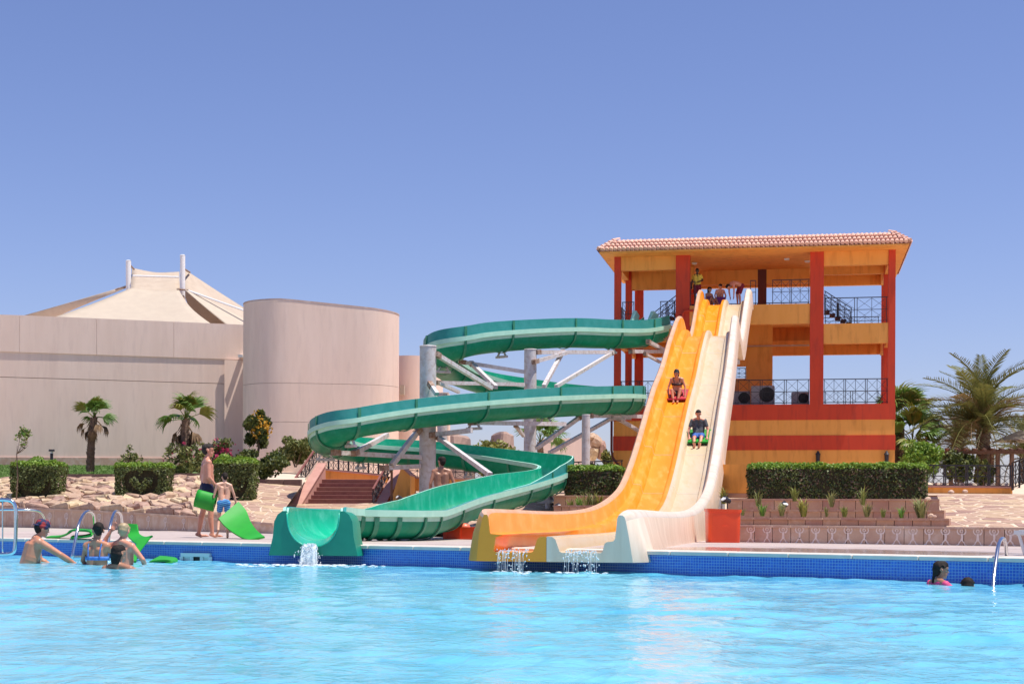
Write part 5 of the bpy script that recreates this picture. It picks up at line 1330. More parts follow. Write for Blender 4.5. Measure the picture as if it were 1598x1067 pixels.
shr('flowering_shrub', 'sprawling thin shrub with a few pink flowers around the fan palm trunk', 'shrub', 247, 334, 688, 742, 52.2, 2300, .06, M_LEAFO + [M_LEAF[1]], flowers=(M_FLOWERP, 45), clumps=20, stems=9)
shr('flowering_shrub', 'pink flowering shrub behind the standing man', 'shrub', 326, 372, 682, 735, 54, 1500, .06, M_LEAFO + [M_LEAF[0]], flowers=(M_FLOWERP, 190), clumps=14)
shr('twiggy_shrub', 'small twiggy shrub sprouting behind the heart hedge', 'shrub', 184, 222, 697, 735, 53, 320, .06, M_LEAFO, clumps=10, stems=8)
shr('yellow_shrub', 'yellow green shrubs beyond the low flume run', 'shrub', 728, 812, 683, 742, 88, 2600, .13, M_LEAFY + [M_LEAFO[1]], clumps=22)
shr('yellow_shrub', 'yellow flowering shrub between the rock outcrop and the tower', 'shrub', 938, 972, 692, 748, 72, 1500, .09, M_LEAFY + M_LEAFO, clumps=14)
shr('grey_shrub', 'dark shrub on the fence left of the tower base', 'shrub', 900, 960, 722, 752, 58.5, 1500, .06, M_LEAF + [M_LEAFO[2]], clumps=16)
# small tree with orange flowers
def small_tree(label, px, yb, yt, px0, px1, y0, y1, t, n, size, mats, flowers=None, r=.05, clumps=14):
    b = P(px, yb, t); o = thing('small_tree', label, 'tree', b); fk = P(px + 1, yt, t)
    MB().tube([b - V((0, 0, .05)), lerp(b, fk, .5) + V((.04, 0, 0)), fk], [r, r * .85, r * .6], 8).out('trunk', M_TWIG, o)
    a, c = P(px0, y1, t), P(px1, y0, t); cen = (a + c) / 2; rad = V(((c.x - a.x) / 2, (c.x - a.x) / 2 * .8, (c.z - a.z) / 2))
    leaves('crown', clump_points(cen, rad, n, clumps, .3), size, mats, o)
    if flowers:
        pts = clump_points(cen + V((rad.x * .25, -.1, rad.z * .15)), rad * .85, flowers, clumps, .7); leaves('flowers', pts, size * .72, [M_FLOWERO], o, aspect=.8)
    for k in range(7):
        e = cen + V((random.uniform(-.7, .7) * rad.x, random.uniform(-.6, .6) * rad.y, random.uniform(-.5, .7) * rad.z)); MB().tube([fk, lerp(fk, e, .5) + V((0, 0, -.05)), e], [r * .5, r * .3, .006], 5).out('branch', M_TWIG, o)
    return o
small_tree('small tree with clusters of orange flowers against the rounded white block', 402, 705, 688, 375, 432, 639, 699, 54.5, 3400, .075, M_LEAF + [M_LEAFO[0]], 260)
small_tree('thin sapling with sparse leaves in front of the leftmost hedge', 25, 782, 708, 18, 54, 661, 707, 44.8, 190, .055, M_LEAFO + [M_LEAFL[1]], None, .022, 9)
# tufts in the terraces
def tuft_mesh(seed):
    rr = random.Random(seed); mb = MB(); lean = rr.uniform(-.6, .6)
    for k in range(rr.randint(24, 60)):
        a = rr.uniform(0, 6.28) if rr.random() < .6 else lean + rr.uniform(-1, 1); L = rr.uniform(.10, .32); o = rr.uniform(.1, .75); d = V((math.cos(a), math.sin(a), 0)); s = V((-d.y, d.x, 0)) * .011
        p0 = d * rr.uniform(0, .05); p1 = p0 + d * o * L * .45 + V((0, 0, L * .65)); p2 = p0 + d * o * L * 1.05 + V((0, 0, L * (1 - .35 * o)))
        mb.add([p0 - s, p0 + s, p1 + s, p1 - s, p2], [(0, 1, 2, 3), (3, 2, 4)])
    return mb
TU = [tuft_mesh(k).mesh('grass_tuft', m) for k, m in ((1, M_LEAFY[1]), (2, M_LEAFL[1]), (3, M_LEAFO[1]), (14, M_LEAFY[0]), (15, M_LEAFO[0]), (16, M_LEAFY[1]), (17, M_LEAFO[1]))]
tufts = [(1159, 804, 32, .6), (1190, 805, 31.8, 1.0), (1220, 805, 31.7, 1.0), (1254, 806, 31.5, 1.35), (1289, 806, 31.3, .8), (1318, 806.5, 31.1, .85), (1352, 806.5, 31, 1.05), (1378, 807, 30.9, .7), (1407, 808, 30.8, .9), (1437, 808, 30.6, 1.5),
         (1130, 786, 35, 1.1), (1183, 790, 34.6, 1.1), (1240, 782, 34.8, 1.0), (1297, 791, 34, 1.0), (1347, 788, 34, 1.2), (905, 797, 36.5, 1.1), (925, 797, 36.4, 1.3), (936, 798, 36.4, 1.2), (915, 797, 36.2, 1.4), (890, 798, 36.4, .9)]
names = ['first', 'second', 'third', 'fourth', 'fifth', 'sixth', 'seventh', 'eighth', 'ninth', 'tenth']
for i, (px, py, t, sc) in enumerate(tufts):
    o = bpy.data.objects.new('grass_tuft', TU[i % 7]); col.objects.link(o); p = P(px, py, t); o.location = p; o.scale = (sc, sc, sc * (1.1 if i < 10 else 1.4)); o.rotation_euler = (0, 0, i)
    if i < 10: lab = f'grass tuft in the lower terrace bed, {names[i]} from the left'
    elif i < 15: lab = f'grass tuft in the upper terrace bed under the long hedge, {names[i - 10]} from the left'
    else: lab = f'grass tuft behind the orange slide run, {["second", "fourth", "fifth", "third", "first"][i - 15]} from the left'
    tag(o, lab, 'grass tuft', 'grass tufts in the terrace beds')
# ================================================================ THINGS ON THE DECK
def rail_tube(pts, r, parent, name='handrail', m=M_STEEL, n=4):
    return MB().tube(spline([V(p) for p in pts], n), r, 10).out(name, m, parent, smooth=True)
# ladder on the left (two bent rails and rungs)
la = thing('pool_ladder', 'steel pool ladder with two arched handrails between the bathers at the left', 'pool ladder', P(150, 842, 25.2))
for k, (pxs_) in enumerate(((112, 122, 130, 137, 143, 147, 148), (166, 172, 177, 181, 186, 190, 191))):
    ys = (872, 822, 803, 797.5, 799, 808, 838); tt = [24.0, 24.3, 24.7, 25.0, 25.4, 25.8, 26]
    rl = rail_tube([P(x, y, t) for x, y, t in zip(pxs_, ys, tt)], .024, la)
    p = P(pxs_[-1], 838.5, 26); MB().tube([(p.x, p.y, deckz(p) - .02), (p.x, p.y, deckz(p) + .02)], .05, 12).out('base_plate', M_STEEL, rl)
a, b = P(114, 868, 24.0), P(168, 868, 24.0)
for dz in (0, -.25): MB().beam(a + V((0, .05, dz)), b + V((0, .05, dz)), .07, .03).out('rung', M_STEEL, la)
# big bent rail at the left edge
lr = thing('entry_rail', 'thick bluish steel entry rail at the left edge of the picture', 'handrail', P(8, 866, 23.2))
t0 = 23.2
rail_tube([P(-60, 781, t0), P(-10, 779.5, t0), P(12, 780, t0), P(21, 784, t0), P(24.5, 796, t0), P(24.5, 830, t0), P(23, 856, t0), P(17, 863, t0), P(0, 864.5, t0), P(-50, 865.5, t0)], .028, lr)
rail_tube([P(4, 781, t0 + .02), P(4, 820, t0 + .02), P(4, 864, t0 + .02)], .011, lr, 'bar')
lr2 = thing('entry_rail', 'thin steel rail bending down to the deck behind the man in the cap', 'handrail', P(65, 838, 26.4))
rail_tube([P(-40, 795, 26.2), P(27, 795, 26.2), P(52, 796, 26.3), P(63, 799, 26.4), P(69, 808, 26.6), P(71, 822, 26.7), P(72, 838, 26.8)], .02, lr2)
# right ladder
rr_ = thing('pool_ladder', 'steel pool handrail arching over the pool edge at the right', 'pool ladder', P(1560, 868, 17.2))
for dx, dt in ((0, 0), (13, -.55)):
    rail_tube([P(x + dx * (1 if dx else 0) * 0 + 0, y, t) if not dx else P(x + 62, y + 3, t + dt) for x, y, t in ((1549, 925, 16.9), (1552, 892, 17.1), (1557, 856, 17.4), (1560, 845, 17.6), (1564, 840, 17.8), (1568, 843, 18.1), (1570, 856, 18.3), (1571, 871, 18.4))], .022, rr_)
for z in (-.45, -.7): MB().beam(P(1549, 925, 16.9) * 1 + V((0, 0, -.45 - z - .45 + z)), P(1611, 928, 16.35), .07, .03).out('rung', M_STEEL, rr_); break
# sun lounger half in frame at the right
sl_ = thing('sun_lounger', 'white framed sun lounger cut off by the right edge of the picture', 'sun lounger', E(8.95, .9))
def lg(s, d, z): return E(s, d, deckz(E(s, d)) + z)
pE = P(1589, 868, 18.75)
so = (pE - EO).dot(ED); do = (pE - EO).dot(EN)
for (s, d) in ((0, 0), (0, .6), (1.7, 0), (1.7, .6)):
    MB().tube([lg(so + s + (.08 if s == 0 else -.08), do + d, 0), lg(so + s, do + d, .28)], .02, 8).out('leg', M_METALW, sl_)
for d in (0, .6): MB().beam(lg(so - .05, do + d, .28), lg(so + 1.85, do + d, .28), .04, .05).out('side_rail', M_METALW, sl_)
MB().beam(lg(so, do, .26), lg(so, do + .6, .26), .04, .04).out('cross_rail', M_METALW, sl_)
for k in range(12): MB().beam(lg(so + .05 + k * .15, do + .02, .30), lg(so + .05 + k * .15, do + .58, .30), .10, .02).out('slat', M_METALW, sl_)
# orange red bin beside the slide
p = P(1131, 842, 29.2); q = P(1155, 842, 29.2); w = .315
bn = thing('plastic_bin', 'bright orange red plastic bin right of the cream slide end', 'bin', (p.x, p.y + .3, deckz(p)))
hb = P(1131, 794, 29.2).z - deckz(p)
mb = MB(); rows = []
def rr_ring(w, d, r, z, dz=0): 
    out = []
    for (sx, sy, a0) in ((1, -1, -90), (1, 1, 0), (-1, 1, 90), (-1, -1, 180)):
        for a in (0, 22, 45, 67, 90):
            x = sx * (w - r) + r * math.cos(R(a0 + a)); out.append(V((x, sy * (d - r) + r * math.sin(R(a0 + a)), z - dz * x)))
    return out
for (w_, z, dz) in ((.295, .0, 0), (.30, .02, 0), (.31, hb - .06, .03), (.325, hb - .055, .03), (.33, hb, .03), (.30, hb, .03), (.28, .1, 0)): rows.append(rr_ring(w_, w_, .09, z, dz))
mb.loft(rows, closed=True); k = len(rows[0]); mb.f.append(tuple(len(mb.v) - k + i for i in range(k))); mb.m.append(0)
mb.out('bin_body', M_REDBIN, bn, smooth=40, local=True)
MB().tube([V((math.cos(a) * .05 , -.325, hb * .5 + math.sin(a) * .012)) for a in np.linspace(0, 6.28, 12)], .004, 5).out('moulded_ring', M_REDBIN, bn, local=True)
# red crate with balls behind the green slide
c0, c1 = P(697, 841, 30.2), P(747, 842, 29.9)
cr = thing('red_crate', 'long red plastic crate behind the green slide run', 'crate', ((c0.x + c1.x) / 2, c0.y + .2, deckz(c0)), -.3)
L = (c1 - c0).length / 2
for (n_, a) in (('side_panel', (-L, L, -.2, -.18, 0, .24)), ('side_panel', (-L, L, .18, .2, 0, .24)), ('end_panel', (-L, -L + .02, -.178, .178, 0, .24)), ('end_panel', (L - .02, L, -.178, .178, 0, .24)), ('crate_floor', (-L + .02, L - .02, -.178, .178, .01, .03))):
    MB().box(*a).out(n_, M_REDBIN, cr, local=True)
for x in (-.3, 0, .3): MB().box(x - .02, x + .02, -.215, -.202, .02, .22).out('upright', M_REDBIN, cr, local=True)
for k, (px, lab) in enumerate(((709, 'orange buoy lying at the left end of the red crate'), (724, 'orange buoy lying in the middle of the red crate'))):
    q = P(px, 824, 30.2); b = thing('orange_buoy', lab, 'buoy', (q.x, q.y + .15, deckz(c0) + .13), 0, 'orange buoys in the red crate')
    MB().ball((0, 0, .08), .11, 1.2, 1, 1, 14).out('float', mat('coral_plastic', (.75, .16, .08), rough=.4), b, smooth=True, local=True); MB().tube([(-.14, 0, .08), (-.19, 0, .08)], .02, 8).out('eyelet', M_METALW, b, local=True)
# folded towel and sandals bits lying by the crate
tw = P(655, 843, 28.9); t_ = thing('folded_towel', 'small striped folded towel on the deck under the green slide', 'towel', (tw.x, tw.y, deckz(tw)))
for k in range(3): MB().bbox(-.14, .14, -.09, .09, .03 * k + .001, .03 * k + .029, .01).out('fold', mat('towel_white', (.72, .70, .68), rough=.9) if k != 1 else M_MATR, t_, local=True)
# skimmer frame in the wall
sk = thing('pool_skimmer', 'white framed dark skimmer opening in the blue pool wall', 'skimmer', P(308, 873, 23.6))
def on_wall(px, py, off=.0):
    u, v = uv(px, py); t = (20.9) / (1 + .617 * u); p = V((u * t, t, EYE - v * t)); return p - EN * off
q = [on_wall(285, 879.5), on_wall(330, 880), on_wall(330, 865.5), on_wall(285, 865)]
def frame_bar(a, b, w): MB().beam(a - EN * .02, b - EN * .02, w, w).out('frame', M_METALW, sk)
sw = .055
frame_bar(q[0], q[1], sw); frame_bar(q[3], q[2], sw); frame_bar(q[0] + V((0, 0, .03)), q[3] - V((0, 0, .03)), sw * 1.02); frame_bar(q[1] + V((0, 0, .03)), q[2] - V((0, 0, .03)), sw * 1.02)
m_ = (q[0] + q[3]) / 2; m2 = (q[1] + q[2]) / 2
for f in (.36, .70): frame_bar(lerp(q[0], q[1], f) + V((0, 0, .03)), lerp(q[3], q[2], f) - V((0, 0, .03)), .05)
dk_ = lerp(q[0], q[1], .53) + V((0, 0, .075)); MB().beam(lerp(q[0], q[1], .39) - EN * .004 + V((0, 0, .078)), lerp(q[0], q[1], .67) - EN * .004 + V((0, 0, .078)), .01, .11).out('opening', M_BLACK, sk)  # flat black plate painted in for the shade inside the skimmer
for f0, f1 in ((.05, .33), (.73, .95)): MB().beam(lerp(q[0], q[1], f0) - EN * .004 + V((0, 0, .078)), lerp(q[0], q[1], f1) - EN * .004 + V((0, 0, .078)), .01, .11).out('panel', M_METALW, sk)
# lamps
def bollard(label, px, yb, yt, t, w=.07):
    b = P(px, yb, t); h = P(px, yt, t).z - b.z; o = thing('bollard_lamp', label, 'lamp', b, 0)
    MB().tube([(0, 0, -.05), (0, 0, h * .8)], [w * .6, w * .6], 10).out('post', M_IRON, o, local=True); MB().tube([(0, 0, h * .8), (0, 0, h * .9)], [w * .55, w * .55], 10).out('lens', M_METALW, o, local=True)
    MB().tube([(0, 0, h * .9), (0, 0, h)], [w * 1.2, w * 1.1], 12).out('cap', M_IRON, o, local=True)
bollard('short black bollard lamp on the lawn by the leftmost hedge', 80.5, 731, 701, 55, .09)
def spot(label, px, yb, yh, t, dx=.12):
    b = P(px, yb, t); h = P(px, yh, t).z - b.z; o = thing('spot_lamp', label, 'lamp', b, 0, 'small garden spot lamps')
    MB().tube([(0, 0, -.05), (0, 0, h * .75)], .015, 8).out('stake', M_IRON, o, local=True)
    MB().tube([(-dx * .5, .03, h * .68), (dx * .7, -.05, h)], [.05, .075], 12).out('head', M_IRON, o, local=True); MB().tube([(dx * .7, -.05, h), (dx * .78, -.056, h + .012)], [.07, .065], 12).out('lens', M_METALW, o, local=True)
spot('white headed garden spot lamp between the cream slide and the terraces', 1135, 791, 778, 34.5, -.12); spot('garden spot lamp behind the orange slide end by the short pole', 867, 798, 789, 36, .12); spot('garden spot lamp right of the red stairs', 625, 785, 775, 52, -.14)
spot('tiny dark spot lamp among the grass tufts', 1222, 795, 786, 33, .05)
lp = P(611, 786, 55); l_ = thing('lamp_post', 'thin dark lamp post right of the red stairs', 'lamp post', lp); hh = P(611, 734, 55).z - lp.z
MB().tube([(0, 0, -.2), (0, 0, hh)], .045, 10).out('post', M_WOOD, l_, local=True); MB().tube([(0, 0, -.02), (0, 0, .12)], [.09, .07], 10).out('base', M_IRON, l_, local=True); MB().tube([(0, 0, hh), (0, 0, hh + .05)], [.07, .05], 10).out('cap', M_IRON, l_, local=True)
# white stones in the beds
for (px, py, t, r, lab) in ((1448, 779.5, 35.3, .10, 'white stone on the top terrace at the end of the hedge'), (1452, 806, 30.4, .09, 'white stone beside the largest grass tuft'), (1458, 807, 30.2, .06, 'small pale pebble right of the largest grass tuft'), (1484, 769, 47, .13, 'pale stone at the foot of the orange wall'), (1506, 768, 47, .12, 'pale leaning stone right of the other at the orange wall'), (798, 794.5, 38, .12, 'pale stone above the orange slide end')):
    c = P(px, py, t); r *= .7; mb = MB().ball((0, 0, r * .35), r, 1.1, .9, .7, 10); mb.v = [tuple(V(v) * (1 + .25 * mnoise.noise(V(v) * 14 + c))) for v in mb.v]
    o = mb.out('pale_stone', M_SANDPALE, None); o.location = c; tag(o, lab, 'stone', 'loose pale stones')
# ---- foam mats
def sheet_mat(label, lines, thick, m, group='foam sliding mats', handle=True):
    """lines: list of (left, right) edge points; makes a bent foam sheet with thickness"""
    t = thing('sliding_mat', label, 'mat', lines[0][0], 0, group); L = spline([V(a) for a, b in lines], 5); Rr = spline([V(b) for a, b in lines], 5); rows = []; n = len(L)
    for i in range(n):
        d = (L[min(i + 1, n - 1)] + Rr[min(i + 1, n - 1)] - L[max(i - 1, 0)] - Rr[max(i - 1, 0)]).normalized(); x = (Rr[i] - L[i]).normalized(); nn = x.cross(d).normalized() * thick / 2
        rows.append([L[i] + nn, lerp(L[i], Rr[i], .5) + nn * 1.1, Rr[i] + nn, Rr[i] + x * thick * .2, Rr[i] - nn, lerp(L[i], Rr[i], .5) - nn * 1.1, L[i] - nn, L[i] - x * thick * .2])
    mb = MB(); mb.loft(rows, closed=True); k = len(mb.v); mb.f += [tuple(range(7, -1, -1)), tuple(range(k - 8, k))]; mb.m += [0, 0]
    mb.out('foam_sheet', m, t, smooth=45)
    return t
def mp(px, py, t): return P(px, py, t)
# boy's mat, held at the top and trailing on the deck
sheet_mat('bright green mat trailing from the hand of the boy', [(mp(341, 809, 27.6), mp(372, 783, 28.0)), (mp(350, 820, 27.5), mp(384, 797, 27.9)), (mp(364, 831, 27.3), mp(391, 814, 27.6)), (mp(378, 839, 27.0), mp(401, 828, 27.2)), (mp(388, 842.5, 26.6), mp(413, 838, 26.8))], .03, M_MATG)
# man's rolled mat
rm = thing('sliding_mat', 'green mat rolled up under the arm of the standing man', 'mat', mp(320, 780, 28.1), 0, 'foam sliding mats')
a, b = mp(306, 776, 28.05), mp(336, 784, 28.05); d = (b - a).normalized(); y = V((0, -1, 0)); z = d.cross(y); rows = []
for s in (0, .25, .5, .75, 1):
    r = []
    for k in range(26):
        q = 2 * math.pi * 1.35 * k / 25; rad = .115 + .035 * k / 25; r.append(lerp(a, b, s) + y * math.cos(q) * rad * .75 + z * math.sin(q) * rad * 1.15)
    rows.append(r)
mb = MB(); mb.loft(rows); o = mb.out('foam_sheet', M_MATG, rm, smooth=True); s_ = o.modifiers.new('thick', 'SOLIDIFY'); s_.thickness = .025
# mats on the deck at the left
def zdeck(px, py, t): p = P(px, py, t); return p
sheet_mat('green mat folded over itself lying on the deck between the cap man and the ladder', [(mp(72, 838.5, 25.9), mp(80, 836.5, 26.9)), (mp(90, 838, 25.7), mp(96, 835.5, 26.7)), (mp(103, 834, 25.5), mp(108, 831, 26.5)), (mp(110, 828, 25.4), mp(116, 826, 26.4)), (mp(122, 827.5, 25.3), mp(126, 825.8, 26.3)), (mp(139, 829, 25.1), mp(142, 827, 26.1)), (mp(143, 835, 25.0), mp(145, 831, 26.0)), (mp(128, 838, 25.1), mp(132, 835, 26.1)), (mp(110, 838.5, 25.3), mp(114, 836, 26.3))], .03, M_MATG)
sheet_mat('green mat standing upright and curling over the pool edge behind the blond bather', [(mp(196, 817, 24.6), mp(214, 818, 24.5)), (mp(197, 832, 24.5), mp(217, 832, 24.3)), (mp(205, 842, 24.0), mp(226, 838, 23.9)), (mp(215, 850, 23.6), mp(238, 836, 23.6))], .03, M_MATG)
sheet_mat('green mat hanging down the pool wall beside the blond bather', [(mp(216, 843, 23.5), mp(234, 839, 23.5)), (mp(212, 853, 23.3), mp(226, 849, 23.3)), (mp(206, 866, 23.0), mp(216, 863, 23.0)), (mp(198, 876, 22.6), mp(212, 876, 22.6))], .03, M_MATG)
sheet_mat('green mat floating in the water beside the skimmer', [(mp(233, 877, 22.6), mp(250, 868, 23.3)), (mp(246, 875, 22.5), mp(262, 869, 23.2)), (mp(260, 874.5, 22.4), mp(274, 871, 23.1)), (mp(268, 876.5, 22.3), mp(276, 875, 23.0)), (mp(258, 879, 22.3), mp(268, 879, 22.9))], .03, M_MATG)
# ---- falling water
def splash_mat():
    m = bpy.data.materials.new('white_water'); m.use_nodes = True; bs = m.node_tree.nodes['Principled BSDF']; bs.inputs['Base Color'].default_value = (.86, .92, .95, 1); bs.inputs['Roughness'].default_value = .12; bs.inputs['Subsurface Weight'].default_value = .0
    bs.inputs['Transmission Weight'].default_value = .25; bs.inputs['IOR'].default_value = 1.2; return m
M_SPL = splash_mat()
def pour(label, pts0, n, spread, fall, seed, foam, streams=24, dirn=V((-.1, -1, 0)), rr=(.006, .013)):
    """water leaving a lip: thin streams, drops and a patch of foam"""
    rr_ = random.Random(seed); t = thing('falling_water', label, 'water', pts0[0], 0, 'water pouring from the slides'); mb = MB()
    def traj(p, v, g=9.8):
        out = []
        for k in range(7):
            s = k / 6 * .30; q = p + v * s - V((0, 0, .5 * g * s * s)); out.append(q)
            if q.z < -.30: break
        return out
    for k in range(streams):
        p = lerp(pts0[0], pts0[1], rr_.random()); v = dirn * rr_.uniform(.35, fall) + V((rr_.uniform(-spread, spread), 0, rr_.uniform(-.1, .35)))
        q = traj(p, v); r = rr_.uniform(*rr)
        if len(q) > 2: mb.tube(q, [r * rr_.uniform(.5, 1.3) for _ in q], 5)
    for k in range(n):
        p = lerp(pts0[0], pts0[1], rr_.random()); v = dirn * rr_.uniform(.3, fall * 1.25) + V((rr_.gauss(0, spread * 1.3), rr_.gauss(0, .15), rr_.uniform(-.2, .8))); s = rr_.uniform(0, .28); q = p + v * s - V((0, 0, 4.9 * s * s))
        if q.z > -.30: mb.ball(q, rr_.uniform(.003, .010), 1, 1, rr_.uniform(1, 1.8), 6)
    tag(mb.out('droplets', M_SPL, t, smooth=True), kind='stuff')
    mb = MB()
    for k in range(foam):
        p = lerp(pts0[0], pts0[1], rr_.uniform(-.25, 1.25)) + dirn * rr_.gauss(fall * .22, .16); p.x += rr_.gauss(0, .14 + foam * .0007); p.z = -.288 + rr_.uniform(-.012, .014); mb.ball(p, rr_.uniform(.008, .032), 1.9, 1.2, .4, 6)
    tag(mb.out('foam', M_SPL, t, smooth=True), kind='stuff')
pour('white gush of water falling from the green flume mouth', (P(476, 851, 21.95), P(492, 851.5, 21.92)), 700, .22, .9, 4, 330, streams=130, dirn=V((-.12, -.7, 0)), rr=(.007, .016))
a, b = S(-.62, 19.72, .012), S(-.22, 19.72, .012); pour('thin veil of water dripping off the orange lane lip', (a, b), 170, .12, .4, 5, 34, streams=20, rr=(.0012, .0026))
a, b = S(.26, 19.72, .012), S(.66, 19.72, .012); pour('thin veil of water dripping off the cream lane lip', (a, b), 150, .16, .5, 6, 30, streams=15, rr=(.0012, .0026))
# ================================================================ PEOPLE
def skin(name, c, c2): return mat(name, c, c2, 7, .40, .001, 60, spec=.4)
SK_TAN = skin('tanned_skin', (.50, .20, .11), (.56, .25, .15)); SK_RED = skin('sunburnt_skin', (.60, .24, .15), (.64, .30, .20)); SK_FAIR = skin('fair_skin', (.70, .40, .28), (.64, .34, .23)); SK_DARK = skin('dark_skin', (.055, .028, .018), (.07, .036, .022)); SK_BROWN = skin('brown_skin', (.34, .15, .09), (.40, .20, .12))
HAIR_D = mat('dark_hair', (.016, .011, .009), (.028, .019, .015), 30, .75, spec=.2); HAIR_B = mat('blond_hair', (.42, .30, .16), (.34, .24, .13), 30, .55); HAIR_G = mat('grey_brown_hair', (.022, .018, .016), (.05, .04, .036), 30, .8, spec=.2)
C_NAVY = mat('navy_cloth', (.012, .014, .05), rough=.8); C_BLUE = mat('blue_bikini', (.03, .10, .42), (.10, .28, .62), 22, .7); C_MAROON = mat('maroon_cloth', (.24, .012, .03), (.18, .01, .025), 9, .8); C_YEL = mat('yellow_shirt', (.72, .58, .08), (.64, .50, .06), 9, .8); C_BLACK = mat('black_swimwear', (.012, .012, .016), rough=.6); C_SHIRT = mat('dark_grey_shirt', (.04, .045, .055), (.12, .13, .14), 16, .8); C_SHORTB = mat('blue_shorts', (.02, .08, .32), (.03, .12, .42), 9, .7); C_PINK = mat('pink_swimwear', (.72, .06, .18), rough=.6); C_NEON = mat('neon_yellow_cloth', (.60, .85, .04), rough=.6); C_PURP = mat('purple_swimwear', (.16, .03, .12), rough=.6); C_WHITECAP = mat('pale_cap', (.72, .62, .50), rough=.8)
def stripes():
    m = bpy.data.materials.new('striped_trunks'); m.use_nodes = True; N = m.node_tree.nodes; L = m.node_tree.links; tc = N.new('ShaderNodeTexCoord'); mp_ = N.new('ShaderNodeMapping'); mp_.inputs['Rotation'].default_value = (0, .25, 0); L.new(tc.outputs['Object'], mp_.inputs[0])
    w = N.new('ShaderNodeTexWave'); w.bands_direction = 'Z'; w.inputs['Scale'].default_value = 9; w.inputs['Distortion'].default_value = .6; L.new(mp_.outputs[0], w.inputs[0]); r = N.new('ShaderNodeValToRGB'); r.color_ramp.interpolation = 'CONSTANT'
    r.color_ramp.elements[0].color = (.02, .07, .40, 1); r.color_ramp.elements[1].color = (.10, .42, .62, 1); r.color_ramp.elements[1].position = .5; L.new(w.outputs[0], r.inputs[0]); L.new(r.outputs[0], N['Principled BSDF'].inputs['Base Color']); return m
C_STRIPE = stripes()
EYE_D = mat('dark_eye', (.01, .008, .006), rough=.15); LIP = mat('lip', (.36, .10, .09), rough=.5)
def capsule(mb, p0, r0, p1, r1, n=10):
    p0, p1 = V(p0), V(p1); d = p1 - p0
    if d.length < 1e-5: return mb.ball(p0, max(r0, r1), 1, 1, 1, n)
    u = d.normalized(); pts = []; rs = []
    for a in (-90, -55, -20): pts.append(p0 + u * r0 * math.sin(R(a))); rs.append(max(r0 * math.cos(R(a)), .0008))
    for a in (20, 55, 90): pts.append(p1 + u * r1 * math.sin(R(a))); rs.append(max(r1 * math.cos(R(a)), .0008))
    return mb.tube(pts, rs, n)
def fuse(caps, voxel, smooth=5):
    """one continuous surface grown over tapered capsules"""
    mb = MB()
    for c in caps: capsule(mb, *c)
    me = mb.mesh('tmp', M_IRON); o = bpy.data.objects.new('tmp', me); col.objects.link(o)
    r = o.modifiers.new('r', 'REMESH'); r.mode = 'VOXEL'; r.voxel_size = voxel; r.use_smooth_shade = True
    s = o.modifiers.new('s', 'SMOOTH'); s.factor = .5; s.iterations = smooth
    dg = bpy.context.evaluated_depsgraph_get(); out = bpy.data.meshes.new_from_object(o.evaluated_get(dg)); bpy.data.objects.remove(o); bpy.data.meshes.remove(me); return out
STAND = dict(pel=(0, 0, .95), chest=(0, .01, 1.28), neck=(0, 0, 1.47), head=(0, .025, 1.62), shL=(-.175, 0, 1.42), elL=(-.235, -.03, 1.13), wrL=(-.24, .05, .88), shR=(.175, 0, 1.42), elR=(.235, -.03, 1.13), wrR=(.24, .05, .88), hipL=(-.088, 0, .92), knL=(-.10, .02, .50), anL=(-.10, -.02, .08), toeL=(-.12, .15, .03), hipR=(.088, 0, .92), knR=(.10, .02, .50), anR=(.10, -.02, .08), toeR=(.12, .15, .03))
def hand_caps(wr, el, side, curl, k=1.0, pn=None):
    d = (wr - el).normalized(); up = V((0, 0, 1)) if abs(d.z) < .8 else V((0, 1, 0))
    w = d.cross(up).normalized() if pn is None else (pn - d * pn.dot(d)).normalized(); n = w.cross(d).normalized()
    if n.dot(V((-side, 0, 0))) < 0 and pn is None: n = -n
    caps = []; pe = wr + d * .085 * k
    caps.append((wr, .027 * k, wr + d * .045 * k, .03 * k))
    for j, (o, l) in enumerate(((-.030, .070), (-.010, .082), (.010, .078), (.028, .060))):
        b0 = wr + d * .03 * k + w * o * .8 * k; b = pe + w * o * k; caps.append((b0, .016 * k, b, .013 * k)); c1 = b + (d * (1 - curl * .5) + n * curl * .8).normalized() * l * .5 * k; c2 = c1 + (d * (1 - curl * 1.1) + n * curl * 1.1).normalized() * l * .5 * k
        caps += [(b, .0105 * k, c1, .0098 * k), (c1, .0098 * k, c2, .008 * k)]
    tb = wr + d * .025 * k - w * .025 * k; t1 = tb + (d * .6 - w * .7 + n * .3).normalized() * .045 * k; t2 = t1 + (d * .85 - w * .2 + n * .4).normalized() * .035 * k
    caps += [(tb, .016 * k, t1, .012 * k), (t1, .012 * k, t2, .010 * k)]
    return caps
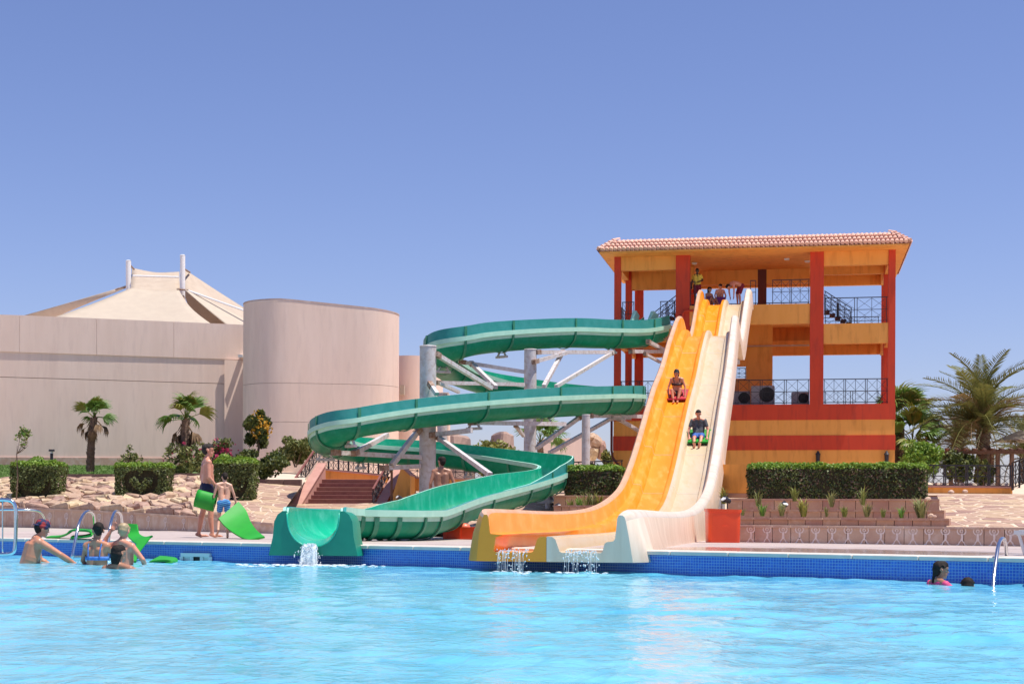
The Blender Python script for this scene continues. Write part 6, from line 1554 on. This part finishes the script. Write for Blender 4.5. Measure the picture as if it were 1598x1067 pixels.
def person(label, origin, yaw, h, pose, sk, vs=.011, build=1.0, fem=False, hf=(0, 1, 0), hu=(0, 0, 1), curl=(.35, .35), hair=None, hairstyle='short', clothes=(), face=True, tilt=0.0, hat=None, pn=(None, None), belly=0.0, cat='person'):
    """pose: joint overrides in a 1.75 m frame (x right, y ahead, z up)"""
    J = {k: V(v) for k, v in STAND.items()}; J.update({k: V(v) for k, v in pose.items()})
    sc = h / 1.75; Mx = Matrix.Translation(V(origin)) @ Matrix.Rotation(yaw, 4, 'Z') @ Matrix.Rotation(tilt, 4, 'X') @ Matrix.Scale(sc, 4)
    o = bpy.data.objects.new('person', None); col.objects.link(o); o.location = V(origin); o.rotation_euler = (0, 0, 0); WM[o] = Matrix.Translation(V(origin)); tag(o, label, cat)
    o.empty_display_size = .2
    b = build; hf, hu = V(hf).normalized(), V(hu).normalized(); hr = hf.cross(hu).normalized(); hu = hr.cross(hf).normalized(); H = J['head']; caps = []
    lat = (J['shR'] - J['shL']).normalized(); spine = (J['neck'] - J['pel']).normalized(); fwd = spine.cross(lat).normalized() * -1
    fwd = lat.cross(spine).normalized() * -1 if lat.cross(spine).dot(V((0, 1, 0))) < 0 and False else spine.cross(lat).normalized()
    fwd = -fwd if fwd.dot(hf) < -.7 and False else fwd
    cw = .085 if not fem else .07
    hl = (J['hipR'] - J['hipL']).normalized()
    caps += [(J['hipL'] + V((0, 0, .0)), .105 * b, J['hipR'], .105 * b), (J['pel'] - hl * .05, .105 * b, J['chest'] - lat * cw - spine * .12, (.10 if not fem else .085) * b), (J['pel'] + hl * .05, .105 * b, J['chest'] + lat * cw - spine * .12, (.10 if not fem else .085) * b),
             (J['chest'] - lat * cw - spine * .12, .10 * b, J['chest'] - lat * cw + spine * .04, .105 * b), (J['chest'] + lat * cw - spine * .12, .10 * b, J['chest'] + lat * cw + spine * .04, .105 * b),
             (J['chest'] - lat * cw + spine * .04, .10 * b, J['shL'] - V((0, 0, .01)), .062 * b), (J['chest'] + lat * cw + spine * .04, .10 * b, J['shR'] - V((0, 0, .01)), .062 * b), (J['shL'], .058 * b, J['neck'], .055), (J['shR'], .058 * b, J['neck'], .055),
             (J['chest'] + spine * .06, .085 * b, J['neck'], .062), (J['neck'] - spine * .02, .056, H - hu * .05, .050)]
    if belly: caps.append((lerp(J['pel'], J['chest'], .25) + fwd * belly * .5, .12 * b, lerp(J['pel'], J['chest'], .6) + fwd * belly * .4, .11 * b))
    if fem: caps += [(J['chest'] - lat * .075 + fwd * .075 - spine * .02, .058, J['chest'] - lat * .075 + fwd * .085 - spine * .04, .056), (J['chest'] + lat * .075 + fwd * .075 - spine * .02, .058, J['chest'] + lat * .075 + fwd * .085 - spine * .04, .056)]
    # head
    caps += [(H + hu * .045 - hf * .025, .083, H + hu * .045 + hf * .02, .080), (H - hu * .005 + hf * .015, .070, H - hu * .045 + hf * .035, .056), (H - hu * .06 + hf * .045, .038, H - hu * .085 + hf * .062, .024), (H + hf * .088 + hu * .012, .010, H + hf * .104 - hu * .018, .013), (H + hr * .078 - hf * .012 + hu * .012, .018, H + hr * .08 - hf * .012 - hu * .018, .013), (H - hr * .078 - hf * .012 + hu * .012, .018, H - hr * .08 - hf * .012 - hu * .018, .013), (H + hf * .075 + hu * .035 - hr * .03, .018, H + hf * .075 + hu * .035 + hr * .03, .018)]
    for i, s in enumerate('LR'):
        sg = -1 if s == 'L' else 1; sh, el, wr = J['sh' + s], J['el' + s], J['wr' + s]; ab = b if not fem else b * .88
        caps += [(sh, .056 * ab, lerp(sh, el, .45), .050 * ab), (lerp(sh, el, .45), .050 * ab, el, .040 * ab), (el, .041 * ab, lerp(el, wr, .3), .042 * ab), (lerp(el, wr, .3), .042 * ab, wr, .027)]
        caps += hand_caps(wr, el, sg, curl[i], 1.0, pn[i])
        hp, kn, an, to = J['hip' + s], J['kn' + s], J['an' + s], J['toe' + s]; fd = (to - an).normalized(); calf = (an - kn).normalized(); back = (fd - calf * fd.dot(calf)).normalized() * -.012
        caps += [(hp, .092 * b, lerp(hp, kn, .5), .074 * b), (lerp(hp, kn, .5), .074 * b, kn, .054 * b), (kn, .055 * b, lerp(kn, an, .3) + back, .056 * b), (lerp(kn, an, .3) + back, .056 * b, an, .036), (an + calf * .03 - fd * .03, .034, an + calf * .035 + fd * .05, .034), (an + calf * .03 + fd * .04, .034, to - fd * .02, .025)]
        fw = fd.cross(calf).normalized()
        for q in (-.028, -.012, .004, .02, .034): caps.append((to - fd * .03 + fw * q, .014, to + fd * (.03 - abs(q + .01) * .4) + fw * q, .010))
    inv = Matrix.Translation(-V(origin))
    def place(me, nm, ms, parent):
        me.transform(inv @ Mx); me.name = nm; me.materials.clear(); me.materials.append(ms)
        q = bpy.data.objects.new(nm, me); col.objects.link(q); q.parent = parent; return q
    body = place(fuse(caps, vs), 'body', sk, o)
    if hair:
        hc = [(H + hu * .062 - hf * .035, .087, H + hu * .070 + hf * .022, .078), (H + hu * .02 - hf * .055, .075, H + hu * .05 - hf * .04, .085)]
        if hairstyle == 'short': hc += [(H - hu * .02 - hf * .05, .058, H + hu * .02 - hf * .05, .07)]
        hr_ = random.Random(len(label))
        for q in range(22):
            dv = (hu * hr_.uniform(.0, 1) - hf * hr_.uniform(-.45, 1) + hr * hr_.uniform(-.9, .9)).normalized(); hc.append((H + hu * .04 + dv * .075, .022, H + hu * .04 + dv * hr_.uniform(.088, .104) - hu * .012, .010))
        if hairstyle in ('long', 'bob'):
            l = .30 if hairstyle == 'long' else .10; e = H - V((0, 0, l)) - hf * .07
            for q in (-.05, 0, .05): hc.append((H - hf * .055 + hr * q, .05, e + hr * q * .7, .032))
        if hairstyle == 'bun': hc += [(H - hu * .02 - hf * .06, .055, H + hu * .02 - hf * .05, .07), (H + hu * .06 - hf * .10, .042, H + hu * .05 - hf * .13, .038), (H + hu * .04 - hf * .12 + hr * .03, .018, H - hu * .06 - hf * .12 + hr * .04, .008)]
        if hairstyle == 'tail': hc += [(H - hu * .02 - hf * .06, .06, H + hu * .02 - hf * .05, .07), (H - hf * .09, .03, H - hf * .12 - V((0, 0, .16)), .018)]
        place(fuse(hc, .009, 3), 'hair', hair, o)
    if hat:
        hm_, brim = hat; kc = [(H + hu * .075 - hf * .03, .090, H + hu * .078 + hf * .02, .085)]
        kc += [(H + hu * .05 + hf * brim * (.06 + .02 * q) + hr * w_, .014, H + hu * .045 + hf * brim * (.14 - abs(w_) * .4) + hr * w_, .010) for q in (0,) for w_ in (-.06, -.04, -.02, 0, .02, .04, .06)]
        kc += [(H + hu * .04 + V((0, 0, 0)) - hf * .03 + hr * .06, .04, H + hu * .04 + hf * .03 + hr * .05, .04), (H + hu * .04 - hf * .03 - hr * .06, .04, H + hu * .04 + hf * .03 - hr * .05, .04)]
        place(fuse(kc, .009, 3), 'cap', hm_, o)
    if face:
        for s in (-1, 1): place(MB().ball(H + hf * .082 + hu * .012 + hr * s * .031, .0125, 1.2, .8, .7, 8).mesh('eye', EYE_D, True), 'eye', EYE_D, o)
        place(MB().tube([H + hf * (.086 + .006 * math.cos(q)) - hu * .048 + hr * .022 * q for q in (-1, -.5, 0, .5, 1)], [.003, .006, .007, .006, .003], 6).mesh('mouth', LIP, True), 'mouth', LIP, o)
    for c in clothes:
        kind, ms = c[0], c[1]; k = []; g = .013
        if kind in ('trunks', 'briefs', 'shorts'):
            f = {'briefs': .08, 'trunks': .42, 'shorts': .75}[kind]
            k += [(J['hipL'], .105 * b + g, J['hipR'], .105 * b + g), (J['pel'] - hl * .05 + spine * .0, .105 * b + g, J['pel'] + hl * .05 + spine * .02, .105 * b + g)]
            for s in 'LR':
                e = lerp(J['hip' + s], J['kn' + s], f); k.append((J['hip' + s], .092 * b + g, e, (.092 - .02 * f) * b + g * 1.4))
        if kind == 'shirt':
            k += [(J['pel'] - hl * .05 + spine * .04, .108 * b + g, J['chest'] - lat * cw - spine * .12, .10 * b + g), (J['pel'] + hl * .05 + spine * .04, .108 * b + g, J['chest'] + lat * cw - spine * .12, .10 * b + g), (J['chest'] - lat * cw - spine * .12, .10 * b + g, J['chest'] - lat * cw + spine * .04, .105 * b + g), (J['chest'] + lat * cw - spine * .12, .10 * b + g, J['chest'] + lat * cw + spine * .04, .105 * b + g), (J['chest'] - lat * cw + spine * .04, .10 * b + g, J['shL'] - spine * .01, .058 * b + g * .5), (J['chest'] + lat * cw + spine * .04, .10 * b + g, J['shR'] - spine * .01, .058 * b + g * .5), (J['shL'] * .7 + J['shR'] * .3, .058 * b + g, J['shR'] * .7 + J['shL'] * .3, .058 * b + g)]
            for s in 'LR': k.append((J['sh' + s], .056 * b + g * .5, lerp(J['sh' + s], J['el' + s], .55), .050 * b + g * .9))
        if kind == 'onepiece':
            k += [(J['hipL'], .105 * b + g * .6, J['hipR'], .105 * b + g * .6), (J['pel'] - hl * .05, .105 * b + g * .6, J['chest'] - lat * cw - spine * .10, .085 * b + g), (J['pel'] + hl * .05, .105 * b + g * .6, J['chest'] + lat * cw - spine * .10, .085 * b + g), (J['chest'] - lat * cw - spine * .02, .09 * b + g, J['chest'] + lat * cw - spine * .02, .09 * b + g), (J['chest'] - lat * .075 + fwd * .08 - spine * .03, .066, J['chest'] + lat * .075 + fwd * .08 - spine * .03, .066)]
        if kind == 'band':      # bikini top or strap round the chest
            zz = c[2] if len(c) > 2 else -.05
            me = MB(); rows = []
            for hgt in (-.028, .0, .028):
                r = []
                for q in range(28):
                    a = 2 * math.pi * q / 28; rx, ry = (cw + .105 * b + .012), (.105 * b + .014 + (.05 if fem and math.sin(a) > .2 else 0)); r.append(J['chest'] + spine * (zz + hgt) + lat * math.cos(a) * rx + fwd * math.sin(a) * ry)
                rows.append(r)
            me.loft(rows, closed=True); q = place(me.mesh('swim_top', ms, True), 'swim_top', ms, o); q.modifiers.new('t', 'SOLIDIFY').thickness = .008
            if fem:
                for s in 'LR':
                    p0 = J['chest'] + lat * (-.09 if s == 'L' else .09) + spine * zz - fwd * (.11 * b); p1 = lerp(J['sh' + s], J['neck'], .35) + spine * .055; p2 = J['chest'] + lat * (-.08 if s == 'L' else .08) + fwd * .14
                    place(MB().tube(spline([p0, lerp(p0, p1, .6) - fwd * .03, p1, lerp(p1, p2, .4) + fwd * .04, p2], 4), .010, 6).mesh('strap', ms, True), 'strap', ms, o)
            continue
        if k: place(fuse(k, max(.010, vs), 4), {'shirt': 'shirt', 'onepiece': 'swimsuit', 'briefs': 'briefs'}.get(kind, 'trunks'), ms, o)
    return o
PI = math.pi
# -- standing man with the rolled mat (faces right, away a little)
po = P(322, 838, 28.5); po.z = deckz(po)
person('standing man in navy trunks with a green mat rolled under his arm', po, R(-68), 1.72, dict(elL=(-.24, -.05, 1.14), wrL=(-.22, .10, .90), elR=(.23, .0, 1.13), wrR=(.19, .17, .93), knR=(.13, .06, .5), anR=(.16, .08, .08), toeR=(.19, .25, .03), knL=(-.11, -.04, .5), anL=(-.13, -.12, .08), toeL=(-.13, .05, .03), head=(.0, .03, 1.63)), SK_RED, .0095, 1.06, hf=(.12, 1, .02), hair=HAIR_G, clothes=(('trunks', C_NAVY),), curl=(.4, .8), belly=.05)
po = P(349, 840, 28.0); po.z = deckz(po)
person('boy in blue striped trunks dragging a green mat by its corner', po, R(18), 1.20, dict(shR=(.175, .0, 1.40), elR=(.27, .02, 1.16), wrR=(.33, .08, .95), elL=(-.25, .02, 1.14), wrL=(-.26, .12, .92), knL=(-.12, .10, .52), anL=(-.16, -.10, .22), toeL=(-.18, -.02, .08), chest=(.02, .04, 1.27), neck=(.03, .04, 1.46), head=(.03, .08, 1.60)), SK_FAIR, .0085, .84, hf=(-.15, .9, -.3), hair=HAIR_D, clothes=(('trunks', C_STRIPE),), curl=(.3, .8), face=True)
# -- bathers at the left, standing in the water
WZ = -.325
def wade(px, y_w, t, hip_z): p = P(px, y_w, t); return V((p.x, p.y, WZ - hip_z))
person('big tanned man with a backwards dark blue and red cap reaching out in the water', wade(43, 872, 22.6, 1.04), R(-62), 1.74, dict(pel=(0, -.02, .95), chest=(0, .07, 1.26), neck=(0, .12, 1.44), head=(0, .21, 1.57), shR=(.17, .13, 1.39), elR=(.26, .42, 1.20), wrR=(.22, .70, 1.02), shL=(-.17, .13, 1.39), elL=(-.24, .22, 1.12), wrL=(-.18, .42, 1.00)), SK_TAN, .0095, 1.22, hf=(0, 1, -.25), hair=HAIR_D, clothes=(('trunks', C_PURP),), hat=(mat('navy_red_cap', (.015, .018, .07), (.30, .02, .02), 9, .8, lo=.52, hi=.56), -1), curl=(.5, .25), belly=.10)
person('woman in a blue bikini top with dark pinned up hair seen from behind', wade(150, 876, 21.9, 1.03), R(-12), 1.66, dict(chest=(.0, .03, 1.28), head=(0, .06, 1.62), shL=(-.165, .02, 1.41), elL=(-.25, .06, 1.18), wrL=(-.20, .20, 1.02), shR=(.165, .02, 1.41), elR=(.24, .16, 1.22), wrR=(.20, .36, 1.12)), SK_TAN, .0095, 1.0, fem=True, hf=(-.5, .8, -.15), hair=HAIR_D, hairstyle='bun', clothes=(('band', C_BLUE, -.06), ('briefs', C_BLUE)))
person('blond bather with one raised arm and a neon yellow band holding the green mat', wade(189, 877, 22.0, 1.03), R(-25), 1.66, dict(chest=(.0, .04, 1.28), head=(0, .06, 1.61), shL=(-.175, .03, 1.41), elL=(-.42, .06, 1.40), wrL=(-.30, .12, 1.62), shR=(.175, .03, 1.40), elR=(.34, .08, 1.20), wrR=(.26, .26, 1.06)), SK_RED, .0095, 1.0, hf=(-.35, .9, -.1), hair=HAIR_B, clothes=(('band', C_NEON, -.20),), curl=(.15, .5))
person('swimmer with wet dark hair and shoulders just above the water', wade(184, 890, 20.4, 1.345), R(-10), 1.70, dict(elL=(-.36, .12, 1.30), wrL=(-.50, .3, 1.25), elR=(.36, .12, 1.30), wrR=(.5, .3, 1.25), head=(0, .03, 1.61)), SK_BROWN, .0095, 1.0, hf=(.35, .9, 0), hair=HAIR_D, hairstyle='bob', curl=(.1, .1))
person('child with only the head showing between the cap man and the woman', wade(124, 869, 22.4, 1.42), R(150), 1.25, dict(elL=(-.36, .12, 1.2), elR=(.36, .12, 1.2)), SK_TAN, .010, .85, hf=(.3, 1, 0), hair=HAIR_D)
# -- swimmers at the right
person('girl in pink swimwear with a pigtail looking right in the water', wade(1464, 906, 17.1, 1.10), R(-70), 1.40, dict(elL=(-.3, .2, 1.2), elR=(.3, .2, 1.2), wrL=(-.3, .4, 1.15), wrR=(.3, .4, 1.15), head=(0, .05, 1.60)), SK_BROWN, .0095, .92, fem=True, hf=(.3, 1, -.05), hair=HAIR_D, hairstyle='tail', clothes=(('shirt', C_PINK),))
person('dark haired swimmer in red lying low in the water by the handrail', wade(1503, 909, 16.9, 1.13) + V((0, 0, .02)), R(-80), 1.55, dict(pel=(0, -.55, 1.08), chest=(0, -.24, 1.15), neck=(0, -.06, 1.20), head=(0, .06, 1.25), shL=(-.17, -.1, 1.17), shR=(.17, -.1, 1.17), elL=(-.3, .1, 1.08), wrL=(-.25, .32, 1.08), elR=(.3, .1, 1.08), wrR=(.25, .32, 1.08), hipL=(-.09, -.6, 1.06), hipR=(.09, -.6, 1.06), knL=(-.1, -1.0, 1.0), knR=(.1, -1.0, 1.0), anL=(-.1, -1.4, .95), anR=(.1, -1.4, .95), toeL=(-.1, -1.55, .95), toeR=(.1, -1.55, .95)), SK_BROWN, .0095, .92, fem=True, hf=(-.6, .3, -.1), hair=HAIR_D, hairstyle='tail', clothes=(('shirt', C_PINK),))
# -- bare backed man behind the flume
po = P(689, 800, 34.6)
person('bare backed dark haired man walking behind the green slide run', V((po.x, po.y, -.03)), R(8), 1.74, dict(elL=(-.26, -.06, 1.14), wrL=(-.25, .04, .90), elR=(.28, -.05, 1.15), wrR=(.30, .06, .93)), SK_BROWN, .012, 1.0, hf=(-.35, .9, -.05), hair=HAIR_D, clothes=(('trunks', C_NAVY),))
# -- riders
def rider(label, x, t, tiltd, h, pose, **k):
    p = S(x, t, 0.0); return p
def slope_at(t): return math.atan2(slide_z(t + .3) - slide_z(t - .3), .6 * math.sqrt(1 + .185 ** 2))
YD = math.atan2(-SD.x * -1, SD.y)      # slide heading in plan
def mat_on(label, x, t, w, l, m, grp='foam sliding mats'):
    sp = slope_at(t); n = V((-SD.x * math.sin(sp), -SD.y * math.sin(sp), math.cos(sp))); dn = V((-SD.x * math.cos(sp), -SD.y * math.cos(sp), -math.sin(sp))); c = S(x, t) + n * .03; s = SX
    ln = []
    for f, up in ((-.5, .10), (-.3, .0), (0, 0), (.3, 0), (.5, .07)): ln.append((c + dn * l * f + n * up - s * w / 2, c + dn * l * f + n * up + s * w / 2))
    return sheet_mat(label, ln, .04, m, grp), c, sp
tO = 46.75
_, c, sp = mat_on('red mat under the woman rider on the orange lane', -.43, tO, .58, .95, M_MATR)
yaw_s = math.atan2(SX.y, SX.x) + PI
person('woman in black bikini and dark cap riding the orange lane on a mat', c + V((0, .18, .0)), yaw_s, 1.66, dict(pel=(0, .0, .13), chest=(0, -.10, .46), neck=(0, -.07, .63), head=(0, -.03, .78), shL=(-.17, -.09, .58), shR=(.17, -.09, .58), elL=(-.27, .02, .34), wrL=(-.27, .2, .14), elR=(.27, .02, .34), wrR=(.27, .2, .14), hipL=(-.09, .05, .12), hipR=(.09, .05, .12), knL=(-.14, .40, .38), knR=(.13, .42, .36), anL=(-.07, .68, .07), anR=(.06, .70, .06), toeL=(-.07, .84, .10), toeR=(.06, .86, .09)), SK_TAN, .011, .98, fem=True, tilt=-sp, hf=(0, 1, .25), hair=HAIR_D, hairstyle='bob', hat=(C_BLACK, 1), clothes=(('band', C_BLACK, -.04), ('briefs', C_BLACK)), curl=(.7, .7))
tW = 43.1
_, c, sp = mat_on('green mat under the man rider on the cream lane', .48, tW, .60, .95, M_MATG)
person('man in dark shirt and blue shorts riding down the cream lane on a mat', c + V((0, .22, 0)), yaw_s, 1.66, dict(pel=(0, .0, .13), chest=(0, -.17, .42), neck=(0, -.18, .58), head=(0, -.13, .73), shL=(-.19, -.17, .52), shR=(.19, -.17, .52), elL=(-.28, -.02, .28), wrL=(-.26, .22, .14), elR=(.28, -.02, .28), wrR=(.26, .22, .14), hipL=(-.09, .05, .12), hipR=(.09, .05, .12), knL=(-.11, .46, .20), knR=(.10, .46, .19), anL=(-.07, .86, .08), anR=(.07, .87, .08), toeL=(-.08, .93, .22), toeR=(.08, .94, .22)), SK_RED, .011, .96, tilt=-sp, hf=(0, 1, .2), hair=HAIR_G, clothes=(('shirt', C_SHIRT), ('trunks', C_SHORTB)), curl=(.7, .7))
# -- people at the top of the slides
def topp(px, b, z=ZM): p = T(ta(px, b), b, z); return p
st = thing('step_box', 'low dark step beneath the lifeguard in yellow', 'step', topp(1086, .35), -TH); MB().bbox(-.22, .22, -.2, .2, 0, .06, .02).out('tread', M_IRON, st, local=True); MB().box(-.2, .2, -.18, .18, -.0, .0 + .001).out('base', M_BLACK, st, local=True)
person('lifeguard in a yellow shirt and maroon shorts standing beside the thick red column', topp(1086.5, .35, ZM + .06), PI - .2, 1.50, dict(elL=(-.26, .02, 1.18), wrL=(-.05, .20, 1.08), elR=(.25, .0, 1.14), wrR=(.26, .06, .9)), SK_DARK, .013, 1.0, hf=(.2, 1, -.15), hair=HAIR_D, clothes=(('shirt', C_YEL), ('shorts', C_MAROON)))
person('girl with long dark hair sitting at the top of the orange lane', topp(1105, .25, ZM - .02), PI + .5, 1.50, dict(pel=(0, 0, .12), chest=(0, -.02, .46), neck=(0, .0, .64), head=(0, .04, .79), shL=(-.16, 0, .58), shR=(.16, 0, .58), elL=(-.24, .06, .36), wrL=(-.2, .25, .2), elR=(.24, .06, .36), wrR=(.2, .25, .2), hipL=(-.09, .04, .11), hipR=(.09, .04, .11), knL=(-.12, .36, .36), knR=(.12, .36, .36), anL=(-.1, .62, .06), anR=(.1, .62, .06), toeL=(-.1, .76, .05), toeR=(.1, .76, .05)), SK_BROWN, .013, .92, fem=True, hf=(-.5, .8, -.2), hair=HAIR_D, hairstyle='long', clothes=(('onepiece', C_PURP),))
person('dark haired bare chested boy kneeling behind a purple mat at the slide top', topp(1122, .5, ZM), PI, 1.50, dict(pel=(0, -.1, .34), chest=(0, .02, .64), neck=(0, .08, .80), head=(0, .16, .93), shL=(-.17, .05, .76), shR=(.17, .05, .76), elL=(-.26, .12, .52), wrL=(-.22, .22, .30), elR=(.26, .12, .52), wrR=(.22, .22, .30), hipL=(-.09, -.1, .32), hipR=(.09, -.1, .32), knL=(-.13, .2, .10), knR=(.13, .2, .10), anL=(-.12, -.2, .06), anR=(.12, -.2, .06), toeL=(-.12, -.34, .04), toeR=(.12, -.34, .04)), SK_RED, .013, .95, hf=(0, .9, -.4), hair=HAIR_D, clothes=(('trunks', C_BLACK),))
pm = topp(1122, .16, ZM); ln = [(pm + TA * -.22 + V((0, 0, .01)), pm + TA * .22 + V((0, 0, .01))), (pm + TA * -.2 + TB * .05 + V((0, 0, .2)), pm + TA * .2 + TB * .05 + V((0, 0, .2))), (pm + TA * -.18 + TB * .12 + V((0, 0, .36)), pm + TA * .18 + TB * .12 + V((0, 0, .36)))]
sheet_mat('purple mat propped up in front of the kneeling boy', ln, .04, mat('purple_foam', (.16, .02, .12), (.12, .03, .18), 6, .7))
person('person in maroon shorts bending over at the top of the cream lane', topp(1151, .4, ZM), PI - 1.15, 1.62, dict(pel=(0, -.12, .90), chest=(0, .26, .98), neck=(0, .42, .90), head=(0, .52, .80), shL=(-.17, .36, .92), shR=(.17, .36, .92), elL=(-.2, .36, .64), wrL=(-.15, .34, .40), elR=(.2, .36, .64), wrR=(.15, .34, .40), hipL=(-.09, -.12, .88), hipR=(.09, -.12, .88)), SK_RED, .013, 1.0, hf=(0, .5, -.8), hu=(0, .8, .5), hair=HAIR_D, clothes=(('shorts', C_MAROON),))
ps = path[1] + V((0, 0, .12))
person('child with outstretched arms sitting at the start of the green flume', ps, PI + .9, 1.2, dict(pel=(0, 0, .12), chest=(0, -.02, .46), neck=(0, .0, .64), head=(0, .04, .79), shL=(-.16, 0, .58), shR=(.16, 0, .58), elL=(-.38, .08, .52), wrL=(-.55, .2, .5), elR=(.38, .08, .52), wrR=(.55, .2, .5), hipL=(-.09, .04, .11), hipR=(.09, .04, .11), knL=(-.12, .42, .2), knR=(.12, .42, .2), anL=(-.1, .8, .06), anR=(.1, .8, .06), toeL=(-.1, .86, .18), toeR=(.1, .86, .18)), SK_RED, .013, .9, hair=HAIR_D, clothes=(('trunks', C_NAVY),))
